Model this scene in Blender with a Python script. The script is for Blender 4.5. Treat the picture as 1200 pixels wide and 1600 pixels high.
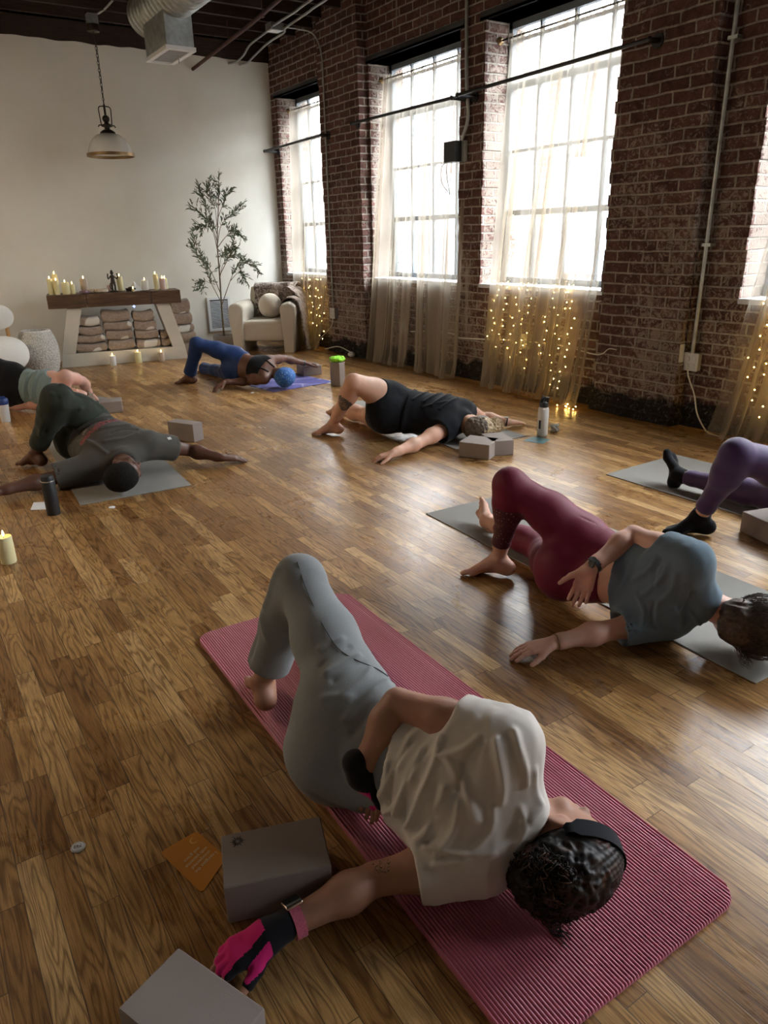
import bpy, bmesh, math, random
import numpy as np
from mathutils import Vector, Matrix, noise
R = math.radians
random.seed(7)
RNG = np.random.RandomState(7)
for o in list(bpy.data.objects): bpy.data.objects.remove(o)
S = bpy.context.scene
COL = S.collection

# ---------------------------------------------------------------- camera
CAM_H = 1.326
PITCH, ROLL, YAW, FPX = R(20.775), R(-1.338), R(33.08), 1132.3
_fw = Vector((math.sin(YAW)*math.cos(PITCH), math.cos(YAW)*math.cos(PITCH), -math.sin(PITCH)))
_r0 = Vector((math.cos(YAW), -math.sin(YAW), 0)); _u0 = _r0.cross(_fw)
_r = _r0*math.cos(ROLL)+_u0*math.sin(ROLL); _u = -_r0*math.sin(ROLL)+_u0*math.cos(ROLL)
cd = bpy.data.cameras.new('camera'); cam = bpy.data.objects.new('camera', cd); COL.objects.link(cam)
cd.sensor_fit = 'VERTICAL'; cd.sensor_height = 36.0; cd.lens = FPX/1600*36.0; cd.clip_end = 200; cd.clip_start = 0.02
m = Matrix((( _r.x,_u.x,-_fw.x,0),(_r.y,_u.y,-_fw.y,0),(_r.z,_u.z,-_fw.z,CAM_H),(0,0,0,1)))
cam.matrix_world = m
S.camera = cam

# ---------------------------------------------------------------- light and exposure
S.view_settings.view_transform = 'Standard'; S.view_settings.look = 'None'
S.view_settings.gamma = 1; S.view_settings.use_curve_mapping = False
S.view_settings.exposure = 1.72
W = bpy.data.worlds.new('world'); S.world = W; W.use_nodes = True
nt = W.node_tree; bg = nt.nodes['Background']
tc = nt.nodes.new('ShaderNodeTexCoord'); sx = nt.nodes.new('ShaderNodeSeparateXYZ')
cr = nt.nodes.new('ShaderNodeValToRGB'); mr = nt.nodes.new('ShaderNodeMapRange')
nt.links.new(tc.outputs['Generated'], sx.inputs[0]); nt.links.new(sx.outputs['Z'], mr.inputs[0])
mr.inputs[1].default_value = -0.2; mr.inputs[2].default_value = 1
nt.links.new(mr.outputs[0], cr.inputs[0]); nt.links.new(cr.outputs[0], bg.inputs[0])
cr.color_ramp.elements[0].color = (0.80, 0.86, 0.95, 1); cr.color_ramp.elements[1].color = (0.93, 0.96, 1.0, 1)
bg.inputs[1].default_value = 13.0
# daylight portals at the window openings (they only guide sampling of the sky)
WINS = [(8.16, 9.42), (5.75, 7.25), (3.93, 5.42), (1.35, 2.83), (-0.45, 1.03), (-2.9, -1.4)]
SILL, LINT = 0.90, 3.0
for a, b in WINS:
    ld = bpy.data.lights.new('window_portal', 'AREA'); ld.shape = 'RECTANGLE'
    ld.size = LINT-SILL; ld.size_y = b-a
    ld.cycles.is_portal = True
    lo = bpy.data.objects.new('window_portal', ld); COL.objects.link(lo)
    lo.location = (5.06, (a+b)/2, (SILL+LINT)/2); lo.rotation_euler = (0, R(90), 0)

FILL_LAMP_W = 20.0  # power of each assumed fill pendant on the left
# ---------------------------------------------------------------- helpers
def nodes(name, rough=0.6, col=(0.8,0.8,0.8), spec=0.5, metal=0.0):
    m = bpy.data.materials.new(name); m.use_nodes = True
    n = m.node_tree.nodes; l = m.node_tree.links; b = n['Principled BSDF']
    b.inputs['Base Color'].default_value = (*col, 1); b.inputs['Roughness'].default_value = rough
    b.inputs['Specular IOR Level'].default_value = spec; b.inputs['Metallic'].default_value = metal
    return m, n, l, b
def N(n, t, **k):
    x = n.new('ShaderNode'+t)
    for a, v in k.items():
        if a.startswith('_'): setattr(x, a[1:], v)
        else:
            key = int(a[1:]) if a[0] == 'i' and a[1:].isdigit() else a
            x.inputs[key].default_value = v
    return x
def coords(n, l, scale=(1,1,1), rot=(0,0,0), kind='Object'):
    t = n.new('ShaderNodeTexCoord'); mp = n.new('ShaderNodeMapping')
    l.new(t.outputs[kind], mp.inputs[0]); mp.inputs['Scale'].default_value = scale; mp.inputs['Rotation'].default_value = rot
    return mp.outputs[0]
def ramp(n, l, src, stops, interp='LINEAR'):
    c = n.new('ShaderNodeValToRGB'); c.color_ramp.interpolation = interp
    e = c.color_ramp.elements
    while len(e) < len(stops): e.new(0.5)
    for k, (p, v) in enumerate(stops):
        e[k].position = p; e[k].color = (*v, 1) if isinstance(v, tuple) else (v, v, v, 1)
    l.new(src, c.inputs[0]); return c.outputs[0]
def mix(n, l, fac, a, b, mode='MIX'):
    x = n.new('ShaderNodeMix'); x.data_type = 'RGBA'; x.blend_type = mode
    for s, v in ((0, fac), (6, a), (7, b)):
        if isinstance(v, (int, float)): x.inputs[s].default_value = v
        elif isinstance(v, tuple): x.inputs[s].default_value = (*v, 1)
        else: l.new(v, x.inputs[s])
    return x.outputs[2]
def math_(n, l, op, a, b=0.5, c=None):
    x = n.new('ShaderNodeMath'); x.operation = op
    for s, v in ((0, a), (1, b), (2, c)):
        if v is None: continue
        if isinstance(v, (int, float)): x.inputs[s].default_value = v
        else: l.new(v, x.inputs[s])
    return x.outputs[0]
def bump(n, l, b, h, strength=0.3, dist=0.01, prev=None):
    x = n.new('ShaderNodeBump'); x.inputs['Strength'].default_value = strength; x.inputs['Distance'].default_value = dist
    l.new(h, x.inputs['Height'])
    if prev: l.new(prev, x.inputs['Normal'])
    if b: l.new(x.outputs[0], b.inputs['Normal'])
    return x.outputs[0]
def simple(name, col, rough=0.6, spec=0.5, metal=0.0, noise_s=0, amt=0.15, bmp=0.0, bdist=0.002, sheen=0.0, stretch=(1,1,1)):
    m, n, l, b = nodes(name, rough, col, spec, metal)
    if sheen:
        b.inputs['Sheen Weight'].default_value = sheen; b.inputs['Sheen Roughness'].default_value = 0.5
    if noise_s:
        v = coords(n, l, stretch)
        t = N(n, 'TexNoise', Scale=noise_s, Detail=5.0, Roughness=0.6); l.new(v, t.inputs['Vector'])
        d = tuple(max(0, c*(1-amt)) for c in col); u = tuple(min(1, c*(1+amt)) for c in col)
        l.new(ramp(n, l, t.outputs[0], [(0.3, d), (0.7, u)]), b.inputs['Base Color'])
        if bmp: bump(n, l, b, t.outputs[0], bmp, bdist)
    return m

class MB:
    """collects shapes into one mesh"""
    def __init__(s): s.v = []; s.f = []; s.mi = []; s.cur = 0
    def add(s, v, f):
        o = len(s.v); s.v += [tuple(p) for p in v]; s.f += [tuple(i+o for i in q) for q in f]; s.mi += [s.cur]*len(f)
        return s
    def box(s, a, b, rz=0, about=None):
        (x0,y0,z0),(x1,y1,z1) = a, b
        v = [(x0,y0,z0),(x1,y0,z0),(x1,y1,z0),(x0,y1,z0),(x0,y0,z1),(x1,y0,z1),(x1,y1,z1),(x0,y1,z1)]
        if rz:
            cx, cy = about or ((x0+x1)/2, (y0+y1)/2); c, si = math.cos(rz), math.sin(rz)
            v = [(cx+(x-cx)*c-(y-cy)*si, cy+(x-cx)*si+(y-cy)*c, z) for x,y,z in v]
        return s.add(v, [(0,3,2,1),(4,5,6,7),(0,1,5,4),(1,2,6,5),(2,3,7,6),(3,0,4,7)])
    def tube(s, pts, r, n=10, closed=False, cap=True):
        pts = [Vector(p) for p in pts]; k = len(pts)
        rs = r if isinstance(r, (list, tuple)) else [r]*k
        v = []; up = None
        for i, p in enumerate(pts):
            if closed: d = pts[(i+1) % k]-pts[i-1]
            else: d = pts[min(i+1, k-1)]-pts[max(i-1, 0)]
            d.normalize() if d.length > 1e-9 else None
            if up is None: up = Vector((0,0,1)) if abs(d.z) < 0.9 else Vector((1,0,0))
            a = d.cross(up); a.normalize(); b = a.cross(d); b.normalize(); up = b
            for j in range(n):
                t = 2*math.pi*j/n; v.append(p+(a*math.cos(t)+b*math.sin(t))*rs[i])
        f = []
        for i in range(k if closed else k-1):
            for j in range(n):
                q = (i+1) % k
                f.append((i*n+j, i*n+(j+1) % n, q*n+(j+1) % n, q*n+j))
        if cap and not closed: f.append(tuple(range(n))[::-1]); f.append(tuple((k-1)*n+j for j in range(n)))
        return s.add(v, f)
    def lathe(s, prof, c=(0,0,0), n=24, wob=None, closeb=True, closet=True, M=None):
        v = []
        for i, (r, z) in enumerate(prof):
            for j in range(n):
                t = 2*math.pi*j/n; q = r*(wob(t, z) if wob else 1)
                p = Vector((q*math.cos(t), q*math.sin(t), z))
                if M: p = M @ p
                v.append((p[0]+c[0], p[1]+c[1], p[2]+c[2]))
        f = [(i*n+j, i*n+(j+1) % n, (i+1)*n+(j+1) % n, (i+1)*n+j) for i in range(len(prof)-1) for j in range(n)]
        if closeb: f.append(tuple(range(n))[::-1])
        if closet: f.append(tuple((len(prof)-1)*n+j for j in range(n)))
        return s.add(v, f)
    def ball(s, c, r, n=12, sc=(1,1,1)):
        m_ = n//2; prof = [(math.sin(math.pi*i/m_), -math.cos(math.pi*i/m_)) for i in range(m_+1)]
        prof[0] = (0.001, -1); prof[-1] = (0.001, 1); v = []
        for q, z in prof:
            for j in range(n):
                t = 2*math.pi*j/n; v.append((c[0]+r*sc[0]*q*math.cos(t), c[1]+r*sc[1]*q*math.sin(t), c[2]+r*sc[2]*z))
        f = [(i*n+j, i*n+(j+1) % n, (i+1)*n+(j+1) % n, (i+1)*n+j) for i in range(m_) for j in range(n)]
        return s.add(v, f)
    def prism(s, poly, z0, z1):
        k = len(poly); v = [(x,y,z0) for x,y in poly]+[(x,y,z1) for x,y in poly]
        f = [tuple(range(k))[::-1], tuple(range(k, 2*k))]+[(i, (i+1) % k, k+(i+1) % k, k+i) for i in range(k)]
        return s.add(v, f)
    def grid(s, fn, nu, nv, closeu=False):
        v = [fn(i/(nu if closeu else nu-1), j/(nv-1)) for j in range(nv) for i in range(nu)]
        f = []
        for j in range(nv-1):
            for i in range(nu if closeu else nu-1):
                f.append((j*nu+i, j*nu+(i+1) % nu, (j+1)*nu+(i+1) % nu, (j+1)*nu+i))
        return s.add(v, f)
    def build(s, name, mat, parent=None, smooth=True, angle=40, loc=None, bevel=0, seg=2, rot=None):
        me = bpy.data.meshes.new(name); me.from_pydata(s.v, [], s.f)
        for m_ in (mat if isinstance(mat, (list, tuple)) else [mat]): me.materials.append(m_)
        me.polygons.foreach_set('material_index', s.mi)
        return finish(name, me, parent, smooth, angle, loc, bevel, seg, rot)
def finish(name, me, parent=None, smooth=True, angle=40, loc=None, bevel=0, seg=2, rot=None):
    bm = bmesh.new(); bm.from_mesh(me); bmesh.ops.recalc_face_normals(bm, faces=bm.faces)
    if bevel: 
        es = [e for e in bm.edges if len(e.link_faces) == 2 and e.calc_face_angle(0) > R(35)]
        bmesh.ops.bevel(bm, geom=es, offset=bevel, segments=seg, affect='EDGES', profile=0.6, clamp_overlap=True)
    bm.to_mesh(me); bm.free()
    if smooth:
        me.polygons.foreach_set('use_smooth', [True]*len(me.polygons))
        try: me.set_sharp_from_angle(angle=R(angle))
        except Exception: pass
    o = bpy.data.objects.new(name, me); COL.objects.link(o)
    if parent: o.parent = parent
    if loc: o.location = loc
    if rot: o.rotation_euler = rot
    return o
def tag(o, label=None, cat=None, group=None, kind=None):
    if label: o['label'] = label
    if cat: o['category'] = cat
    if group: o['group'] = group
    if kind: o['kind'] = kind
    return o
def empty(name, loc=(0,0,0), rz=0, label=None, cat=None, group=None):
    o = bpy.data.objects.new(name, None); COL.objects.link(o); o.location = loc; o.rotation_euler = (0,0,rz)
    o.empty_display_size = 0.05
    return tag(o, label, cat, group)
def copy_tree(o, parent=None):
    c = o.copy(); COL.objects.link(c); c.parent = parent
    for ch in list(o.children): copy_tree(ch, c)
    return c
# ================================================================ THE ROOM
XW, XP, XG, YW = 4.66, 4.55, 4.94, 9.6      # recessed wall face, pilaster face, glass, far wall
ZC = 3.92
COURSE, BRL = 0.075, 0.225
# ---- floor
def mat_floor():
    m, n, l, b = nodes('oak_floor', 0.3)
    g = n.new('ShaderNodeNewGeometry'); sp = n.new('ShaderNodeSeparateXYZ'); l.new(g.outputs['Position'], sp.inputs[0])
    PW = 0.0585
    u = math_(n, l, 'DIVIDE', math_(n, l, 'ADD', sp.outputs['X'], 0.028), PW)
    row = math_(n, l, 'FLOOR', u)
    wn = N(n, 'TexWhiteNoise', _noise_dimensions='1D'); l.new(row, wn.inputs['W'])
    v = math_(n, l, 'ADD', math_(n, l, 'DIVIDE', sp.outputs['Y'], 0.46), math_(n, l, 'MULTIPLY', wn.outputs[0], 13.7))
    # uneven plank lengths
    wob = math_(n, l, 'MULTIPLY', math_(n, l, 'SINE', math_(n, l, 'MULTIPLY', v, 2.1)), 0.33)
    v2 = math_(n, l, 'ADD', v, wob)
    seg = math_(n, l, 'FLOOR', v2)
    cmb = n.new('ShaderNodeCombineXYZ'); l.new(row, cmb.inputs[0]); l.new(seg, cmb.inputs[1])
    w2 = N(n, 'TexWhiteNoise', _noise_dimensions='2D'); l.new(cmb.outputs[0], w2.inputs['Vector'])
    rnd = w2.outputs['Value']
    # grain
    gx = n.new('ShaderNodeCombineXYZ')
    l.new(math_(n, l, 'ADD', math_(n, l, 'MULTIPLY', sp.outputs['X'], 26.0), math_(n, l, 'MULTIPLY', rnd, 91)), gx.inputs[0])
    l.new(math_(n, l, 'ADD', math_(n, l, 'MULTIPLY', sp.outputs['Y'], 2.6), math_(n, l, 'MULTIPLY', rnd, 37)), gx.inputs[1])
    l.new(math_(n, l, 'MULTIPLY', rnd, 50), gx.inputs[2])
    n1 = N(n, 'TexNoise', Scale=0.62, Detail=2.0, Roughness=0.5, Distortion=0.35); l.new(gx.outputs[0], n1.inputs['Vector'])
    rings = math_(n, l, 'SINE', math_(n, l, 'MULTIPLY', n1.outputs[0], 78.0))
    rg = ramp(n, l, math_(n, l, 'MULTIPLY_ADD', rings, 0.5, 0.5), [(0.0, 0.0), (0.25, 0.60), (1.0, 1.0)])
    gy = n.new('ShaderNodeCombineXYZ')
    l.new(math_(n, l, 'MULTIPLY', sp.outputs['X'], 420.0), gy.inputs[0]); l.new(math_(n, l, 'ADD', math_(n, l, 'MULTIPLY', sp.outputs['Y'], 13.0), math_(n, l, 'MULTIPLY', rnd, 50)), gy.inputs[1])
    n2 = N(n, 'TexNoise', Scale=1.0, Detail=3.0, Roughness=0.7); l.new(gy.outputs[0], n2.inputs['Vector'])
    tone = ramp(n, l, rnd, [(0.0, (0.27,0.128,0.040)), (0.3, (0.38,0.195,0.064)), (0.55, (0.46,0.250,0.086)), (0.8, (0.54,0.310,0.115)), (1.0, (0.63,0.385,0.16))])
    dark = mix(n, l, 1.0, tone, (0.33, 0.25, 0.20), 'MULTIPLY')
    c1 = mix(n, l, rg, dark, tone)
    c1 = mix(n, l, 0.74, tone, c1)
    fine = ramp(n, l, n2.outputs[0], [(0.35, 0.55), (0.62, 1.12)])
    c2 = mix(n, l, 1.0, c1, fine, 'MULTIPLY')
    n3 = N(n, 'TexNoise', Scale=0.9, Detail=4.0, Roughness=0.6); l.new(g.outputs['Position'], n3.inputs['Vector'])
    c2 = mix(n, l, 1.0, c2, ramp(n, l, n3.outputs[0], [(0.3, 0.72), (0.7, 1.2)]), 'MULTIPLY')
    # seams
    fu = math_(n, l, 'FRACT', u); fv = math_(n, l, 'FRACT', v2)
    du = math_(n, l, 'MINIMUM', fu, math_(n, l, 'SUBTRACT', 1.0, fu))
    dv = math_(n, l, 'MULTIPLY', math_(n, l, 'MINIMUM', fv, math_(n, l, 'SUBTRACT', 1.0, fv)), 7.8)
    sd = math_(n, l, 'MINIMUM', du, dv)
    seam = ramp(n, l, sd, [(0.0, 0.0), (0.028, 1.0)])
    c3 = mix(n, l, seam, (0.035, 0.018, 0.008), c2)
    l.new(c3, b.inputs['Base Color'])
    # worn varnish
    n4 = N(n, 'TexNoise', Scale=2.6, Detail=6.0, Roughness=0.72, Distortion=0.4); l.new(g.outputs['Position'], n4.inputs['Vector'])
    rr = ramp(n, l, n4.outputs[0], [(0.30, 0.20), (0.52, 0.27), (0.74, 0.40)])
    l.new(math_(n, l, 'ADD', math_(n, l, 'ADD', rr, math_(n, l, 'MULTIPLY', n2.outputs[0], 0.08)), math_(n, l, 'MULTIPLY', math_(n, l, 'SUBTRACT', 1.0, seam), 0.55)), b.inputs['Roughness'])
    b.inputs['Specular IOR Level'].default_value = 0.5
    h = math_(n, l, 'ADD', math_(n, l, 'MULTIPLY', seam, 0.4), math_(n, l, 'MULTIPLY', rg, 0.12))
    h = math_(n, l, 'ADD', h, math_(n, l, 'MULTIPLY', n2.outputs[0], 0.15))
    p = bump(n, l, None, h, 0.25, 0.0010)
    n5 = N(n, 'TexNoise', Scale=9.0, Detail=3.0, Roughness=0.6); l.new(g.outputs['Position'], n5.inputs['Vector'])
    p2 = bump(n, l, None, math_(n, l, 'ADD', n5.outputs[0], math_(n, l, 'MULTIPLY', rnd, 0.4)), 0.10, 0.002, p)
    l.new(p2, b.inputs['Normal'])
    return m
M_FLOOR = mat_floor()
f = MB(); f.box((-3.0, -3.5, -0.12), (5.1, 9.75, 0.0)); tag(f.build('floor', M_FLOOR, smooth=False), 'worn oak strip floor', kind='structure')
# ---- plaster wall and the unseen room sides
def mat_plaster():
    m, n, l, b = nodes('white_plaster', 0.75, (0.80,0.78,0.70), 0.25)
    v = coords(n, l); t = N(n, 'TexNoise', Scale=1.3, Detail=6.0, Roughness=0.6); l.new(v, t.inputs['Vector'])
    l.new(ramp(n, l, t.outputs[0], [(0.3, (0.74,0.725,0.65)), (0.7, (0.81,0.80,0.73))]), b.inputs['Base Color'])
    bump(n, l, b, t.outputs[0], 0.3, 0.01); return m
M_PLASTER = mat_plaster()
f = MB(); f.box((-3.0, YW, 0), (5.1, YW+0.15, ZC)); tag(f.build('wall_far', M_PLASTER, smooth=False), kind='structure')
f = MB(); f.box((-3.15, -3.5, 0), (-3.0, YW+0.15, ZC)); M_SIDE = simple('painted_side_wall', (0.30,0.26,0.22), 0.8, 0.2, noise_s=2)
tag(f.build('wall_left', M_PLASTER, smooth=False), kind='structure')
f = MB(); f.box((-3.15, -3.65, 0), (XW, -3.5, ZC)); tag(f.build('wall_back', M_SIDE, smooth=False), kind='structure')
f = MB(); f.box((-3.0, YW-0.0, 3.42), (XW, YW+0.15, ZC));
M_DARKWOOD = simple('dark_ceiling_wood', (0.030,0.017,0.012), 0.7, 0.3, noise_s=6, amt=0.5, stretch=(1,12,12), bmp=0.3)
tag(f.build('trim_1', M_DARKWOOD, smooth=False), kind='structure')
# jagged plaster top edge: rough ledger beam
f = MB(); f.grid(lambda u, v: (-3+u*(XW+3), YW-0.035-0.01*noise.noise((u*40,v*5,0)), 3.40+v*0.20+(0.018*noise.noise((u*38,0,3)) if v < 0.5 else 0)), 160, 3)
tag(f.build('trim_2', M_DARKWOOD), kind='structure')
# ---- brick
def mat_brick(name='brick', dark=1.0, lime=0.5):
    m, n, l, b = nodes(name, 0.85, spec=0.2)
    g = n.new('ShaderNodeNewGeometry'); sp = n.new('ShaderNodeSeparateXYZ'); l.new(g.outputs['Position'], sp.inputs[0])
    cx = n.new('ShaderNodeCombineXYZ')
    l.new(math_(n, l, 'ADD', sp.outputs['X'], sp.outputs['Y']), cx.inputs[0]); l.new(sp.outputs['Z'], cx.inputs[1])
    nd = N(n, 'TexNoise', Scale=5.0, Detail=3.0); l.new(g.outputs['Position'], nd.inputs['Vector'])
    va = n.new('ShaderNodeVectorMath'); va.operation = 'MULTIPLY_ADD'
    l.new(nd.outputs['Color'], va.inputs[0]); va.inputs[1].default_value = (0.03,0.02,0); l.new(cx.outputs[0], va.inputs[2])
    br = N(n, 'TexBrick', Scale=1.0); l.new(va.outputs[0], br.inputs['Vector'])
    br.inputs['Brick Width'].default_value = BRL; br.inputs['Row Height'].default_value = COURSE
    br.inputs['Mortar Size'].default_value = 0.009; br.inputs['Mortar Smooth'].default_value = 0.35; br.inputs['Bias'].default_value = 0.0
    br.inputs['Color1'].default_value = (0.10,0.050,0.043,1); br.inputs['Color2'].default_value = (0.18,0.092,0.075,1)
    br.inputs['Mortar'].default_value = (0.40,0.355,0.305,1)
    n1 = N(n, 'TexNoise', Scale=11.0, Detail=8.0, Roughness=0.72, Distortion=1.3); l.new(g.outputs['Position'], n1.inputs['Vector'])
    c = mix(n, l, 0.75, br.outputs['Color'], ramp(n, l, n1.outputs[0], [(0.3, 0.30), (0.7, 1.5)]), 'MULTIPLY')
    # lime and old plaster left in patches, more of it lower down
    n2 = N(n, 'TexNoise', Scale=20.0, Detail=7.0, Roughness=0.75, Distortion=1.6); l.new(g.outputs['Position'], n2.inputs['Vector'])
    n3 = N(n, 'TexNoise', Scale=1.4, Detail=3.0, Roughness=0.6); l.new(g.outputs['Position'], n3.inputs['Vector'])
    hgt = N(n, 'MapRange'); l.new(sp.outputs['Z'], hgt.inputs[0]); hgt.inputs[1].default_value = 0.6; hgt.inputs[2].default_value = 3.0; hgt.inputs[3].default_value = 0.10*lime; hgt.inputs[4].default_value = -0.10
    k = math_(n, l, 'ADD', math_(n, l, 'ADD', n2.outputs[0], hgt.outputs[0]), math_(n, l, 'MULTIPLY', math_(n, l, 'SUBTRACT', n3.outputs[0], 0.5), 0.45))
    # the reveals beside the glass kept more of their lime wash
    rv = N(n, 'MapRange'); l.new(sp.outputs['X'], rv.inputs[0]); rv.inputs[1].default_value = 4.67; rv.inputs[2].default_value = 4.70; rv.inputs[3].default_value = 0.0; rv.inputs[4].default_value = 0.16
    k = math_(n, l, 'ADD', k, rv.outputs[0])
    lm = ramp(n, l, k, [(0.53, 0.0), (0.60, 0.9)])
    c = mix(n, l, math_(n, l, 'MULTIPLY', lm, 0.72), c, (0.44,0.385,0.325))
    # white drips
    dv = n.new('ShaderNodeCombineXYZ'); l.new(math_(n, l, 'MULTIPLY', math_(n, l, 'ADD', sp.outputs['X'], sp.outputs['Y']), 9.0), dv.inputs[0]); l.new(math_(n, l, 'MULTIPLY', sp.outputs['Z'], 0.35), dv.inputs[1])
    n4 = N(n, 'TexNoise', Scale=1.0, Detail=6.0, Roughness=0.45); l.new(dv.outputs[0], n4.inputs['Vector'])
    dr = ramp(n, l, n4.outputs[0], [(0.68, 0.0), (0.70, 0.8)])
    c = mix(n, l, math_(n, l, 'MULTIPLY', dr, 0.7), c, (0.5,0.46,0.42))
    # tar band at the foot
    zt = math_(n, l, 'ADD', sp.outputs['Z'], math_(n, l, 'MULTIPLY', math_(n, l, 'SUBTRACT', nd.outputs[0], 0.5), 0.22))
    tar = ramp(n, l, zt, [(0.15, 1.0), (0.19, 0.0)])
    tarc = mix(n, l, ramp(n, l, n2.outputs[0], [(0.55, 0.0), (0.66, 1.0)]), (0.012,0.012,0.012), (0.16,0.15,0.14))
    c = mix(n, l, math_(n, l, 'MULTIPLY', tar, 0.95), c, tarc)
    c = mix(n, l, 1.0, c, (dark,dark,dark), 'MULTIPLY')
    l.new(c, b.inputs['Base Color'])
    h = math_(n, l, 'ADD', math_(n, l, 'MULTIPLY', br.outputs['Fac'], -1.0), math_(n, l, 'MULTIPLY', n2.outputs[0], 0.9))
    h = math_(n, l, 'ADD', h, math_(n, l, 'MULTIPLY', n1.outputs[0], 0.5))
    bump(n, l, b, h, 1.0, 0.018)
    return m
M_BRICK = mat_brick()
# main wall behind the pilasters, with openings
zr = [k*COURSE for k in range(int(ZC/COURSE)+2)]
def brick_panel(mb, x0, x1, y0, y1, z0, z1, jy0=0.0, jy1=0.0, jx=0.0, seed=1):
    """a brick mass laid course by course, its ends uneven"""
    rr = random.Random(seed); z = z0
    while z < z1-1e-4:
        zt = min(z1, (math.floor(z/COURSE+1e-6)+1)*COURSE)
        a = y0+rr.uniform(-jy0, jy0); b_ = y1+rr.uniform(-jy1, jy1); xf = x0+rr.uniform(-jx, jx)
        mb.box((xf, a, z), (x1, b_, zt)); z = zt
w = MB()
ys = [YW]+[v for a, b in WINS for v in (b, a)]+[-3.65]
for i in range(0, len(ys), 2):        # solid stretches between windows
    hi, lo = ys[i], ys[i+1]
    brick_panel(w, XW, 5.1, lo, hi, 0, ZC, 0.007, 0.007, 0.002, 10+i)
for a, b in WINS:
    w.box((XW, a-0.001, 0), (5.1, b+0.001, SILL-0.03)); w.box((XW, a-0.001, LINT), (5.1, b+0.001, ZC))
tag(w.build('wall_right', M_BRICK, smooth=False), kind='structure')
for k, (lo, hi) in enumerate([(7.29, 8.13), (3.15, 3.885), (-1.15, -0.5)]):
    w = MB(); brick_panel(w, XP, XW+0.01, lo, hi, 0, ZC, 0.009, 0.011, 0.003, 40+k)
    tag(w.build('trim_%d' % (3+k), M_BRICK, smooth=False), kind='structure')
# plinth rubble at the foot of the wall
def rub(u, v):
    y = -3.4+u*12.9
    px = XP if (7.27 < y < 8.15 or 3.13 < y < 3.9) else XW
    return (px-0.03*(1-v)-0.025*abs(noise.noise((y*6, v*3, 1))), y, v*0.15+0.03*noise.noise((y*5, v*2, 7))*v)
w = MB(); w.grid(rub, 900, 7); tag(w.build('baseboard_right', M_BRICK), kind='structure')
# ---- windows
M_STEEL = simple('window_steel', (0.10,0.115,0.125), 0.5, 0.4)
M_LINTEL = simple('lintel_steel', (0.035,0.035,0.04), 0.45, 0.5)
M_SILLM = simple('painted_sill', (0.55,0.58,0.62), 0.6, noise_s=8)
def mat_glass():
    m = bpy.data.materials.new('window_glass'); m.use_nodes = True; n = m.node_tree.nodes; l = m.node_tree.links; n.clear()
    o = n.new('ShaderNodeOutputMaterial'); t = n.new('ShaderNodeBsdfTransparent'); g = n.new('ShaderNodeBsdfGlossy'); mx = n.new('ShaderNodeMixShader')
    g.inputs['Roughness'].default_value = 0.03; mx.inputs[0].default_value = 0.06; t.inputs[0].default_value = (0.97,0.98,0.98,1)
    l.new(t.outputs[0], mx.inputs[1]); l.new(g.outputs[0], mx.inputs[2]); l.new(mx.outputs[0], o.inputs[0]); return m
M_GLASS = mat_glass()
for k, (a, b) in enumerate(WINS):
    wt = empty('window_%d' % (k+1), (XG, (a+b)/2, SILL)); wt['kind'] = 'structure'
    hw = (b-a)/2; Hh = LINT-SILL
    fr = MB()
    fr.box((-0.02,-hw,0),(0.03,-hw+0.045,Hh)); fr.box((-0.02,hw-0.045,0),(0.03,hw,Hh)); fr.box((-0.02,-hw,0),(0.03,hw,0.05)); fr.box((-0.02,-hw,Hh-0.05),(0.03,hw,Hh))
    fr.build('window_frame', M_STEEL, wt, smooth=False)
    mu = MB()
    for z, t in ((2.86-SILL, 0.022), (2.52-SILL, 0.05), (2.01-SILL, 0.022), (1.505-SILL, 0.045)): mu.box((-0.015,-hw,z-t/2),(0.025,hw,z+t/2))
    nc = 4
    for j in range(1, nc): 
        y = -hw+2*hw*j/nc; mu.box((-0.012, y-0.012, 0), (0.022, y+0.012, Hh))
    mu.build('muntin', M_STEEL, wt, smooth=False)
    gl = MB(); gl.box((0.003,-hw+0.02,0.02),(0.007,hw-0.02,Hh-0.02)); gl.build('glass_pane', M_GLASS, wt, smooth=False)
    li = MB(); li.box((XW-XG-0.015,-hw-0.06,Hh),(0.06,hw+0.06,Hh+0.02)); li.box((XW-XG-0.015,-hw-0.06,Hh),(XW-XG-0.003,hw+0.06,Hh+0.06)); li.build('lintel', M_LINTEL, wt, smooth=False)
    si = MB(); si.box((XW-XG-0.02,-hw,-0.035),(0.08,hw,0.0)); si.build('window_sill', M_SILLM, wt, smooth=False, bevel=0.004)
# ---- ceiling: deck and joists running across
f = MB(); f.box((-3.15, -3.65, ZC), (5.1, YW+0.15, ZC+0.05)); tag(f.build('ceiling', M_DARKWOOD, smooth=False), kind='structure')
y = 9.25; k = 20
while y > -3.4:
    f = MB(); f.box((-3.0, y-0.025, 3.55), (XW, y+0.025, ZC)); tag(f.build('trim_%d' % k, M_DARKWOOD, smooth=False), kind='structure'); k += 1; y -= 0.41
f = MB(); 
for q in (9.25, 8.84): f.box((1.3, q-0.385, 3.62), (1.36, q-0.025, 3.9))
tag(f.build('trim_19', simple('bridging_wood', (0.10,0.06,0.045), 0.8, noise_s=9), smooth=False), kind='structure')
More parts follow.
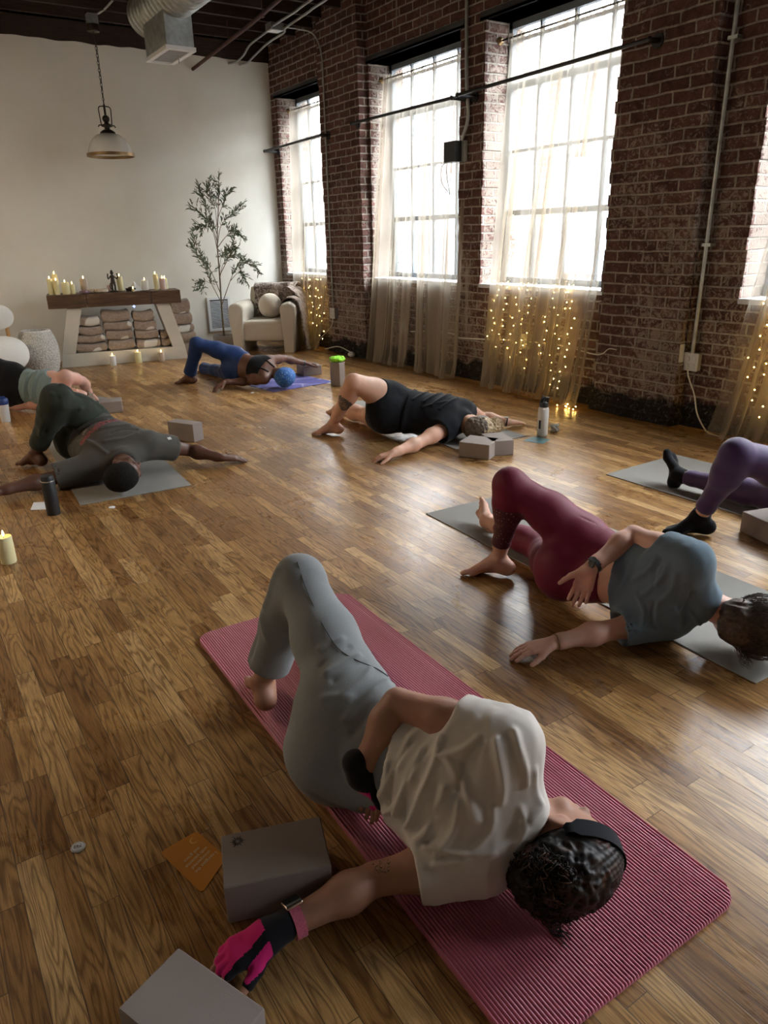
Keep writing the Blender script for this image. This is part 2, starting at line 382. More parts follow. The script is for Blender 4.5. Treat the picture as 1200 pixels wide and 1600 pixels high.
# ---- outside: pale brick building across the street
def mat_outside():
    m, n, l, b = nodes('outside_brick', 0.9)
    v = coords(n, l, (1,1,1)); g = n.new('ShaderNodeNewGeometry'); sp = n.new('ShaderNodeSeparateXYZ'); l.new(g.outputs['Position'], sp.inputs[0])
    cx = n.new('ShaderNodeCombineXYZ'); l.new(sp.outputs['Y'], cx.inputs[0]); l.new(sp.outputs['Z'], cx.inputs[1])
    br = N(n, 'TexBrick', Scale=1.0); l.new(cx.outputs[0], br.inputs['Vector'])
    br.inputs['Brick Width'].default_value = 0.3; br.inputs['Row Height'].default_value = 0.1; br.inputs['Mortar Size'].default_value = 0.012
    br.inputs['Color1'].default_value = (0.075,0.050,0.042,1); br.inputs['Color2'].default_value = (0.05,0.034,0.03,1); br.inputs['Mortar'].default_value = (0.10,0.09,0.085,1)
    l.new(br.outputs[0], b.inputs['Base Color']); return m
bd = empty('neighbouring_building', (11.0, 4.0, -4.0), 0, 'pale brick building seen hazily through the window curtains', 'building')
f = MB(); f.box((0, -14, 0), (4, 16, 8.2)); f.build('wall', mat_outside(), bd, smooth=False)
M_OWIN = simple('outside_window', (0.10,0.12,0.14), 0.3)
for yy in (-9, -5.5, -2, 1.5, 5, 8.5, 12):
    for zz in (1.0, 4.6):
        f = MB(); f.box((-0.03, yy, zz), (0.03, yy+1.4, zz+2.0)); f.build('window', M_OWIN, bd, smooth=False)
f = MB(); f.box((-0.08, -14, 8.2), (4.0, 16, 8.35)); f.build('coping', simple('coping_stone', (0.6,0.58,0.54), 0.8, noise_s=3), bd, smooth=False)
f = MB(); f.box((5.3, -30, -4.1), (40, 40, -4.0)); tag(f.build('street', simple('asphalt', (0.35,0.35,0.35), 0.9, noise_s=4), smooth=False), 'grey street outside below the windows', 'street'); bpy.data.objects['street']['kind'] = 'structure'
# ================================================================ FIXTURES ON WALLS AND CEILING
M_IRON = simple('black_iron', (0.012,0.012,0.013), 0.45, 0.5)
M_GALV = simple('galvanised_steel', (0.42,0.45,0.44), 0.42, 0.5, 0.75, noise_s=14, amt=0.25)
M_CONDUIT = simple('conduit_steel', (0.36,0.38,0.37), 0.45, 0.5, 0.5, noise_s=6, amt=0.15)
M_RUST = simple('oxide_painted_pipe', (0.075,0.030,0.026), 0.6, 0.4, noise_s=9, amt=0.3)
M_WHITEP = simple('white_plastic', (0.70,0.71,0.70), 0.4)
M_CABLE = simple('cable_sheath', (0.62,0.60,0.55), 0.5)
def bez(pts, n=8):
    """smooth path through points (Catmull-Rom)"""
    P = [Vector(p) for p in pts]; P = [P[0]*2-P[1]]+P+[P[-1]*2-P[-2]]; out = []
    for i in range(1, len(P)-2):
        for k in range(n):
            t = k/n; a, b, c, d = P[i-1], P[i], P[i+1], P[i+2]
            out.append(0.5*((2*b)+(c-a)*t+(2*a-5*b+4*c-d)*t*t+(3*b-a-3*c+d)*t**3))
    out.append(P[-2]); return out
# black pipe curtain rods with flanges
for nm, y0, y1, z0, z1 in (('left-hand', 9.46, 7.95, 2.39, 2.41), ('middle', 7.30, 5.62, 2.445, 2.44), ('right-hand', 5.54, 3.58, 2.45, 2.48)):
    t = empty('curtain_rod', (4.46, y0, z0), 0, 'black iron pipe rail crossing the %s window at two thirds height' % {'left-hand':'narrow far','middle':'middle','right-hand':'nearest full'}[nm], 'rail', 'black iron pipe rails across the windows')
    f = MB(); f.tube([(0,0,0),(0,y1-y0,z1-z0)], 0.014, 12)
    f.build('pipe', M_IRON, t)
    for yy, zz in ((0,0),(y1-y0, z1-z0)):
        xe = (XP if yy != 0 or nm == 'middle' else XW)-4.46
        if nm == 'middle' and yy != 0: xe = XW-4.46
        if nm == 'right-hand' and yy == 0: xe = XW-4.46
        f = MB(); f.tube([(0,yy,zz),(xe-0.002,yy,zz)], 0.016, 12); f.tube([(xe-0.012,yy,zz),(xe-0.001,yy,zz)], 0.045, 16); f.ball((0,yy,zz), 0.02, 10)
        f.build('flange', M_IRON, t)
# duct with its outlet box
t = empty('air_duct', (2.62, 7.95, 3.32), 0, 'round galvanised air duct under the dark ceiling with a square outlet box', 'duct')
f = MB(); prof = [(0.001,0.0),(0.12,0.0),(0.17,0.012),(0.19,0.045)]
z = 0.06
while z < 6.5: prof += [(0.19,z),(0.194,z+0.006),(0.19,z+0.012)]; z += 0.09
M_ = Matrix.Rotation(R(90), 4, 'X')
f.lathe(prof, n=40, M=M_); f.build('duct_tube', M_GALV, t, angle=60)
f = MB(); f.box((-0.13,-0.86,-0.40),(0.12,-0.28,-0.02)); f.build('outlet_box', M_GALV, t, smooth=False, bevel=0.006)
f = MB()
for a, b in (((-0.14,-0.87),(0.13,-0.83)),((-0.14,-0.31),(0.13,-0.27)),((-0.14,-0.83),(-0.10,-0.31)),((0.09,-0.83),(0.13,-0.31))): f.box((a[0],a[1],-0.43),(b[0],b[1],-0.398))
f.build('grille_frame', M_WHITEP, t, smooth=False)
f = MB()
for k in range(9): f.box((-0.10,-0.80+k*0.055,-0.425),(0.09,-0.785+k*0.055,-0.40))
f.tube([(0.06,-0.6,-0.42),(0.06,-0.6,-0.48)], 0.004, 6)
f.build('grille_slats', simple('grille_grey', (0.35,0.36,0.36), 0.5), t, smooth=False)
f = MB(); f.tube([(0,-0.1,0.18),(0,-0.1,0.6)], 0.003, 6); f.build('hanger_wire', M_IRON, t)
# red-brown pipe
f = MB(); f.tube([(3.66,9.6,3.26),(3.73,8.04,3.40),(3.66,7.0,3.44),(3.45,2.0,3.5)], 0.019, 12); f.tube([(3.715,7.72,3.41),(3.71,7.66,3.413)], 0.025, 12); f.tube([(3.71,7.69,3.41),(3.71,7.69,3.58)], 0.006, 8)
f.tube([(3.72,8.6,3.37),(3.72,8.6,3.56)], 0.006, 8)
tag(f.build('sprinkler_pipe', M_RUST), 'red-brown painted pipe slanting under the ceiling into the white wall', 'pipe')
# two conduits with offsets and the junction box between
f = MB(); f.tube(bez([(4.13,9.6,3.36),(4.17,9.45,3.36),(4.2,9.30,3.40),(4.16,9.0,3.45),(4.13,8.5,3.47),(4.09,8.35,3.47),(4.06,7.7,3.47),(4.0,7.0,3.47),(3.8,3.0,3.5)]), 0.012, 10)
tag(f.build('electrical_conduit', M_CONDUIT), 'grey bent conduit under the ceiling joists, left of a close pair', 'conduit', None)
f = MB(); f.tube(bez([(4.27,9.6,3.36),(4.31,9.45,3.36),(4.33,9.30,3.40),(4.29,8.8,3.44),(4.27,8.35,3.45),(4.20,8.15,3.45),(4.18,7.6,3.47),(4.13,7.0,3.47),(3.95,3.0,3.5)]), 0.012, 10)
tag(f.build('electrical_conduit', M_CONDUIT), 'grey bent conduit under the ceiling joists, nearer the brick wall of a pair', 'conduit', None)
t = empty('junction_box', (4.13,8.3,3.46), 0, 'small metal junction box joining the ceiling conduits', 'electrical box')
f = MB(); f.box((-0.07,-0.07,-0.02),(0.09,0.07,0.05)); f.build('box_body', M_CONDUIT, t, smooth=False, bevel=0.004)
f = MB(); f.box((-0.06,-0.06,-0.026),(0.06,0.05,-0.02)); f.build('cover_plate', M_WHITEP, t, smooth=False)
f = MB(); f.tube(bez([(4.2,8.22,3.47),(4.36,8.18,3.46),(4.47,8.05,3.40),(4.525,7.99,3.22),(4.535,7.985,2.9),(4.535,7.99,2.0),(4.535,7.99,0.56)]), 0.008, 8)
tag(f.build('electrical_conduit', M_CONDUIT), 'thin conduit arching off the ceiling box and down the far brick pilaster', 'conduit')
f = MB(); f.tube(bez([(4.63,5.64,3.9),(4.63,5.64,3.1),(4.625,5.62,2.6),(4.63,5.60,2.3),(4.61,5.66,2.12)]), 0.016, 10)
tag(f.build('electrical_conduit', M_CONDUIT), 'grey conduit coming down the narrow brick pier to the black box', 'conduit')
t = empty('speaker_box', (4.60,5.72,1.95), 0, 'black box with dangling wires fixed to the pier between two windows', 'box')
f = MB(); f.box((-0.06,-0.05,0),(0.03,0.11,0.17)); f.build('box_body', M_IRON, t, smooth=False, bevel=0.004)
f = MB(); f.box((0.02,-0.10,0),(0.05,-0.05,0.17)); f.build('bracket', M_CONDUIT, t, smooth=False)
f = MB(); f.tube(bez([(-0.03,0.08,0.01),(-0.035,0.17,-0.03),(-0.04,0.16,-0.16),(-0.03,0.06,-0.26)]), 0.003, 6); f.tube(bez([(-0.03,0.10,0.01),(-0.03,0.10,-0.1),(-0.03,0.07,-0.2),(-0.03,0.055,-0.27)]), 0.003, 6)
f.build('wire', M_IRON, t)
f = MB(); f.tube([(4.615,3.085,3.9),(4.615,3.09,0.52)], 0.0135, 12)
for z in (1.22, 2.4): f.box((4.60,3.05,z),(4.66,3.115,z+0.02))
tag(f.build('electrical_conduit', M_GALV), 'straight galvanised conduit running down beside the nearest brick pilaster', 'conduit')
# outlets
def outlet(loc, rz, label, open_=False):
    t = empty('wall_outlet', loc, rz, label, 'outlet', 'metal outlet boxes on the brick wall')
    f = MB(); f.box((-0.045,-0.055,-0.06),(0,0.055,0.06)); f.build('back_box', M_CONDUIT, t, smooth=False, bevel=0.005)
    f = MB(); f.box((-0.05,-0.057,-0.062),(-0.045,0.057,0.062)); 
    for yy in (-0.026,0.026):
        f.lathe([(0.001,0),(0.019,0.0),(0.019,0.006),(0.001,0.006)], n=16, M=Matrix.Translation((-0.05,yy,0.022)) @ Matrix.Rotation(R(-90),4,'Y'))
        f.lathe([(0.001,0),(0.019,0.0),(0.019,0.006),(0.001,0.006)], n=16, M=Matrix.Translation((-0.05,yy,-0.028)) @ Matrix.Rotation(R(-90),4,'Y'))
    f.build('face_plate', M_WHITEP, t, smooth=False)
    return t
outlet((XP-0.002,7.96,0.47), 0, 'grey metal outlet box low on the far brick pilaster')
outlet((XW-0.002,6.62,0.40), 0, 'white outlet behind the curtain of the middle window')
outlet((XW-0.002,4.75,0.44), 0, 'white outlet behind the fairy-lit curtain of the nearest full window')
outlet((XW-0.002,3.095,0.46), 0, 'metal outlet box with a white cable at the foot of the straight conduit')
t = empty('plug_adapter', (4.585,3.15,0.46), 0, 'white plastic plug adapter pushed into the near outlet', 'adapter')
f = MB(); f.box((-0.03,0.0,-0.01),(0.03,0.05,0.12), rz=0); f.build('adapter_body', M_WHITEP, t, bevel=0.01)
f = MB(); f.tube(bez([(4.58,3.09,0.42),(4.575,3.07,0.36),(4.53,2.98,0.26),(4.49,2.92,0.16),(4.46,2.86,0.10),(4.49,2.82,0.03),(4.52,2.78,0.012),(4.50,2.64,0.008),(4.42,2.50,0.008)]), 0.005, 8)
tag(f.build('power_cable', M_CABLE), 'white power cable curling down the brick to the floor at right', 'cable')
f = MB(); f.tube(bez([(4.63,6.50,0.37),(4.63,6.2,0.40),(4.63,5.78,0.41),(4.62,5.66,0.385),(4.625,5.35,0.40),(4.62,4.80,0.44)]), 0.007, 8)
tag(f.build('electrical_conduit', M_WHITEP), 'thin pale cable running level along the brick between two curtains', 'conduit')
f = MB(); f.tube(bez([(4.62,4.7,0.44),(4.6,4.3,0.45),(4.55,3.93,0.43),(4.535,3.82,0.44),(4.52,3.74,0.49),(4.53,3.68,0.49)]), 0.005, 8)
tag(f.build('power_cable', M_CABLE), 'white cable end leaving the nearest full curtain onto the pilaster', 'cable')
f = MB(); f.tube(bez([(4.51,7.97,0.41),(4.50,7.98,0.33),(4.49,8.08,0.25),(4.47,8.2,0.17),(4.45,8.32,0.05)]), 0.004, 8)
tag(f.build('power_cable', M_CABLE), 'thin grey cable hanging from the far pilaster outlet towards the curtain', 'cable')
f = MB(); f.ball((4.46,7.47,0.035), 0.045, 12, (1,1.1,0.75)); f.tube(bez([(4.46,7.5,0.06),(4.47,7.8,0.09),(4.45,8.1,0.03)]), 0.006, 8)
tag(f.build('power_adapter', M_WHITEP), 'small white adapter and lead at the foot of the far pilaster', 'adapter')
# return-air grille on the white wall
t = empty('vent_grille', (3.69,YW,0.19), 0, 'white louvred vent grille on the white wall behind the olive tree', 'vent')
f = MB(); f.box((-0.16,-0.02,0),(-0.125,0,0.44)); f.box((0.125,-0.02,0),(0.16,0,0.44)); f.box((-0.125,-0.02,0),(0.125,0,0.035)); f.box((-0.125,-0.02,0.405),(0.125,0,0.44)); f.build('grille_frame', M_WHITEP, t, smooth=False)
f = MB(); f.box((-0.125,-0.004,0.035),(0.125,-0.001,0.405)); f.cur = 0
f.build('backing', simple('vent_dark', (0.08,0.08,0.08), 0.8), t, smooth=False)
f = MB()
for k in range(20): f.add([(-0.125,-0.005,0.04+k*0.0182),(0.125,-0.005,0.04+k*0.0182),(0.125,-0.018,0.032+k*0.0182),(-0.125,-0.018,0.032+k*0.0182)], [(0,1,2,3)])
f.build('louvre', simple('louvre_grey', (0.62,0.63,0.64), 0.5), t, smooth=False)
# pendant lamp
M_BRONZE = simple('aged_bronze', (0.030,0.022,0.016), 0.4, 0.5, 0.6)
M_BRASS = simple('antique_brass', (0.30,0.20,0.10), 0.35, 0.5, 0.85)
t = empty('pendant_lamp', (2.37,8.9,3.40), 0, 'pendant lamp with ribbed glass dome and brass rim hanging on a chain', 'lamp')
f = MB(); f.lathe([(0.001,-0.035),(0.06,-0.035),(0.065,-0.02),(0.062,0.03),(0.001,0.03)], n=24); f.build('ceiling_canopy', M_BRONZE, t)
f = MB(); f.box((-0.05,-0.05,0.03),(0.05,0.05,0.12)); f.tube(bez([(0.03,0,0.11),(0.12,-0.1,0.16),(0.18,-0.5,0.22),(0.2,-1.2,0.2)]), 0.01, 8); f.build('junction_box', M_GALV, t)
f = MB(); f.tube([(0,0,-0.035),(0,0,-0.12)], 0.004, 6)
z = -0.13; k = 0
while z > -0.74:
    pts = []
    for j in range(12):
        a = 2*math.pi*j/12; w_ = 0.009*math.cos(a); h_ = 0.020*math.sin(a)
        pts.append((w_, 0, z-0.018+h_) if k % 2 else (0, w_, z-0.018+h_))
    f.tube(pts, 0.0030, 6, closed=True); z -= 0.033; k += 1
f.tube([(0.012,0,-0.12),(0.012,0.006,-0.45),(0,0,-0.80)], 0.003, 6)
f.build('chain', M_BRONZE, t)
f = MB(); f.ball((0,0,-0.83), 0.038, 16)
f.lathe([(0.012,-0.80),(0.012,-0.70),(0.004,-0.70)][::-1], n=12)
f.lathe([(0.001,-0.985),(0.085,-0.985),(0.075,-0.955),(0.045,-0.935),(0.028,-0.93),(0.028,-0.91),(0.055,-0.905),(0.055,-0.885),(0.028,-0.88),(0.022,-0.865),(0.012,-0.86),(0.001,-0.86)], n=28)
for s_ in (-1,1): f.tube(bez([(0.04*s_,0,-0.90),(0.075*s_,0,-0.892),(0.09*s_,0,-0.91)]), 0.006, 6)
f.build('lamp_holder', M_BRONZE, t)
f = MB(); f.tube(bez([(-0.055,0,-0.89),(-0.062,0,-0.78),(-0.062,0,-0.735),(-0.045,0,-0.715),(0,0,-0.712),(0.045,0,-0.715),(0.062,0,-0.735),(0.062,0,-0.78),(0.055,0,-0.89)]), 0.0055, 8); f.build('bail', M_BRONZE, t)
def mat_glassdome():
    m, n, l, b = nodes('ribbed_glass', 0.12, (0.85,0.86,0.82)); b.inputs['Transmission Weight'].default_value = 0.45; b.inputs['IOR'].default_value = 1.1
    b.inputs['Alpha'].default_value = 0.75
    return m
f = MB(); f.lathe([(0.07,-0.97),(0.12,-0.985),(0.165,-1.02),(0.20,-1.07),(0.222,-1.12),(0.236,-1.17)], n=96, wob=lambda a, z: 1+0.008*math.cos(a*48), closeb=False, closet=False)
f.build('glass_shade', mat_glassdome(), t)
f = MB(); f.lathe([(0.236,-1.165),(0.246,-1.165),(0.248,-1.195),(0.236,-1.197),(0.236,-1.165)], n=48, closeb=False, closet=False); f.build('brass_rim', M_BRASS, t)
f = MB(); f.lathe([(0.022,-0.98),(0.022,-1.02),(0.03,-1.04),(0.034,-1.06),(0.02,-1.09),(0.001,-1.095)], n=16); f.build('bulb', M_WHITEP, t)

# assumed pendants, unseen beyond the frame, added as warm fill from the left
LAMP = t
for k, (lx, ly, lb) in enumerate([(-1.3, 4.6, 'assumed lit pendant lamp added as fill over the left half of the room, nearer one'), (-1.3, 7.6, 'assumed lit pendant lamp added as fill over the left half of the room, farther one')]):
    c = copy_tree(LAMP); c.location = (lx, ly, 3.40); c['label'] = lb
    ld = bpy.data.lights.new('fill_lamp_light', 'POINT'); ld.energy = FILL_LAMP_W; ld.color = (1.0,0.80,0.58); ld.shadow_soft_size = 0.06
    lo = bpy.data.objects.new('fill_lamp_light', ld); COL.objects.link(lo); lo.parent = c; lo.location = (0,0,-1.22)

# ================================================================ CURTAINS
def mat_curtain():
    m = bpy.data.materials.new('sheer_voile'); m.use_nodes = True; n = m.node_tree.nodes; l = m.node_tree.links; n.clear()
    o = n.new('ShaderNodeOutputMaterial'); tr = n.new('ShaderNodeBsdfTransparent'); d = n.new('ShaderNodeBsdfDiffuse'); tl = n.new('ShaderNodeBsdfTranslucent')
    tr.inputs[0].default_value = (1,0.985,0.95,1)
    d.inputs[0].default_value = (0.74,0.64,0.50,1); tl.inputs[0].default_value = (0.30,0.28,0.24,1)
    m1 = n.new('ShaderNodeMixShader'); m1.inputs[0].default_value = 0.55; l.new(d.outputs[0], m1.inputs[1]); l.new(tl.outputs[0], m1.inputs[2])
    lw = n.new('ShaderNodeLayerWeight'); lw.inputs[0].default_value = 0.35
    mr_ = n.new('ShaderNodeMapRange'); l.new(lw.outputs['Facing'], mr_.inputs[0]); mr_.inputs[3].default_value = 0.42; mr_.inputs[4].default_value = 0.86
    m2 = n.new('ShaderNodeMixShader'); l.new(mr_.outputs[0], m2.inputs[0]); l.new(tr.outputs[0], m2.inputs[1]); l.new(m1.outputs[0], m2.inputs[2])
    l.new(m2.outputs[0], o.inputs[0]); return m
M_VOILE = mat_curtain()
M_HEAD = simple('curtain_heading', (0.78,0.66,0.42), 0.9)
def curtain_xyz(yt0, yt1, yb0, yb1, u, v, seed, folds, amp, xb=4.47):
    """v: 0 floor, 1 rod"""
    z = 0.012+v*2.845
    if z > 0.9: x = 4.60+(z-0.9)/1.96*0.225
    else: x = xb+(4.60-xb)*(z/0.9)**0.8
    sp = min(1, v*1.0)**0.8
    y = (yb0+(yb1-yb0)*u)*(1-sp)+(yt0+(yt1-yt0)*u)*sp
    ph = folds*2*math.pi*(u+0.035*math.sin(2*math.pi*(u*2.3+seed*0.37))+0.015*math.sin(9*u+seed))
    a = amp*(1.0-0.45*v)*(0.55+0.45*math.sin(u*11+seed*1.7+v*1.3))
    x -= a*(0.5+0.5*math.sin(ph+0.5*math.sin(v*3+seed)))
    y += 0.35*a*math.cos(ph*1.0+seed)
    if v < 0.04: x -= 0.012*(1-v/0.04)*(1+math.sin(ph*1.7)); z = max(0.006, z+0.01*math.sin(ph*0.5))
    return (x, y, z)
def curtain(yt0, yt1, yb0, yb1, seed, folds, label, amp=0.075, xb=4.47):
    t = empty('sheer_curtain', (4.6,(yt0+yt1)/2,0), 0, label, 'curtain', 'sheer cream curtains on the windows')
    o = Vector(t.location)
    nu = max(120, int(abs(yb1-yb0)*220)); f = MB()
    f.grid(lambda u, v: tuple(Vector(curtain_xyz(yt0,yt1,yb0,yb1,u,v,seed,folds,amp,xb))-o), nu, 60)
    f.build('voile_panel', M_VOILE, t)
    f = MB(); f.grid(lambda u, v: tuple(Vector((4.815-0.012*math.sin(folds*4.2*math.pi*u+seed), yt0+(yt1-yt0)*u, 2.82+v*0.065+0.006*math.sin(40*u)))-o), nu, 4)
    f.build('heading', M_VOILE, t)
    return t
# slim rods high in the reveals, with ring brackets
for (a, b), nm in zip(WINS[:4], ('narrow far', 'middle', 'nearest full', 'cropped right-hand')):
    t = empty('curtain_rod', (4.82, b, 2.86), 0, 'slim dark curtain rod at the head of the %s window' % nm, 'rod', 'slim curtain rods in the window heads')
    f = MB(); f.tube([(0,-0.005,0),(0,a-b+0.005,0)], 0.008, 8); f.build('pipe', M_IRON, t)
    f = MB(); f.lathe([(0.001,0),(0.03,0.0),(0.034,0.008),(0.026,0.018),(0.012,0.03),(0.001,0.03)], n=18, M=Matrix.Rotation(R(90),4,'X')); f.build('end_bracket', M_BRASS, t)
curtain(8.14, 9.40, 8.22, 8.98, 1.0, 9, 'sheer cream curtain on the narrow far window beside the armchair', 0.07, 4.44)
curtain(6.52, 7.22, 6.36, 7.12, 2.0, 7, 'sheer cream curtain panel, farther half of the middle window')
curtain(5.77, 6.55, 5.52, 6.20, 3.0, 7, 'sheer cream curtain panel, nearer half of the middle window')
curtain(4.66, 5.30, 4.66, 5.17, 4.0, 6, 'sheer cream curtain panel, farther half of the nearest full window')
curtain(3.94, 4.70, 4.00, 4.66, 5.0, 8, 'sheer cream curtain panel, nearer half of the nearest full window')
curtain(2.05, 2.55, 2.05, 2.78, 6.0, 6, 'sheer cream curtain at the cropped right-hand window', 0.07, 4.47)
# ---- fairy lights
def mat_bulb():
    m, n, l, b = nodes('fairy_bulb', 0.3, (1,0.8,0.4)); b.inputs['Emission Color'].default_value = (1.0,0.62,0.16,1); b.inputs['Emission Strength'].default_value = 30.0; return m
M_BULB = mat_bulb(); M_COPPER = simple('copper_wire', (0.25,0.17,0.10), 0.5, 0.5, 0.3)
_bm = MB(); _bm.ball((0,0,0), 0.0042, 6); BULB = _bm.build('bulb', M_BULB); BULB_ME = BULB.data; bpy.data.objects.remove(BULB)
def fairy(y, z1, z0, x1, x0, seed, n, label, spread=0.055, group='fairy light strands behind the curtains'):
    rr = random.Random(seed)
    t = empty('fairy_light_strand', (x0, y, 0), 0, label, 'string lights', group)
    pts = []; k = n+2
    for i in range(k):
        q = i/(k-1); z = z1+(z0-z1)*q; xx = x1+(x0-x1)*q
        pts.append((xx-x0+rr.uniform(-.015,.015), rr.uniform(-spread,spread), z+rr.uniform(-.015,.015)))
    f = MB(); f.tube(bez(pts, 3), 0.0011, 4); f.build('wire', M_COPPER, t)
    for p in pts[1:-1]:
        o = bpy.data.objects.new('bulb', BULB_ME); COL.objects.link(o); o.parent = t; o.location = (p[0]-0.004, p[1], p[2])
    return t
k = 0
def strands(ylist, z1, z0f, x1, x0, n, where):
    words = ['farthest', 'second farthest', 'third', 'fourth', 'fifth', 'sixth', 'seventh', 'eighth']
    for i, (y, zb) in enumerate(ylist):
        fairy(y, z1, zb, x1, x0, int(y*100), int(n*(z1-zb)/0.9), 'strand of warm fairy lights behind the %s curtain, %s of its row' % (where, words[i]))
strands([(8.86,0.42),(8.74,0.10),(8.64,0.14),(8.52,0.20),(8.42,0.06),(8.33,0.03)], 0.95, 0, 4.62, 4.52, 8, 'narrow far')
strands([(5.12,0.38),(5.02,0.30),(4.84,0.24),(4.72,0.16),(4.46,0.30),(4.34,0.05),(4.22,0.04)], 1.0, 0, 4.63, 4.55, 14, 'nearest full')
strands([(2.62,0.22),(2.52,0.12),(2.42,0.12),(2.32,0.2),(2.22,0.1)], 1.0, 0, 4.63, 4.57, 13, 'cropped right-hand')
# strands higher up on the nearest full window
for i, (y, zt) in enumerate([(5.02,1.9),(4.60,1.8),(4.22,2.1)]):
    fairy(y, zt, 1.0, 4.76, 4.66, 500+i, 14, 'strand of fairy lights against the glass of the nearest full window, %s' % ['farther side','middle','nearer side'][i], 0.04)
t = fairy(4.0, 0.03, 0.02, 4.40, 4.38, 77, 8, 'loose end of fairy lights lying on the floor at the curtain foot', 0.10)
# ================================================================ ALTAR AND SEATS
M_ALTARW = simple('cream_painted_wood', (0.66,0.62,0.53), 0.55, 0.4, noise_s=5, amt=0.06)
def mat_beam():
    m, n, l, b = nodes('dark_stained_beam', 0.5)
    v = coords(n, l, (2.2,14,14)); t = N(n, 'TexNoise', Scale=2.0, Detail=8.0, Roughness=0.65, Distortion=0.5); l.new(v, t.inputs['Vector'])
    l.new(ramp(n, l, t.outputs[0], [(0.3, (0.045,0.023,0.012)), (0.55, (0.115,0.062,0.033)), (0.75, (0.21,0.13,0.075))]), b.inputs['Base Color']); bump(n, l, b, t.outputs[0], 0.3, 0.003); return m
M_BEAM = mat_beam()
ALT = Vector((1.526,9.03,0)); ALR = math.atan2(-0.198,0.98)
def AL(s, d, z): return (ALT.x+s*math.cos(ALR)-d*math.sin(ALR), ALT.y+s*math.sin(ALR)+d*math.cos(ALR), z)
t = empty('altar_table', ALT, ALR, 'cream trapezoid console table with a dark timber beam top', 'table')
f = MB()
def tquad(p, d0, d1):
    k = len(p); v = [(s, d0, z) for s, z in p]+[(s, d1, z) for s, z in p]
    f.add(v, [tuple(range(k)), tuple(range(k, 2*k))[::-1]]+[(i, k+i, k+(i+1) % k, (i+1) % k) for i in range(k)])
tquad([(0.0,0.0),(1.40,0.0),(1.415,0.0),(1.395,0.148),(0.015,0.148),(-0.005,0.0)], 0, 0.34); f.build('bottom_rail', M_ALTARW, t, smooth=False, bevel=0.004)
f = MB(); tquad([(0.015,0.148),(0.165,0.148),(0.305,0.65),(0.152,0.65)], 0, 0.34); f.build('side_panel', M_ALTARW, t, smooth=False, bevel=0.004)
f = MB(); tquad([(1.25,0.148),(1.395,0.148),(1.268,0.665),(1.115,0.665)], 0, 0.34); f.build('side_panel', M_ALTARW, t, smooth=False, bevel=0.004)
for k, (a, b_) in enumerate([(-0.038,0.369),(0.372,1.072),(1.075,1.405)]):
    f = MB(); f.box((a,-0.04,0.655),(b_,0.36,0.80)); f.build('beam_segment', M_BEAM, t, smooth=False, bevel=0.006)
# folded blankets
def mat_blanket(k):
    m, n, l, b = nodes('fleece_blanket', 0.95, spec=0.1); b.inputs['Sheen Weight'].default_value = 0.4
    v = coords(n, l, (1,1,1)); t1 = N(n, 'TexNoise', Scale=3.1, Detail=1.0, Distortion=0.3); 
    mp = [x for x in n if x.bl_idname == 'ShaderNodeMapping'][0]; mp.inputs['Location'].default_value = (k*3.7, k*1.9, k)
    l.new(v, t1.inputs['Vector']); t2 = N(n, 'TexNoise', Scale=45.0, Detail=4.0); l.new(v, t2.inputs['Vector'])
    base = ramp(n, l, t2.outputs[0], [(0.3, (0.30,0.225,0.175)), (0.7, (0.44,0.345,0.275))])
    c = mix(n, l, ramp(n, l, t1.outputs[0], [(0.615, 0.0), (0.63, 1.0)]), base, (0.72,0.69,0.64)); l.new(c, b.inputs['Base Color'])
    bump(n, l, b, t2.outputs[0], 0.4, 0.004); return m
M_BLANK = [mat_blanket(k) for k in range(5)]
def blanket(s0, s1, z0, z1, d0, d1, seed, label, grp, par=None):
    loc = AL((s0+s1)/2, (d0+d1)/2, z0); o = empty('folded_blanket', loc, ALR, label, 'blanket', grp)
    w_, dp, hh = (s1-s0)/2, (d1-d0)/2, z1-z0; rr = random.Random(seed)
    layers = 1
    for q in range(layers):
        f = MB(); h0 = hh*q/layers; h1 = hh*(q+1)/layers
        def fn(u, v):
            a = 2*math.pi*u; e = 0.42; cx_, sz_ = math.cos(a), math.sin(a)
            y = dp*(abs(cx_)**e)*(1 if cx_ > 0 else -1); z = (h0+h1)/2+(h1-h0)/2*1.02*(abs(sz_)**0.55)*(1 if sz_ > 0 else -1)
            x = -w_+2*w_*v; edge = min(v, 1-v)*2*w_; k_ = min(1, edge/0.02+0.35)
            z = (h0+h1)/2+(z-(h0+h1)/2)*k_**0.5
            nz = 0.012*noise.noise((x*6+seed*3, y*6, z*9+q*5)); sag = -0.006*math.cos(math.pi*x/w_)*(h1/hh)
            return (x, y+nz*1.2, z+nz+sag)
        f.grid(fn, 28, 20, closeu=True)
        f.add([], [])
        ob = f.build('fold_layer', M_BLANK[(seed+q*2) % 5], o, angle=80)
    return o
g1 = 'folded blankets stacked inside the console table'
nm_ = {0:'left', 1:'middle', 2:'right'}
pos_ = ['bottom', 'second from bottom', 'third from bottom', 'top']
for c, (a, b_, zs) in enumerate([((0.175,0.515,[0.15,0.245,0.34,0.43,0.545])), ((0.53,0.825,[0.15,0.265,0.375,0.47,0.60])), ((0.845,1.12,[0.15,0.25,0.355,0.46,0.575]))]):
    for k in range(4):
        aa = a+(0.03*k if c == 0 else 0)-0.01*k*(c == 1); bb = b_-(0.012*k if c != 1 else 0.004*k)
        blanket(aa, bb, zs[k]+0.002, zs[k+1], 0.03, 0.30, c*4+k, 'folded brown blanket, %s of the %s stack in the console table' % (pos_[k], nm_[c]), g1)
blanket(1.13, 1.235, 0.15, 0.245, 0.05, 0.30, 31, 'folded brown blanket squeezed low against the right leg of the console', g1)
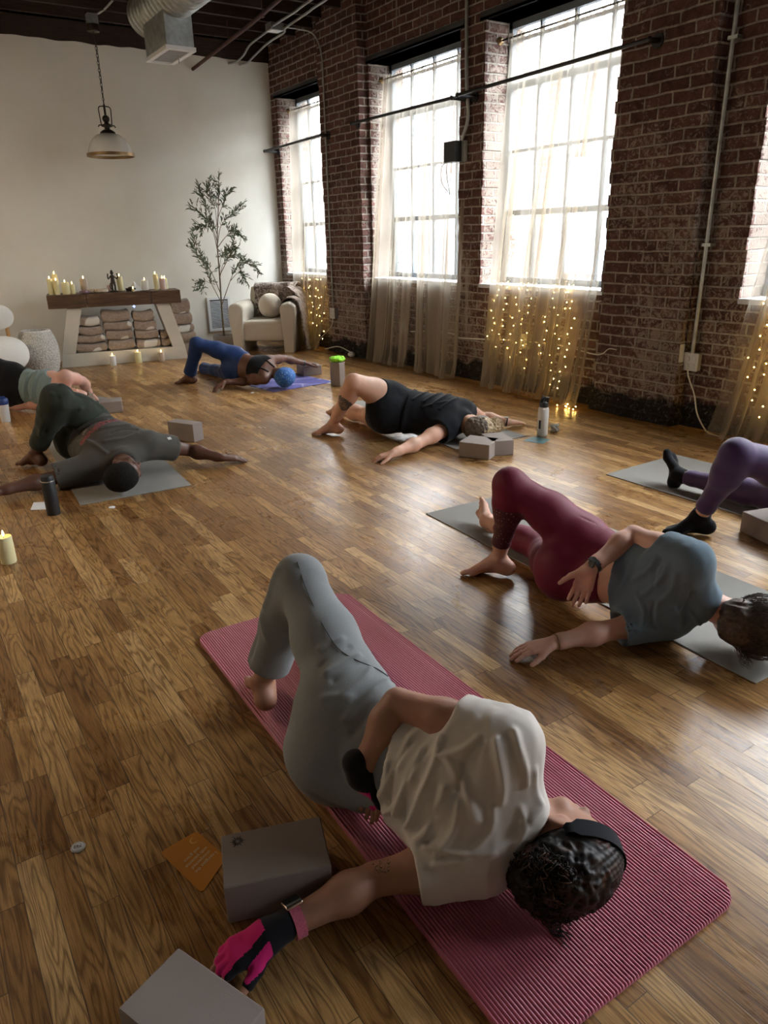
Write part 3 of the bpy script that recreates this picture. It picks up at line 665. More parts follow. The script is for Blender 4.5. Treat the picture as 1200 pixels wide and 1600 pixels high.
blanket(1.13, 1.21, 0.247, 0.33, 0.05, 0.30, 32, 'small folded brown blanket upon the one against the right leg', g1)
g2 = 'folded blankets stacked outside the console table'
for k, (z0, z1) in enumerate([(0.003,0.14),(0.142,0.27),(0.272,0.36),(0.362,0.50),(0.502,0.66)]):
    blanket(1.28+0.01*k, 1.60-0.012*k, z0, z1, 0.36, 0.56, 41+k, 'folded taupe blanket outside the console right side, %s' % ['at floor level','second one up','middle one','second from top','topmost'][k], g2)
# candles
def mat_wax(nm, col):
    m, n, l, b = nodes(nm, 0.5, col); b.inputs['Subsurface Weight'].default_value = 0.3; b.inputs['Subsurface Radius'].default_value = (0.02,0.015,0.01); return m
M_WAXY = mat_wax('yellow_wax', (0.80,0.74,0.42)); M_WAXW = mat_wax('white_wax', (0.80,0.79,0.76)); M_WAXT = mat_wax('tan_wax', (0.52,0.42,0.33)); M_WAXP = mat_wax('blush_wax', (0.62,0.47,0.42))
mfl, n_, l_, b_ = nodes('flame', 0.5, (1,0.8,0.3)); b_.inputs['Emission Color'].default_value = (1.0,0.66,0.22,1); b_.inputs['Emission Strength'].default_value = 9.0
M_WICK = simple('wick', (0.03,0.02,0.02), 0.9)
def candle(loc, h, r, mt, label, cat_grp, flame=True):
    o = empty('pillar_candle', loc, 0, label, 'candle', cat_grp)
    f = MB(); f.lathe([(0.001,0),(r*0.96,0),(r,0.004),(r,h-0.004),(r*0.95,h),(r*0.85,h-0.002),(r*0.6,h-0.007),(0.001,h-0.009)], n=28, wob=lambda a, z: 1+0.006*math.sin(3*a)*(z/h)); f.build('wax_body', mt, o, angle=60)
    f = MB(); f.tube([(0,0,h-0.01),(0,0,h+0.004)], 0.0012, 6); f.build('wick', M_WICK, o)
    if flame: f = MB(); f.lathe([(0.001,h+0.001),(0.004,h+0.006),(0.0052,h+0.012),(0.0035,h+0.021),(0.001,h+0.029)], n=12); f.build('flame', mfl, o)
    return o
gt = 'candles on the console table'
for s, d, h, r, mt, lb in [(0.020,0.09,0.17,0.030,M_WAXY,'yellow candle at the far left end of the beam top, outermost'),(0.075,0.20,0.215,0.033,M_WAXY,'tallest yellow candle at the left end of the beam top'),(0.085,0.055,0.15,0.028,M_WAXY,'yellow candle in front of the tallest one at left'),(0.172,0.07,0.128,0.040,M_WAXY,'thick yellow candle with a glowing top, left group'),(0.245,0.09,0.105,0.026,M_WAXY,'slim yellow candle, rightmost of the left group'),
        (0.372,0.20,0.155,0.040,M_WAXT,'thick tan candle standing behind the purple stones'),(0.765,0.20,0.165,0.034,M_WAXY,'yellow candle just right of the dark figurine'),(1.040,0.22,0.11,0.040,M_WAXW,'short wide white candle right of the white pyramid'),
        (1.165,0.16,0.175,0.027,M_WAXY,'tall slim yellow candle near the right beam end'),(1.238,0.15,0.125,0.035,M_WAXP,'blush candle near the right end of the beam top'),(1.275,0.24,0.12,0.030,M_WAXY,'cream candle half hidden behind the blush one')]:
    candle(AL(s,d,0.801), h, r, mt, lb, gt)
candle(AL(0.64,0.20,0.801), 0.07, 0.028, M_WAXP, 'short blush votive candle left of the dark figurine', gt, False)
gf = 'candles on the floor before the console'
candle(AL(0.55,-0.10,0), 0.11, 0.034, M_WAXW, 'white candle on the floor before the console, left of three', gf)
candle(AL(0.835,-0.06,0), 0.125, 0.037, M_WAXY, 'yellow candle on the floor before the console, middle of three', gf)
candle(AL(1.10,-0.06,0), 0.105, 0.033, M_WAXT, 'tan candle on the floor before the console, right of three', gf)
candle((0.21,3.41,0), 0.125, 0.033, M_WAXY, 'pale yellow candle standing alone on the floor at the left edge', gf)
# small things on the console
M_BZ = simple('dark_bronze', (0.035,0.028,0.022), 0.45, 0.5, 0.4)
f = MB(); f.lathe([(0.001,0),(0.05,0),(0.052,0.008),(0.035,0.016),(0.001,0.018)], n=20)
for q in (-1,1):
    f.tube(bez([(0.014*q,0,0.015),(0.017*q,-0.004,0.06),(0.012*q,0,0.11)]), [0.011]*9+[0.012]*8, 8)
    f.tube(bez([(0.024*q,0,0.17),(0.045*q,-0.005,0.145),(0.055*q,-0.02,0.165),(0.052*q,-0.022,0.19)]), 0.007, 8); f.ball((0.051*q,-0.022,0.196), 0.009, 8)
f.lathe([(0.012,0.085),(0.030,0.09),(0.026,0.12),(0.020,0.145),(0.027,0.17),(0.022,0.182),(0.009,0.188),(0.009,0.195)], n=16)
f.ball((0,0,0.209), 0.019, 14, (1,1,1.15)); f.ball((0,0.004,0.227), 0.014, 10); f.tube(bez([(-0.03,0,0.1),(-0.038,0.002,0.06),(-0.03,0.002,0.03)]), 0.006, 6)
tag(f.build('figurine', M_BZ, loc=AL(0.685,0.12,0.801)), 'small dark bronze standing figurine with raised arms on the beam', 'figurine')
M_BOWL = simple('pale_wood_bowl', (0.62,0.53,0.40), 0.5, noise_s=20)
for s, d, r, lb in ((0.44,0.14,0.062,'flat pale wooden bowl beside the purple stones, left of two'),(0.545,0.10,0.075,'flat pale wooden bowl on the beam, right of two')):
    f = MB(); f.lathe([(0.001,0),(r*0.8,0),(r,0.012),(r,0.04),(r*0.92,0.04),(r*0.9,0.012),(0.001,0.008)], n=30); tag(f.build('wooden_bowl', M_BOWL, loc=AL(s,d,0.801)), lb, 'bowl', 'wooden bowls on the console')
f = MB(); f.lathe([(0.001,0),(0.055,0.0),(0.05,0.01),(0.001,0.014)], n=20); tag(f.build('dark_dish_lid', M_BZ, loc=AL(0.50,0.20,0.801)), 'dark low dish between the two pale bowls', 'dish')
M_AMETH = simple('purple_stone', (0.34,0.22,0.27), 0.5, noise_s=30, amt=0.5)
for k, (s, d, r) in enumerate([(0.335,0.05,0.022),(0.372,0.04,0.025),(0.405,0.06,0.02)]):
    f = MB(); rr = random.Random(k); f.ball((0,0,r*0.75), r, 8, (1.2,1,0.8)); f.v = [(x*(1+rr.uniform(-.15,.15)), y*(1+rr.uniform(-.15,.15)), max(0,z)*(1+rr.uniform(-.15,.15))) for x,y,z in f.v]
    tag(f.build('crystal', M_AMETH, smooth=False, loc=AL(s,d,0.801)), 'rough purple stone before the thick tan candle, %s of three' % ['left','middle','right'][k], 'stone', 'purple stones on the console')
f = MB(); f.add([(-0.06,-0.06,0),(0.06,-0.06,0),(0.06,0.06,0),(-0.06,0.06,0),(0,0,0.105)], [(0,3,2,1),(0,1,4),(1,2,4),(2,3,4),(3,0,4)])
tag(f.build('pyramid_ornament', M_WHITEP, smooth=False, loc=AL(0.92,0.20,0.801), rot=(0,0,0.5)), 'white pyramid ornament on the beam top', 'ornament')
f = MB(); f.lathe([(0.001,0),(0.035,0),(0.055,0.02),(0.06,0.035),(0.055,0.035),(0.05,0.022),(0.001,0.012)], n=24)
f.ball((0,0,0.03), 0.032, 10, (1.1,1,0.7)); tag(f.build('stone_bowl', M_BZ, loc=AL(0.865,0.08,0.801)), 'dark bowl holding a stone in front of the white pyramid', 'bowl')
candle(AL(0.888,0.015,0.801), 0.028, 0.016, M_WAXY, 'tiny lit tealight by the dark bowl before the pyramid', gt)
for s, d, r, lb in ((0.83,0.05,0.04,'dark round tray lying left of the pyramid'),(0.99,0.05,0.05,'dark flat coaster right of the pyramid')):
    f = MB(); f.lathe([(0.001,0),(r,0),(r,0.006),(0.001,0.006)], n=24); tag(f.build('coaster', M_BZ, loc=AL(s+0.02,d-0.03,0.801)), lb, 'coaster')
# blue-white ornament glowing under the beam
f = MB()
for a in range(4): f.add([(0.008*math.cos(a*1.5708-.785),0,0.008*math.sin(a*1.5708-.785)),(0.022*math.cos(a*1.5708),-0.003,0.022*math.sin(a*1.5708)),(0.008*math.cos(a*1.5708+.785),0,0.008*math.sin(a*1.5708+.785)),(0,-0.006,0)], [(0,1,2,3),])
mb_, n2_, l2_, b2_ = nodes('blue_led', 0.4, (0.2,0.3,0.9)); b2_.inputs['Emission Color'].default_value = (0.25,0.35,1,1); b2_.inputs['Emission Strength'].default_value = 1.5
tag(f.build('star_light', mb_, smooth=False, loc=AL(0.89,0.30,0.615)), 'tiny blue star light glowing under the beam above the blankets', 'light')

# armchair
M_BOUCLE = simple('boucle_fabric', (0.60,0.55,0.46), 0.95, 0.1, noise_s=150, amt=0.12, bmp=0.5, bdist=0.003, sheen=0.3)
CH = Vector((3.489,8.767,0)); CHR = math.atan2(-0.5,0.636)
def CL(s, d, z): return (CH.x+s*math.cos(CHR)-d*math.sin(CHR), CH.y+s*math.sin(CHR)+d*math.cos(CHR), z)
t = empty('armchair', CH, CHR, 'cream boucle armchair with thick rounded arms beside the olive tree', 'armchair')
def arm(x0, x1, flip):
    f = MB(); w_ = x1-x0; r_ = 0.095; prof = []
    # outline in (x,z): column with a rolled top leaning outward
    xs = [x0+0.02, x0+0.005, x0-0.005, x0+0.0]
    P = [(x0+0.03,0.0),(x0+0.012,0.25),(x0-0.01,0.45)]
    cx_, cz_ = x0+w_*0.5, 0.52
    P += [(cx_+(w_*0.56)*math.cos(a), cz_+0.085*math.sin(a)) for a in [math.pi-0.1-k*(math.pi+0.1)/9 for k in range(10)]]
    P += [(x1-0.0,0.42),(x1-0.012,0.25),(x1-0.02,0.0)]
    if flip: P = [(x0+x1-a, b) for a, b in P][::-1]
    k = len(P); v = []; 
    secs = [(0.0,0.88),(0.012,0.95),(0.035,1.0),(0.66,1.0),(0.70,0.97),(0.72,0.9)]
    mx, mz = (x0+x1)/2, 0.3
    for d, sc in secs: v += [(mx+(a-mx)*sc, d, (mz+(b-mz)*sc if b > 0.01 else 0)) for a, b in P]
    fc = [tuple(range(k))[::-1], tuple((len(secs)-1)*k+i for i in range(k))]
    for q in range(len(secs)-1): fc += [(q*k+i, q*k+(i+1) % k, (q+1)*k+(i+1) % k, (q+1)*k+i) for i in range(k)]
    f.add(v, fc); return f.build('arm', M_BOUCLE, t, angle=50)
arm(0.0, 0.175, False); arm(0.645, 0.82, True)
f = MB(); f.box((0.14,0.03,0.14),(0.68,0.70,0.385)); f.build('seat', M_BOUCLE, t, bevel=0.045, seg=4)
f = MB()
def backf(u, v):
    a = 2*math.pi*u; ca, sa = math.cos(a), math.sin(a)
    y = 0.63+0.085*(abs(ca)**0.5)*(1 if ca > 0 else -1)+0.06*v; x = 0.41+0.29*(abs(sa)**0.35)*(1 if sa > 0 else -1)*(1-0.06*max(0,v-0.85)/0.15)
    return (x, y, 0.15+0.615*v-0.02*(abs(sa)**6))
f.grid(backf, 40, 14, closeu=True); f.add([(0.41+0.25*math.sin(2*math.pi*k/40), 0.69+0.07*math.cos(2*math.pi*k/40), 0.775) for k in range(40)], [tuple(range(40))])
f.build('backrest', M_BOUCLE, t, angle=60, bevel=0)
for sx_ in (0.1, 0.72):
    f = MB(); f.lathe([(0.001,0.0),(0.03,0.0),(0.03,0.012),(0.001,0.012)], n=16, c=(sx_,0.62,0)); f.build('foot', M_BZ, t)
f = MB(); f.ball((0,0,0.152), 0.152, 28, (1,0.92,1)); tag(f.build('ball_cushion', simple('cushion_fabric', (0.68,0.62,0.52), 0.95, 0.1, noise_s=120, amt=0.1, bmp=0.5, sheen=0.3), loc=CL(0.43,0.42,0.386)), 'round cream ball cushion on the armchair seat', 'cushion')
# mottled throw
def mat_throw():
    m, n, l, b = nodes('mottled_fleece', 0.95, spec=0.1); v = coords(n, l)
    t1 = N(n, 'TexNoise', Scale=22.0, Detail=5.0, Distortion=1.2); l.new(v, t1.inputs['Vector'])
    l.new(ramp(n, l, t1.outputs[0], [(0.42, (0.115,0.085,0.07)), (0.52, (0.28,0.22,0.185)), (0.62, (0.46,0.40,0.35))]), b.inputs['Base Color']); bump(n, l, b, t1.outputs[0], 0.6, 0.01); b.inputs['Sheen Weight'].default_value = 0.5; return m
M_THROW = mat_throw()
def strip(path, w0, w1, axis, name, seed):
    P = bez(path, 6); f = MB(); L_ = len(P)
    def fn(u, v):
        k = min(L_-1, int(round(v*(L_-1)))); p = P[k]; w_ = w0+(w1-w0)*v
        q = Vector(p)+Vector(axis)*((u-0.5)*w_)
        nn = 0.018*noise.noise((q.x*9+seed, q.y*9, q.z*9)); return (q.x+nn*0.6, q.y+nn, q.z+abs(nn))
    f.grid(fn, 26, L_); ob = f.build(name, M_THROW, th, angle=80)
    so = ob.modifiers.new('thick', 'SOLIDIFY'); so.thickness = 0.014; so.offset = 0; return ob
th = empty('throw_blanket', CL(0.6,0.6,0.76), CHR, 'mottled brown and cream throw over the armchair back and right arm', 'blanket')
def rel(s, d, z): return (s-0.6, d-0.6, z-0.76)
th_o = strip([rel(0.46,0.54,0.40),rel(0.46,0.55,0.55),rel(0.46,0.585,0.72),rel(0.47,0.63,0.79),rel(0.48,0.72,0.79),rel(0.48,0.79,0.74),rel(0.48,0.80,0.45)], 0.48, 0.62, (1,0,0), 'back_drape', 1)
th_o2 = strip([rel(0.63,0.50,0.42),rel(0.625,0.46,0.56),rel(0.66,0.44,0.625),rel(0.75,0.43,0.64),rel(0.84,0.42,0.60),rel(0.87,0.42,0.48),rel(0.90,0.42,0.25),rel(0.93,0.43,0.03),rel(0.97,0.44,0.015)], 0.50, 0.62, (0,1,0), 'arm_drape', 5)
th_o3 = strip([rel(0.63,0.60,0.74),rel(0.70,0.58,0.75),rel(0.80,0.56,0.68),rel(0.88,0.54,0.55),rel(0.92,0.55,0.3),rel(0.95,0.56,0.03)], 0.30, 0.40, (0.2,1,0), 'arm_drape', 9)
# left boucle chair (cropped by the frame)
t = empty('boucle_chair', (0.82,8.60,0), 0, 'white boucle chair with an orange wooden post, cropped at the left edge', 'chair')
M_WB = simple('white_boucle', (0.78,0.76,0.71), 0.95, 0.1, noise_s=140, amt=0.08, bmp=0.6, bdist=0.004, sheen=0.3); M_ORW = simple('honey_wood', (0.50,0.28,0.10), 0.5, noise_s=8)
f = MB(); f.grid(lambda u, v: (0.33*math.cos(2*math.pi*u)*math.sin(math.pi*v)**0.6, 0.30*math.sin(2*math.pi*u)*math.sin(math.pi*v)**0.6, 0.265-0.185*math.cos(math.pi*v)), 36, 20, closeu=True); f.build('seat', M_WB, t, angle=80)
f = MB(); f.grid(lambda u, v: (0.27*math.cos(2*math.pi*u)*math.sin(math.pi*v)**0.6, 0.16+0.09*math.sin(2*math.pi*u)*math.sin(math.pi*v)**0.6, 0.63-0.135*math.cos(math.pi*v)), 36, 20, closeu=True); f.build('backrest', M_WB, t, angle=80)
for q in (-0.15,0.185): f = MB(); f.tube([(q,0.16,0.25),(q,0.17,0.60)], 0.02, 12); f.build('back_post', M_ORW, t)
for q in (-0.2,0.2):
    for d in (-0.15,0.15): f = MB(); f.tube([(q,d,0.0),(q*0.9,d*0.9,0.15)], 0.02, 10); f.build('leg', M_ORW, t)
# woven pouf
def mat_woven():
    m, n, l, b = nodes('woven_rope', 0.9, spec=0.15); tcn = n.new('ShaderNodeTexCoord'); 
    s3 = n.new('ShaderNodeSeparateXYZ'); l.new(tcn.outputs['Object'], s3.inputs[0]); an = math_(n, l, 'ARCTAN2', s3.outputs['Y'], s3.outputs['X'])
    cb = n.new('ShaderNodeCombineXYZ'); l.new(an, cb.inputs[0]); l.new(math_(n, l, 'MULTIPLY', s3.outputs['Z'], 5.0), cb.inputs[1])
    vo = N(n, 'TexVoronoi', Scale=14.0, Randomness=0.6); l.new(cb.outputs[0], vo.inputs['Vector'])
    l.new(ramp(n, l, vo.outputs['Distance'], [(0.30, (0.78,0.76,0.71)), (0.70, (0.50,0.47,0.43))]), b.inputs['Base Color'])
    bump(n, l, b, math_(n, l, 'MULTIPLY', vo.outputs['Distance'], -1.0), 0.9, 0.015); return m
f = MB(); pr = []
for k in range(31):
    v = k/30; r_ = 0.155+0.053*math.sin(math.pi*min(1, v*0.92+0.05))**0.8; pr.append((r_+0.004*abs(math.sin(v*31*math.pi/2)), v*0.43))
pr = [(0.001,0)]+pr+[(0.15,0.445),(0.13,0.45),(0.12,0.435),(0.001,0.43)]
t = empty('woven_pouf', (1.285,8.88,0), 0, 'white woven rope pouf left of the console table', 'pouf')
f.lathe(pr, n=64, wob=lambda a, z: 1+0.012*math.sin(24*a+60*z)); f.build('woven_body', mat_woven(), t, angle=80)
f = MB(); f.tube([(0.142*math.cos(2*math.pi*k/64), 0.142*math.sin(2*math.pi*k/64), 0.443+0.004*math.sin(k*2.4)) for k in range(64)], 0.016, 8, closed=True); f.build('braided_rim', simple('braid', (0.70,0.68,0.64), 0.9, noise_s=60, amt=0.3), t)
# olive tree
M_BARK = simple('olive_bark', (0.20,0.155,0.10), 0.85, 0.2, noise_s=40, amt=0.35, bmp=0.4)
def mat_leaf():
    m, n, l, b = nodes('olive_leaf', 0.55, (0.10,0.14,0.07)); g = n.new('ShaderNodeNewGeometry')
    l.new(ramp(n, l, g.outputs['Random Per Island'], [(0.0, (0.055,0.082,0.040)), (0.6, (0.11,0.14,0.075)), (1.0, (0.20,0.235,0.15))]), b.inputs['Base Color']); return m
t = empty('olive_tree', (3.54,9.12,0), 0, 'tall slender artificial olive tree in a pot beside the armchair', 'tree')
f = MB(); f.lathe([(0.001,0),(0.11,0),(0.14,0.12),(0.145,0.19),(0.13,0.19),(0.125,0.16),(0.001,0.16)], n=30); f.build('pot', simple('stone_pot', (0.42,0.40,0.38), 0.8, noise_s=10), t)
f = MB(); f.lathe([(0.001,0.162),(0.124,0.165),(0.001,0.175)], n=24, closeb=False, closet=False); f.build('soil', simple('soil', (0.05,0.035,0.025), 0.95, noise_s=60, amt=0.5), t)
def TR(x, z, d=0.0): return (x-3.54, d, z)
trunk = bez([TR(3.54,0.16),TR(3.545,0.53),TR(3.56,0.92),TR(3.57,1.3),TR(3.61,1.59),TR(3.65,1.85),TR(3.67,2.05)], 6)
f = MB(); f.tube(trunk, [0.013-0.0105*i/(len(trunk)-1) for i in range(len(trunk))], 8); f.build('trunk', M_BARK, t)
brs = [([TR(3.545,0.60),TR(3.42,0.83,-.06),TR(3.30,1.12,-.1),TR(3.18,1.25,-.12)],1),([TR(3.55,0.70),TR(3.48,0.95,.05),TR(3.36,1.15,.05),TR(3.28,1.38,.0)],1),([TR(3.42,0.83,-.06),TR(3.33,0.86,-.05),TR(3.26,0.76,-.05)],.6),
       ([TR(3.545,0.55),TR(3.66,0.85,-.08),TR(3.76,1.02,-.1),TR(3.90,1.06,-.1),TR(4.06,0.95,-.1)],1),([TR(3.66,0.85,-.08),TR(3.76,0.95,-.15),TR(3.82,0.84,-.18)],.8),([TR(3.55,0.85),TR(3.66,1.05,.1),TR(3.80,1.15,.1),TR(3.92,1.13,.08)],.8),
       ([TR(3.56,0.92),TR(3.64,1.10,-.1),TR(3.72,1.27,-.15),TR(3.74,1.45,-.15)],1),([TR(3.57,1.25),TR(3.66,1.38,-.1),TR(3.78,1.43,-.12),TR(3.85,1.37,-.12)],.9),([TR(3.57,1.28),TR(3.66,1.5,0.05),TR(3.80,1.62,.05),TR(3.95,1.71,.05)],1),
       ([TR(3.565,1.20),TR(3.50,1.42,-.08),TR(3.42,1.50,-.1),TR(3.30,1.47,-.1)],1),([TR(3.57,1.32),TR(3.52,1.5,0),TR(3.42,1.62,0),TR(3.28,1.73,0)],.9),([TR(3.58,1.40),TR(3.52,1.65,.04),TR(3.45,1.82,.04),TR(3.42,1.93,.04)],1),
       ([TR(3.61,1.59),TR(3.68,1.75,-.04),TR(3.76,1.9,-.06)],.8),([TR(3.59,1.5),TR(3.62,1.72,.1),TR(3.56,1.85,.12),TR(3.58,1.95,.12)],.7),([TR(3.56,0.95),TR(3.63,1.12,.08),TR(3.70,1.17,.1),TR(3.78,1.24,.1)],.7)]
rr = random.Random(3); twigs = [trunk[int(len(trunk)*0.72):]]; lf = MB()
for pts, sc in brs:
    P = bez(pts, 6); f = MB(); f.tube(P, [max(0.0016, 0.0055*sc*(1-i/(len(P)-1)*0.85)) for i in range(len(P))], 6); f.build('branch', M_BARK, t); twigs.append(P[int(len(P)*0.35):])
def leafat(p, d, ln, w_):
    d = d.normalized(); s_ = d.cross(Vector((rr.uniform(-1,1),rr.uniform(-1,1),rr.uniform(-1,1)))).normalized(); nn = d.cross(s_)
    a = p; b1 = p+d*ln*0.3+s_*w_; b2 = p+d*ln*0.3-s_*w_; c1 = p+d*ln*0.7+s_*w_*0.8+nn*0.004; c2 = p+d*ln*0.7-s_*w_*0.8+nn*0.004; e = p+d*ln+nn*0.008
    lf.add([a,b1,c1,e,c2,b2], [(0,1,2,3,4,5)])
tw = MB()
for P in twigs:
    for i in range(0, len(P)-1):
        base = P[i]; dr = (P[i+1]-P[i]).normalized()
        for q in range(3):
            sd = (dr+Vector((rr.uniform(-1,1),rr.uniform(-.8,.8),rr.uniform(-.7,.9)))).normalized(); L_ = rr.uniform(0.04,0.12)
            if rr.random() < 0.55:
                tw.tube([base, base+sd*L_*0.5+Vector((0,0,0.004)), base+sd*L_], 0.001, 4)
                for z_ in range(6): leafat(base+sd*L_*(0.25+0.75*z_/5), sd+Vector((rr.uniform(-.8,.8),rr.uniform(-.8,.8),rr.uniform(-.8,.8))), rr.uniform(0.040,0.065), 0.0062)
            else: leafat(base, sd, rr.uniform(0.045,0.07), 0.0065)
lf.cur = 1; lf.add(tw.v, tw.f); lf.build('foliage', [mat_leaf(), M_BARK], t, smooth=False)
# ================================================================ MATS, BLOCKS, SMALL THINGS ON THE FLOOR
def slab(name, corner, ang, w_, L_, h, mt, label, cat, rad=0.0, nseg=1):
    """flat slab: corner at 'corner', width along local x, length along local y"""
    P = []
    if rad:
        for (cx_, cy_, a0) in ((w_-rad,rad,-90),(w_-rad,L_-rad,0),(rad,L_-rad,90),(rad,rad,180)):
            for k in range(9): a = R(a0+k*90/8); P.append((cx_+rad*math.cos(a), cy_+rad*math.sin(a)))
    else: P = [(0,0),(w_,0),(w_,L_),(0,L_)]
    f = MB(); f.prism(P, 0.0005, h)
    o = f.build(name, mt, smooth=False, bevel=min(h*0.3,0.0015) if h < 0.008 else 0.003, loc=(corner[0],corner[1],0), rot=(0,0,ang))
    return tag(o, label, cat)
def mat_foam(name, col, sc=260):
    m, n, l, b = nodes(name, 0.85, col, 0.2); v = coords(n, l); t = N(n, 'TexVoronoi', Scale=sc, Randomness=0.3); l.new(v, t.inputs['Vector'])
    t2 = N(n, 'TexNoise', Scale=3.0, Detail=3.0); l.new(v, t2.inputs['Vector'])
    l.new(ramp(n, l, t2.outputs[0], [(0.3, tuple(c*0.9 for c in col)), (0.7, tuple(c*1.08 for c in col))]), b.inputs['Base Color']); bump(n, l, b, t.outputs['Distance'], 0.25, 0.0015); return m
M_GREYMAT = mat_foam('grey_mat_foam', (0.27,0.255,0.23))
slab('yoga_mat', (2.0,0.975), R(-2), 0.61, 1.80, 0.005, M_GREYMAT, 'grey yoga mat under the person in maroon leggings', 'yoga mat')
slab('yoga_mat', (0.64,4.0), R(-3.6), 0.61, 1.73, 0.005, M_GREYMAT, 'grey yoga mat under the person in the dark printed T-shirt', 'yoga mat')
slab('yoga_mat', (3.30,0.86), R(0.5), 0.66, 1.80, 0.005, M_GREYMAT, 'dark grey yoga mat under the legs in purple leggings', 'yoga mat')
slab('yoga_mat', (2.93,3.60), R(-3), 0.60, 1.73, 0.005, M_GREYMAT, 'grey yoga mat under the person all in black', 'yoga mat')
slab('yoga_mat', (0.95,6.52), R(17), 0.63, 1.75, 0.005, M_GREYMAT, 'grey yoga mat under the person in the teal tank top', 'yoga mat')
def mat_purple():
    m, n, l, b = nodes('patterned_mat', 0.7, spec=0.3); v = coords(n, l); w1 = N(n, 'TexNoise', Scale=4.0, Detail=0.5, Distortion=1.2); l.new(v, w1.inputs['Vector'])
    l.new(ramp(n, l, w1.outputs[0], [(0.45, (0.10,0.095,0.30)), (0.52, (0.16,0.15,0.40)), (0.56, (0.42,0.38,0.58)), (0.60, (0.17,0.16,0.42))]), b.inputs['Base Color']); return m
slab('yoga_mat', (2.82,6.16), R(6), 0.69, 1.6, 0.005, mat_purple(), 'purple-blue patterned yoga mat under the person in the blue bandana', 'yoga mat')
# thick ribbed pink mat
def mat_pink():
    m, n, l, b = nodes('pink_foam', 0.45, (0.52,0.135,0.195), 0.5); v = coords(n, l); t = N(n, 'TexNoise', Scale=90.0, Detail=4.0); l.new(v, t.inputs['Vector']); 
    b.inputs['Sheen Weight'].default_value = 0.15; bump(n, l, b, t.outputs[0], 0.15, 0.001); return m
PINK = mat_pink(); f = MB(); PWd, PLn, rad, pitch, H0, HR = 0.612, 1.71, 0.055, 0.0080, 0.0085, 0.0042
t = empty('thick_yoga_mat', (0.627,0.564,0), R(-1.3), 'thick ribbed pink exercise mat under the nearest person', 'exercise mat')
nr = int(PWd/pitch)
def endinset(x):
    d = min(x, PWd-x)
    return 0.0 if d >= rad else rad-math.sqrt(max(0, rad*rad-(rad-d)**2))
xs = []; 
for k in range(nr+1):
    for q, hh in ((0.0,0.0),(0.14,0.55),(0.32,0.92),(0.5,1.0),(0.68,0.92),(0.86,0.55)):
        x = (k+q)*PWd/nr
        if x <= PWd: xs.append((x, H0+HR*hh))
v = []; 
for x, z in xs:
    e = endinset(min(max(x,0.0005),PWd-0.0005)); y0, y1 = e, PLn-e
    v += [(x,y0,0.0006),(x,y0+0.0,z-0.004),(x,y0+0.003,z),(x,y1-0.003,z),(x,y1,z-0.004),(x,y1,0.0006)]
k6 = 6; fc = []
for i in range(len(xs)-1):
    for j in range(5): fc.append((i*k6+j, (i+1)*k6+j, (i+1)*k6+j+1, i*k6+j+1))
    fc.append((i*k6+5, (i+1)*k6+5, (i+1)*k6, i*k6))
f.add(v, fc+[tuple(range(6)), tuple((len(xs)-1)*6+j for j in range(6))[::-1]]); f.build('ribbed_foam', PINK, t, angle=60)
# foam blocks
M_BLOCK = mat_foam('taupe_block_foam', (0.29,0.243,0.218), 420)
def block(c, ang, w_, d_, h, label, sun=False):
    t = empty('yoga_block', (c[0],c[1],0), ang, label, 'yoga block', 'taupe foam yoga blocks')
    f = MB(); f.box((-w_/2,-d_/2,0.0005),(w_/2,d_/2,h)); f.build('foam_block', M_BLOCK, t, bevel=0.006, seg=3, angle=20)
    if sun:
        f = MB()
        for k in range(12):
            a = k*math.pi/6; L_ = 0.0185 if k % 2 == 0 else 0.0140; ca, sa = math.cos(a), math.sin(a); i0, rw = 0.0045, 0.0014
            f.add([(i0*ca+rw*0.5*sa,i0*sa-rw*0.5*ca,0),(0.009*ca+rw*sa,0.009*sa-rw*ca,0),(L_*ca,L_*sa,0),(0.009*ca-rw*sa,0.009*sa+rw*ca,0),(i0*ca-rw*0.5*sa,i0*sa+rw*0.5*ca,0)], [(0,1,2,3,4)])
        o = f.build('sun_emblem', M_IRON, t, smooth=False, loc=(-w_/2+0.035,d_/2-0.028,h+0.0006))
    return t
block((0.444,1.143), R(-19.5), 0.222, 0.145, 0.101, 'taupe yoga block with a printed sun emblem beside the outstretched arm', True)
block((0.1765,0.9115), R(-66.7), 0.215, 0.137, 0.101, 'taupe yoga block at the bottom edge, beside the pink gloved hand')
block((1.398,6.32), R(-14), 0.17, 0.18, 0.095, 'taupe yoga block by the hand of the person in teal')
block((1.585,5.005), R(-62), 0.24, 0.10, 0.13, 'taupe yoga block standing on edge behind the outstretched dark arm')
block((3.535,6.80), R(-8), 0.20, 0.22, 0.10, 'taupe yoga block under the hand of the person in the bandana')
block((2.972,3.425), R(-62), 0.205, 0.185, 0.10, 'left taupe yoga block of the pair by the blonde head')
block((3.115,3.415), R(-22), 0.15, 0.21, 0.10, 'right taupe yoga block of the pair by the blonde head')
block((3.144,1.59), R(-16.6), 0.15, 0.22, 0.10, 'taupe yoga block at the right edge beside the purple legs')
t = empty('yoga_block', (3.455,6.06,0), R(20), 'taupe yoga block standing upright under a green cloth', 'yoga block', 'taupe foam yoga blocks')
f = MB(); f.box((-0.042,-0.06,0.0005),(0.042,0.06,0.222)); f.build('foam_block', M_BLOCK, t, bevel=0.006, seg=3, angle=20)
f = MB()
def cl(u, v):
    a = 2*math.pi*u; r_ = math.sin(math.pi*v)**0.7; q = 1+0.28*noise.noise((3*math.cos(a),3*math.sin(a),v*4))
    return (0.075*r_*q*math.cos(a), 0.06*r_*q*math.sin(a), 0.030-0.028*math.cos(math.pi*v)*(1+0.5*noise.noise((4*math.cos(a),4*math.sin(a),v*5))))
f.grid(cl, 40, 18, closeu=True)
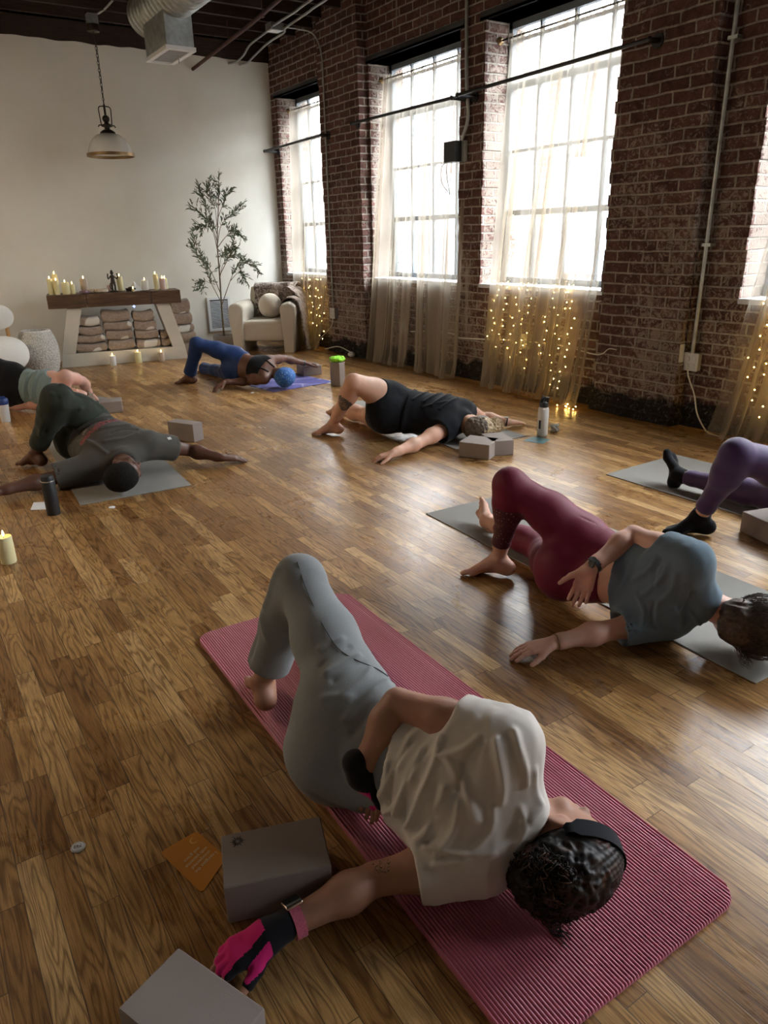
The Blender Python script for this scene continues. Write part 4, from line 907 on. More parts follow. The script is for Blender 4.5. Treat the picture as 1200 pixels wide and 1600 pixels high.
tag(f.build('green_cloth', simple('neon_green_knit', (0.30,0.72,0.06), 0.8, 0.2, noise_s=35, amt=0.35, bmp=0.6, bdist=0.006), loc=(3.455,6.06,0.223), angle=80), 'crumpled neon green cloth lying on the upright block', 'cloth')
# bottles
M_BLKM = simple('matte_black_metal', (0.018,0.020,0.022), 0.45, 0.5)
M_CHROME = simple('brushed_steel', (0.5,0.5,0.5), 0.3, 0.5, 0.9)
t = empty('drink_flask', (0.498,3.95,0), 0, 'slim black steel flask standing on the floor beside a white card', 'bottle')
f = MB(); f.lathe([(0.001,0),(0.032,0),(0.034,0.004),(0.034,0.175),(0.031,0.183),(0.001,0.185)], n=32); f.build('flask_body', M_BLKM, t)
f = MB(); f.lathe([(0.033,0.184),(0.0325,0.205),(0.030,0.212),(0.001,0.213)], n=32, closeb=False); f.build('cap', M_BLKM, t)
f = MB(); f.lathe([(0.0345,0.182),(0.0345,0.187),(0.033,0.188)], n=32, closeb=False, closet=False); f.build('steel_ring', M_CHROME, t)
t = empty('shaker_bottle', (0.60,6.47,0), 0, 'clear shaker bottle with blue lid at the left edge', 'bottle')
msh, n_, l_, b_ = nodes('frosted_plastic', 0.35, (0.75,0.77,0.78)); b_.inputs['Alpha'].default_value = 0.72
f = MB(); f.lathe([(0.001,0),(0.032,0),(0.034,0.01),(0.042,0.145),(0.042,0.15)], n=32, closet=False); f.build('bottle_body', msh, t)
f = MB(); f.lathe([(0.043,0.142),(0.045,0.146),(0.045,0.18),(0.038,0.19),(0.001,0.19)], n=32, closeb=False); f.box((-0.03,-0.012,0.188),(0.025,0.012,0.204)); f.build('blue_lid', simple('navy_plastic', (0.02,0.05,0.20), 0.4), t, angle=50)
t = empty('water_bottle', (3.62,3.51,0), 0, 'white insulated bottle with black handled lid by the outstretched hand', 'bottle')
f = MB(); f.lathe([(0.001,0.01),(0.036,0.01),(0.037,0.012),(0.037,0.19),(0.033,0.203),(0.028,0.207),(0.001,0.207)], n=36); f.build('bottle_body', simple('white_enamel', (0.74,0.73,0.70), 0.5, noise_s=20, amt=0.05), t)
f = MB(); f.lathe([(0.001,0),(0.034,0.0),(0.036,0.011)], n=36, closet=False); f.lathe([(0.030,0.203),(0.030,0.211),(0.001,0.211)], n=36, closeb=False); f.build('steel_band', M_CHROME, t)
f = MB(); f.lathe([(0.031,0.210),(0.032,0.235),(0.026,0.243),(0.001,0.244)], n=30, closeb=False); f.tube([(0.024,-0.012,0.236),(0.028,-0.012,0.268),(-0.002,-0.01,0.275),(-0.026,-0.008,0.24)], 0.008, 8); f.tube([(0.024,0.012,0.236),(0.028,0.012,0.268),(-0.002,0.01,0.275),(-0.026,0.008,0.24)], 0.008, 8); f.build('lid', M_BLKM, t, angle=50)
f = MB(); f.box((-0.039,-0.012,0.06),(-0.0365,0.004,0.12)); f.build('side_mark', M_BLKM, t, smooth=False, rot=(0,0,0.1))
t = empty('coiled_strap', (3.76,3.53,0), 0.4, 'small coiled grey strap lying just right of the white bottle', 'strap')
f = MB(); f.tube([(0.03*math.cos(a*0.35)*(0.6+a*0.016), 0.022*math.sin(a*1.1), 0.034+0.022*math.sin(a*0.35)*(0.6+a*0.016)) for a in range(40)], 0.010, 8)
f.build('strap_coil', simple('woven_strap', (0.30,0.28,0.24), 0.8, noise_s=60, amt=0.4), t)
# cards and tokens
M_CARD = simple('white_card', (0.72,0.73,0.74), 0.6); M_TEAL = simple('teal_card', (0.07,0.16,0.17), 0.5, noise_s=12, amt=0.5)
def card(P, mt, label, name='paper_card'):
    cx_ = sum(p[0] for p in P)/len(P); cy_ = sum(p[1] for p in P)/len(P)
    f = MB(); f.prism([(x-cx_,y-cy_) for x, y in P], 0.0004, 0.0014); o = f.build(name, mt, smooth=False, loc=(cx_,cy_,0)); tag(o, label, 'card'); return o
card([(0.405,4.09),(0.490,4.04),(0.530,4.16),(0.440,4.21)], M_CARD, 'white card on the floor behind the slim black flask')
card([(3.40,6.23),(3.50,6.14),(3.56,6.28),(3.475,6.38)], M_CARD, 'white card at the corner of the purple mat')
card([(3.43,3.50),(3.475,3.36),(3.60,3.41),(3.57,3.54)], M_TEAL, 'teal card lying in front of the white bottle')
M_ORANGE = simple('orange_card', (0.52,0.19,0.010), 0.45)
oc = card([(0.258,1.377),(0.268,1.384),(0.345,1.394),(0.352,1.389),(0.378,1.284),(0.375,1.275),(0.304,1.222),(0.296,1.224)], M_ORANGE, 'orange affirmation card with moon and script beside the sun block', 'affirmation_card')
def text(s, size, loc, rz, mt, parent, name, sy=1.0, rx=0):
    cu = bpy.data.curves.new(name, 'FONT'); cu.body = s; cu.size = size; cu.align_x = 'CENTER'; cu.align_y = 'CENTER'; cu.extrude = 0.0001; cu.space_line = 1.15
    tmp = bpy.data.objects.new(name, cu); COL.objects.link(tmp); bpy.context.view_layer.update()
    me = bpy.data.meshes.new_from_object(tmp.evaluated_get(bpy.context.evaluated_depsgraph_get())); bpy.data.objects.remove(tmp)
    me.materials.clear(); me.materials.append(mt); o = bpy.data.objects.new(name, me); COL.objects.link(o); o.location = loc; o.rotation_euler = (rx,0,rz); o.parent = parent; return o
M_INK = simple('cream_ink', (0.75,0.62,0.40), 0.5)
text('I navigate the\nunexpected\nwith patience\nand grace', 0.0125, (0.004,-0.006,0.0017), R(206), M_INK, oc, 'printed_verse')
f = MB(); vs = []
for k in range(17):
    a = R(35+k*290/16); w_ = 0.0034*math.sin(math.pi*k/16)+0.0001
    vs += [(0.0095*math.cos(a), 0.0095*math.sin(a), 0), ((0.0095-w_)*math.cos(a), (0.0095-w_)*math.sin(a), 0)]
f.add(vs, [(2*k, 2*k+2, 2*k+3, 2*k+1) for k in range(16)]); f.build('printed_moon', simple('gold_ink', (0.72,0.42,0.12), 0.5), oc, smooth=False, loc=(0.012,0.052,0.0017), rot=(0,0,R(20)))
t = empty('badge_pin', (0.102,1.507,0), R(165), 'round white badge reading YES on the floor at left', 'badge')
f = MB(); f.lathe([(0.001,0),(0.0155,0),(0.0165,0.002),(0.0155,0.004),(0.010,0.0052),(0.001,0.0056)], n=32); f.build('badge_disc', M_CARD, t)
text('YES', 0.0115, (0,0,0.0058), R(-5), M_IRON, t, 'printed_word')
f = MB()
for rr_ in (0.0092, 0.0140): f.tube([(rr_*math.cos(2*math.pi*k/40), rr_*math.sin(2*math.pi*k/40), 0.0053 if rr_ < 0.01 else 0.0045) for k in range(40)], 0.0003, 4, closed=True)
f.build('printed_ring', M_IRON, t, smooth=False)
for x, y, lb in ((0.774,3.863,'white round token near the grey mat of the dark-shirted person'),(2.65,6.26,'white round token beside the purple mat')):
    f = MB(); f.lathe([(0.001,0),(0.017,0),(0.017,0.003),(0.001,0.005)], n=24); tag(f.build('round_token', M_CARD, loc=(x,y,0)), lb, 'token')
# ================================================================ PEOPLE: implicit bodies meshed by surface nets
A3 = lambda *v: np.array(v, float)
def nz(v): v = np.asarray(v, float); return v/max(1e-9, np.linalg.norm(v))
def cone(a, b, ra, rb=None, k=0.02): return ('c', np.asarray(a, float), np.asarray(b, float), ra, ra if rb is None else rb, k)
def ell(c, ax, r, k=0.02):
    """ax: rows are the local axes"""
    return ('e', np.asarray(c, float), np.asarray(ax, float), np.asarray(r, float), k)
def prim_d(p, X):
    if p[0] == 'c':
        _, a, b, ra, rb, k = p; ba = b-a; L2 = max(1e-12, ba @ ba); pa = X-a
        h = np.clip((pa @ ba)/L2, 0, 1); q = pa-h[..., None]*ba
        return np.sqrt((q*q).sum(-1))-(ra+(rb-ra)*h)
    _, c, ax, r, k = p; q = (X-c) @ ax.T
    k0 = np.sqrt(((q/r)**2).sum(-1)); k1 = np.sqrt(((q/(r*r))**2).sum(-1))
    return k0*(k0-1.0)/np.maximum(k1, 1e-6)
def prim_bb(p):
    if p[0] == 'c': r = max(p[3], p[4]); return np.minimum(p[1], p[2])-r, np.maximum(p[1], p[2])+r
    r = np.sqrt(((p[2]*p[3][:, None])**2).sum(0)); return p[1]-r, p[1]+r
def smin(a, b, k):
    h = np.maximum(k-np.abs(a-b), 0.0)/k
    return np.minimum(a, b)-h*h*k*0.25
class Grid:
    def __init__(g, lo, hi, h):
        g.h = h; g.lo = np.asarray(lo, float); g.n = np.ceil((np.asarray(hi)-g.lo)/h).astype(int)+1
        g.F = np.full(g.n, 1.0, np.float32)
    def sub(g, lo, hi):
        i0 = np.clip(np.floor((lo-g.lo)/g.h).astype(int), 0, g.n); i1 = np.clip(np.ceil((hi-g.lo)/g.h).astype(int)+1, 0, g.n)
        if (i1 <= i0).any(): return None, None
        ax = [g.lo[k]+g.h*np.arange(i0[k], i1[k]) for k in range(3)]
        X = np.stack(np.meshgrid(*ax, indexing='ij'), -1)
        return (slice(i0[0], i1[0]), slice(i0[1], i1[1]), slice(i0[2], i1[2])), X
def eval_groups(groups, lo, hi, h, kg=0.012):
    """groups: list of dict(prims, e=inflate, planes=[(pt,n)], k=blend with the rest, cut=[prims])"""
    g = Grid(lo, hi, h)
    for G_ in groups:
        e = G_.get('e', 0.0); mg = e+0.05
        bl = np.array([prim_bb(p)[0] for p in G_['prims']]).min(0)-mg; bh = np.array([prim_bb(p)[1] for p in G_['prims']]).max(0)+mg
        sl, X = g.sub(bl, bh)
        if sl is None: continue
        loc = Grid(X[0, 0, 0], X[-1, -1, -1], h); loc.n = np.array(X.shape[:3]); loc.F = np.full(X.shape[:3], 1.0, np.float32)
        for p in G_['prims']:
            pl, ph = prim_bb(p); m_ = p[-1]+mg
            s2, X2 = loc.sub(pl-m_, ph+m_)
            if s2 is None: continue
            X2 = X[s2]; loc.F[s2] = smin(loc.F[s2], prim_d(p, X2), max(1e-4, p[-1]))
        F = loc.F-e
        for pt, nn in G_.get('planes', []): F = np.maximum(F, (X-np.asarray(pt)) @ nz(nn))
        for p in G_.get('cut', []): F = np.maximum(F, -prim_d(p, X))
        g.F[sl] = smin(g.F[sl], F, G_.get('k', kg))
    return g
def surface_nets(g, drop=None):
    F = g.F; n = np.array(F.shape); S_ = F < 0
    c = sum(S_[i:n[0]-1+i, j:n[1]-1+j, k:n[2]-1+k].astype(np.int8) for i in (0,1) for j in (0,1) for k in (0,1))
    act = (c > 0) & (c < 8); idx = np.argwhere(act)
    if not len(idx): return np.zeros((0,3)), np.zeros((0,4), int)
    cor = np.array([[i,j,k] for i in (0,1) for j in (0,1) for k in (0,1)])
    V = np.stack([F[idx[:,0]+o[0], idx[:,1]+o[1], idx[:,2]+o[2]] for o in cor], 1)
    acc = np.zeros((len(idx), 3)); cnt = np.zeros(len(idx))
    for a in range(8):
        for b in range(a+1, 8):
            if np.abs(cor[a]-cor[b]).sum() != 1: continue
            va, vb = V[:,a], V[:,b]; cr_ = (va < 0) != (vb < 0); t = np.where(cr_, va/np.where(cr_, va-vb, 1), 0)
            acc += np.where(cr_[:,None], cor[a]+t[:,None]*(cor[b]-cor[a]), 0); cnt += cr_
    P = g.lo+g.h*(idx+acc/cnt[:,None])
    mp = np.full(tuple(n-1), -1, np.int64); mp[idx[:,0], idx[:,1], idx[:,2]] = np.arange(len(idx))
    Q = []
    for ax in range(3):
        u, v = (ax+1) % 3, (ax+2) % 3
        sl0 = [slice(0, n[d]) for d in range(3)]; sl0[ax] = slice(0, n[ax]-1); sl1 = list(sl0); sl1[ax] = slice(1, n[ax])
        sl0[u] = sl1[u] = slice(1, n[u]-1); sl0[v] = sl1[v] = slice(1, n[v]-1)
        a = S_[tuple(sl0)]; b = S_[tuple(sl1)]; e = np.argwhere(a != b)
        if not len(e): continue
        flip = a[e[:,0], e[:,1], e[:,2]]
        off = np.zeros(3, int); off[u] = off[v] = 1; e = e+off
        def cell(du, dv):
            q = e.copy(); q[:,u] -= du; q[:,v] -= dv; return mp[q[:,0], q[:,1], q[:,2]]
        q = np.stack([cell(1,1), cell(0,1), cell(0,0), cell(1,0)], 1)
        q[~flip] = q[~flip][:, ::-1]; Q.append(q)
    Q = np.concatenate(Q); Q = Q[(Q >= 0).all(1)]
    if drop:
        ins = np.zeros(len(P), bool)
        for lo, hi in drop: ins |= ((P > lo) & (P < hi)).all(1)
        Q = Q[~ins[Q].all(1)]
    used = np.zeros(len(P), bool); used[Q.ravel()] = True; rm = np.cumsum(used)-1
    return P[used], rm[Q]
def relax(P, Q, it=1, lam=0.5):
    E_ = np.concatenate([Q[:, [0,1]], Q[:, [1,2]], Q[:, [2,3]], Q[:, [3,0]]]); E_ = np.concatenate([E_, E_[:, ::-1]])
    for _ in range(it):
        s_ = np.zeros_like(P); c_ = np.zeros(len(P)); np.add.at(s_, E_[:,0], P[E_[:,1]]); np.add.at(c_, E_[:,0], 1)
        P = P+lam*(s_/np.maximum(1, c_)[:,None]-P)
    return P
def vnorm(P, Q):
    n_ = np.cross(P[Q[:,2]]-P[Q[:,0]], P[Q[:,3]]-P[Q[:,1]]); N_ = np.zeros_like(P)
    for k in range(4): np.add.at(N_, Q[:,k], n_)
    return N_/np.maximum(1e-12, np.linalg.norm(N_, axis=1))[:,None]
_LAT = RNG.rand(32,32,32)
def vnoise(X, sc=1.0):
    """smooth value noise -1..1"""
    q = X*sc; i = np.floor(q).astype(int); f = q-i; f = f*f*(3-2*f); r = 0
    for a in (0,1):
        for b in (0,1):
            for c in (0,1):
                w = (f[:,0] if a else 1-f[:,0])*(f[:,1] if b else 1-f[:,1])*(f[:,2] if c else 1-f[:,2])
                r = r+w*_LAT[(i[:,0]+a) % 32, (i[:,1]+b) % 32, (i[:,2]+c) % 32]
    return r*2-1
def seg_dist(X, a, b):
    a = np.asarray(a, float); b = np.asarray(b, float); ba = b-a; h = np.clip(((X-a) @ ba)/max(1e-12, ba @ ba), 0, 1)
    q = X-a-h[:,None]*ba; return np.sqrt((q*q).sum(1)), h
def mesh_of(groups, h, fine=(), kg=0.012):
    lo = np.array([prim_bb(p)[0]-G_.get('e',0) for G_ in groups for p in G_['prims']]).min(0)-0.03
    hi = np.array([prim_bb(p)[1]+G_.get('e',0) for G_ in groups for p in G_['prims']]).max(0)+0.03
    parts = []; drop = [(np.asarray(l)+h*1.2, np.asarray(u)-h*1.2) for l, u, _ in fine]
    parts.append(surface_nets(eval_groups(groups, lo, hi, h, kg), drop))
    for l, u, hf in fine: parts.append(surface_nets(eval_groups(groups, l, u, hf, kg)))
    return parts
def sdf_object(name, groups, h, mat, parent, fine=(), folds=None, smooth=1, kg=0.012, flat_z=None, matfn=None):
    VV = []; QQ = []; o = 0
    for P, Q in mesh_of(groups, h, fine, kg):
        if not len(P): continue
        P = relax(P, Q, smooth, 0.5)
        if folds is not None:
            N_ = vnorm(P, Q); P = P+N_*folds(P, N_)[:,None]
        VV.append(P); QQ.append(Q+o); o += len(P)
    P = np.concatenate(VV); Q = np.concatenate(QQ)
    if flat_z is not None: P[:,2] = np.maximum(P[:,2], flat_z)
    me = bpy.data.meshes.new(name); me.from_pydata(P.tolist(), [], Q.tolist())
    for m_ in (mat if isinstance(mat, (list, tuple)) else [mat]): me.materials.append(m_)
    me.polygons.foreach_set('use_smooth', [True]*len(me.polygons))
    if matfn is not None:
        C_ = P[Q].mean(1); me.polygons.foreach_set('material_index', matfn(C_).astype(int).tolist())
    ob = bpy.data.objects.new(name, me); COL.objects.link(ob)
    if parent:
        ob.parent = parent; ob.matrix_parent_inverse = Matrix.Identity(4); ob.location = -Vector(parent.location)
    return ob
def box_of(prims, pad, h): 
    lo = np.array([prim_bb(p)[0] for p in prims]).min(0)-pad; hi = np.array([prim_bb(p)[1] for p in prims]).max(0)+pad
    return (lo, hi, h)
# ---- anatomy
def rot_about(v, axis, a):
    v = np.asarray(v, float); ax = nz(axis); return v*math.cos(a)+np.cross(ax, v)*math.sin(a)+ax*(ax @ v)*(1-math.cos(a))
def hand_prims(w, d, nrm, th, s=1.0, curl=0.25, spread=0.12, thumb=0.6, fr=1.0, tips=True, curls=None):
    """w wrist, d towards the fingers, nrm back of the hand, th thumb side"""
    d = nz(d); th = nz(np.asarray(th, float)-d*(np.asarray(th, float) @ d)); nn = np.cross(d, th); nn = nn if nn @ np.asarray(nrm, float) > 0 else -nn
    w = np.asarray(w, float); P = []; nails = []
    for off, ln, r in ((0.026,0.068,0.0088),(0.009,0.076,0.0092),(-0.009,0.070,0.0088),(-0.025,0.055,0.0078)):
        off *= s; ln *= s; r *= s*fr
        base = w+d*(0.085 if abs(off) < 0.02*s else 0.079)*s+th*off*1.05
        P.append(cone(w+d*0.012*s+th*off*0.62, base, 0.0145*s, 0.0115*s, 0.014*s))
        dd = nz(d+th*off/s*spread*14); cu = curl if curls is None else curls[int(round((0.026*s-off)/(0.017*s)))] if False else curl
        p = base; ang = cu*0.8
        for q, fl in enumerate((0.44,0.31,0.25)):
            v = rot_about(dd, np.cross(dd, nn), -ang) if True else dd
            v = nz(dd*math.cos(ang)-nn*math.sin(ang))
            p2 = p+v*ln*fl; P.append(cone(p, p2, r*(1-0.07*q), r*(0.95-0.09*q), 0.004*s)); p = p2; ang += cu*(1.3 if q == 0 else 0.9)
        nails.append((p, v, nn, r))
    b = w+d*0.022*s+th*0.022*s-nn*0.004*s; v = nz(d*(1-thumb*0.45)+th*thumb-nn*0.25)
    m1 = b+v*0.042*s; P.append(cone(w+d*0.012*s+th*0.012*s, m1, 0.016*s, 0.0115*s, 0.014*s))
    v2 = nz(v+d*0.35); m2 = m1+v2*0.030*s; P.append(cone(m1, m2, 0.0105*s*fr, 0.0095*s*fr, 0.005*s)); m3 = m2+nz(v2+d*0.15)*0.022*s; P.append(cone(m2, m3, 0.0095*s*fr, 0.008*s*fr, 0.004*s))
    nails.append((m3, v2, nn, 0.0095*s))
    return P, nails
def foot_prims(ank, d, up, s=1.0, side=1, toes=True, toe_up=0.0):
    """ank ankle joint, d towards the toes, up away from the sole; side=+1: big toe on the left of d when up is up"""
    d = nz(d); up = nz(np.asarray(up, float)-d*(np.asarray(up, float) @ d)); lt = np.cross(up, d)*side; ank = np.asarray(ank, float)
    hb = ank-d*0.030*s-up*0.045*s; P = [cone(ank, hb, 0.033*s, 0.030*s, 0.02*s), ell(hb-up*0.008*s, [d, lt, up], [0.036*s,0.030*s,0.026*s], 0.02*s)]
    b1 = ank+d*0.118*s-up*0.056*s+lt*0.022*s; b2 = ank+d*0.100*s-up*0.063*s-lt*0.024*s
    P += [cone(ank+d*0.012*s-up*0.008*s, b1, 0.031*s, 0.0185*s, 0.025*s), cone(ank-up*0.03*s-lt*0.008*s, b2, 0.030*s, 0.0145*s, 0.025*s), cone(hb, b2, 0.026*s, 0.0145*s, 0.02*s)]
    P += [ell(ank+lt*0.026*s+up*0.003*s, [d, lt, up], [0.014*s,0.012*s,0.016*s], 0.015*s), ell(ank-lt*0.026*s-up*0.004*s, [d, lt, up], [0.014*s,0.012*s,0.016*s], 0.015*s)]
    if toes:
        for q, (o_, ln, r) in enumerate(((0.027,0.040,0.0125),(0.010,0.036,0.0088),(-0.003,0.031,0.0083),(-0.015,0.026,0.0080),(-0.027,0.020,0.0078))):
            a = ank+d*(0.120-0.007*q-0.002*q*q)*s+lt*o_*s-up*(0.058+0.0018*q)*s
            mid = a+d*ln*0.55*s+up*0.004*s; b = a+d*ln*s-up*0.004*s
            P += [cone(a-d*0.012*s, mid, r*s, r*s*0.95, 0.008*s), cone(mid, b, r*s*0.95, r*s*0.92, 0.004*s)]
    else:
        P += [cone(b1, b1+d*0.035*s, 0.017*s, 0.012*s, 0.02*s), cone(b2, b2+d*0.028*s+lt*0.006*s, 0.015*s, 0.011*s, 0.02*s), cone(b1+d*0.03*s, b2+d*0.03*s, 0.013*s, 0.012*s, 0.02*s)]
    return P
def head_prims(c, up, face, s=1.0):
    up = nz(up); face = nz(np.asarray(face, float)-up*(np.asarray(face, float) @ up)); sd = np.cross(up, face); c = np.asarray(c, float)
    q = lambda a, b, e: c+(sd*a+face*b+up*e)*s
    ax = [sd, face, up]; k = 0.02*s
    P = [ell(q(0,-0.012,0.022), ax, A3(0.072,0.090,0.088)*s, k), ell(q(0,0.030,-0.035), ax, A3(0.056,0.060,0.070)*s, 0.03*s), ell(q(0,0.062,-0.083), ax, A3(0.026,0.022,0.018)*s, 0.03*s),
         cone(q(-0.045,0.01,-0.06), q(-0.01,0.062,-0.085), 0.018*s, 0.015*s, 0.03*s), cone(q(0.045,0.01,-0.06), q(0.01,0.062,-0.085), 0.018*s, 0.015*s, 0.03*s),
         cone(q(0,0.082,0.012), q(0,0.104,-0.026), 0.007*s, 0.0105*s, 0.012*s), ell(q(0.010,0.094,-0.030), ax, A3(0.008,0.009,0.006)*s, 0.006*s), ell(q(-0.010,0.094,-0.030), ax, A3(0.008,0.009,0.006)*s, 0.006*s),
         cone(q(-0.035,0.074,0.024), q(0.035,0.074,0.024), 0.010*s, 0.010*s, 0.012*s),
         cone(q(-0.017,0.087,-0.054), q(0.017,0.087,-0.054), 0.0055*s, 0.0055*s, 0.004*s), cone(q(-0.014,0.086,-0.063), q(0.014,0.086,-0.063), 0.0065*s, 0.0065*s, 0.004*s),
         ell(q(0.031,0.072,0.004), ax, A3(0.014,0.011,0.009)*s, 0.006*s), ell(q(-0.031,0.072,0.004), ax, A3(0.014,0.011,0.009)*s, 0.006*s),
         ell(q(0.042,0.055,-0.022), ax, A3(0.022,0.024,0.02)*s, 0.02*s), ell(q(-0.042,0.055,-0.022), ax, A3(0.022,0.024,0.02)*s, 0.02*s)]
    for m_ in (-1, 1):
        ea = [nz(sd*m_*0.4+face*-0.9), up, nz(sd*m_*0.9+face*0.4)]
        P += [ell(q(0.074*m_,-0.010,-0.004), ea, A3(0.018,0.030,0.007)*s, 0.006*s), ell(q(0.070*m_,0.002,-0.006), ax, A3(0.008,0.010,0.014)*s, 0.006*s)]
    return P, q, ax
class Body:
    def __init__(b, J, s, back, girth=1.0, hipw=1.0, male=False, arm=1.0):
        b.J = J = {k: np.array(v, float) for k, v in J.items()}; b.s = s; b.G = {}; g = girth
        if 'chest' in J:
            up = nz(J['neck']-J['pel']); b.back = nz(back)
            sc = nz(J['shT']-J['shB']); sp = nz(J['hipT']-J['hipB'])
            mid = (J['pel']+J['chest'])/2; T = []
            W = [(-0.10,0.150*hipw,0.095,0.07),(0.0,0.165*hipw,0.112,0.09),(0.22,0.150*hipw,0.100,0.08),(0.42,0.122,0.090,0.07),(0.60,0.128,0.095,0.08),(0.78,0.140,0.102,0.09),(0.93,0.138,0.088,0.07)]
            if male: W = [(-0.10,0.140,0.095,0.07),(0.0,0.152,0.108,0.09),(0.22,0.145,0.100,0.08),(0.42,0.138,0.095,0.08),(0.60,0.148,0.102,0.08),(0.78,0.160,0.110,0.09),(0.93,0.155,0.092,0.07)]
            b.sec = []
            for t, wd, dp, ln in W:
                c = J['pel']+(J['chest']-J['pel'])*t; a = min(1, max(0, t)); sd = nz(sp*(1-a)+sc*a); u_ = nz(J['chest']-J['pel']); sd = nz(sd-u_*(sd @ u_)); bk = np.cross(sd, u_); bk = bk if bk @ b.back > 0 else -bk
                b.sec.append((c, sd, bk, u_)); T.append(ell(c, [sd, bk, u_], [wd*s*g, dp*s*g, ln*s*1.15], 0.05*s))
            c, sd, bk, u_ = b.sec[1]
            for h_ in ('hipT','hipB'):
                hp = J[h_]; T.append(ell(hp*0.62+c*0.38+bk*0.045*s-u_*0.02*s, [sd, bk, u_], A3(0.088,0.085,0.098)*s*g*hipw, 0.035*s))
            c, sd, bk, u_ = b.sec[-1]; b.csd, b.cbk, b.cup = sd, bk, u_
            for h_ in ('shT','shB'):
                T.append(cone(J['neck']+(J['chest']-J['neck'])*0.25, J[h_]*0.9+J['chest']*0.1, 0.045*s*g, 0.050*s*g, 0.04*s))
                T.append(ell(J[h_]*0.60+J['chest']*0.40+bk*0.028*s-u_*0.06*s, [sd, bk, u_], A3(0.060,0.045,0.085)*s*g, 0.04*s))
            b.G['torso'] = T
        for sfx in 'TB':
            a_, k_ = 'sh'+sfx, 'hip'+sfx
            if a_ in J and 'el'+sfx in J:
                S1, E1, W1 = J[a_], J['el'+sfx], J['wr'+sfx]; f = arm*g**0.8
                b.G['arm%s_u' % sfx] = [cone(S1, S1*0.45+E1*0.55, 0.054*s*f, 0.045*s*f, 0.03*s), cone(S1*0.45+E1*0.55, E1, 0.045*s*f, 0.037*s*f, 0.03*s)]
                m_ = E1*0.72+W1*0.28
                b.G['arm%s_l' % sfx] = [cone(E1, m_, 0.037*s*f, 0.040*s*f, 0.02*s), cone(m_, W1*0.85+E1*0.15, 0.040*s*f, 0.027*s*f, 0.03*s), cone(W1*0.85+E1*0.15, W1, 0.027*s*f, 0.025*s*f, 0.02*s)]
            if k_ in J and 'knee'+sfx in J:
                H1, K1, A1 = J[k_], J['knee'+sfx], J['ank'+sfx]; gl = g
                dn = nz(K1-H1); bend = nz(nz(A1-K1)-dn) if np.linalg.norm(nz(A1-K1)-dn) > 0.1 else nz(np.cross(dn, [0,0,1]))
                b.G['leg%s_u' % sfx] = [cone(H1+dn*0.03, H1*0.5+K1*0.5, 0.092*s*gl*hipw, 0.078*s*gl, 0.05*s), cone(H1*0.5+K1*0.5, K1, 0.078*s*gl, 0.056*s*gl, 0.04*s)]
                cf = K1*0.68+A1*0.32
                calf = nz(H1-K1); calf = nz(calf-nz(A1-K1)*(calf @ nz(A1-K1))) if np.linalg.norm(np.cross(calf, nz(A1-K1))) > 0.1 else bend
                b.G['leg%s_l' % sfx] = [cone(K1, cf+calf*0.008*s, 0.054*s*gl, 0.052*s*gl, 0.03*s), cone(cf+calf*0.012*s, A1*0.8+K1*0.2, 0.052*s*gl, 0.034*s*gl, 0.04*s), cone(A1*0.8+K1*0.2, A1, 0.034*s*gl, 0.031*s*gl, 0.02*s)]
    def groups(b, extra=None):
        out = []
        for k, v in b.G.items():
            kk = {'torso':0.02}.get(k, 0.03 if k.endswith('_u') else 0.006)
            out.append(dict(prims=v, k=kk*b.s if kk > 0.01 else kk))
        return out+(extra or [])
def skin(name, col, sss=0.12, rough=0.5):
    m, n, l, b = nodes(name, rough, col, 0.35); v = coords(n, l)
    t = N(n, 'TexNoise', Scale=9.0, Detail=5.0, Roughness=0.6); l.new(v, t.inputs['Vector'])
    t2 = N(n, 'TexNoise', Scale=160.0, Detail=3.0); l.new(v, t2.inputs['Vector'])
    l.new(ramp(n, l, t.outputs[0], [(0.3, tuple(c*0.86 for c in col)), (0.7, (min(1,col[0]*1.12), col[1]*1.02, col[2]*1.0))]), b.inputs['Base Color'])
    b.inputs['Subsurface Weight'].default_value = sss; b.inputs['Subsurface Radius'].default_value = (0.02,0.008,0.005); b.inputs['Subsurface Scale'].default_value = 0.3
    bump(n, l, b, t2.outputs[0], 0.12, 0.001); return m
def cloth(name, col, rough=0.9, weave=700, heather=0.0, sheen=0.15, bmp=0.25, spec=0.15):
    m, n, l, b = nodes(name, rough, col, spec); v = coords(n, l)
    b.inputs['Sheen Weight'].default_value = sheen; b.inputs['Sheen Roughness'].default_value = 0.4
    t = N(n, 'TexNoise', Scale=weave, Detail=3.0, Roughness=0.7); l.new(v, t.inputs['Vector'])
    t2 = N(n, 'TexNoise', Scale=14.0, Detail=5.0); l.new(v, t2.inputs['Vector'])
    if heather: l.new(ramp(n, l, t.outputs[0], [(0.35, tuple(c*(1-heather) for c in col)), (0.65, tuple(min(1,c*(1+heather)) for c in col))]), b.inputs['Base Color'])
    p = bump(n, l, None, t2.outputs[0], bmp*0.6, 0.006); bump(n, l, b, t.outputs[0], bmp, 0.0006, p); return m
def foldfn(items, wr=0.0, wsc=18.0, dirm=None):
    """items: (a, b, width, height) ridges (height > 0) or creases (height < 0)"""
    def f(P, N_):
        d = np.zeros(len(P))
        pos = np.zeros(len(P)); neg = np.zeros(len(P))
        for it in items:
            a, b_, w_, h_ = it[:4]; ds, hh = seg_dist(P, a, b_); g_ = h_*np.exp(-(ds/w_)**2)
            if h_ > 0: pos = np.maximum(pos, g_)
            else: neg = np.minimum(neg, g_)
        d += (pos+neg)*1.5
        if wr:
            X = P if dirm is None else P @ np.asarray(dirm).T
            n1 = vnoise(X+7.3, wsc); d += wr*(1-2*np.abs(n1))*0.6+wr*0.4*vnoise(X+3.1, wsc*2.3)
        return d
    return f
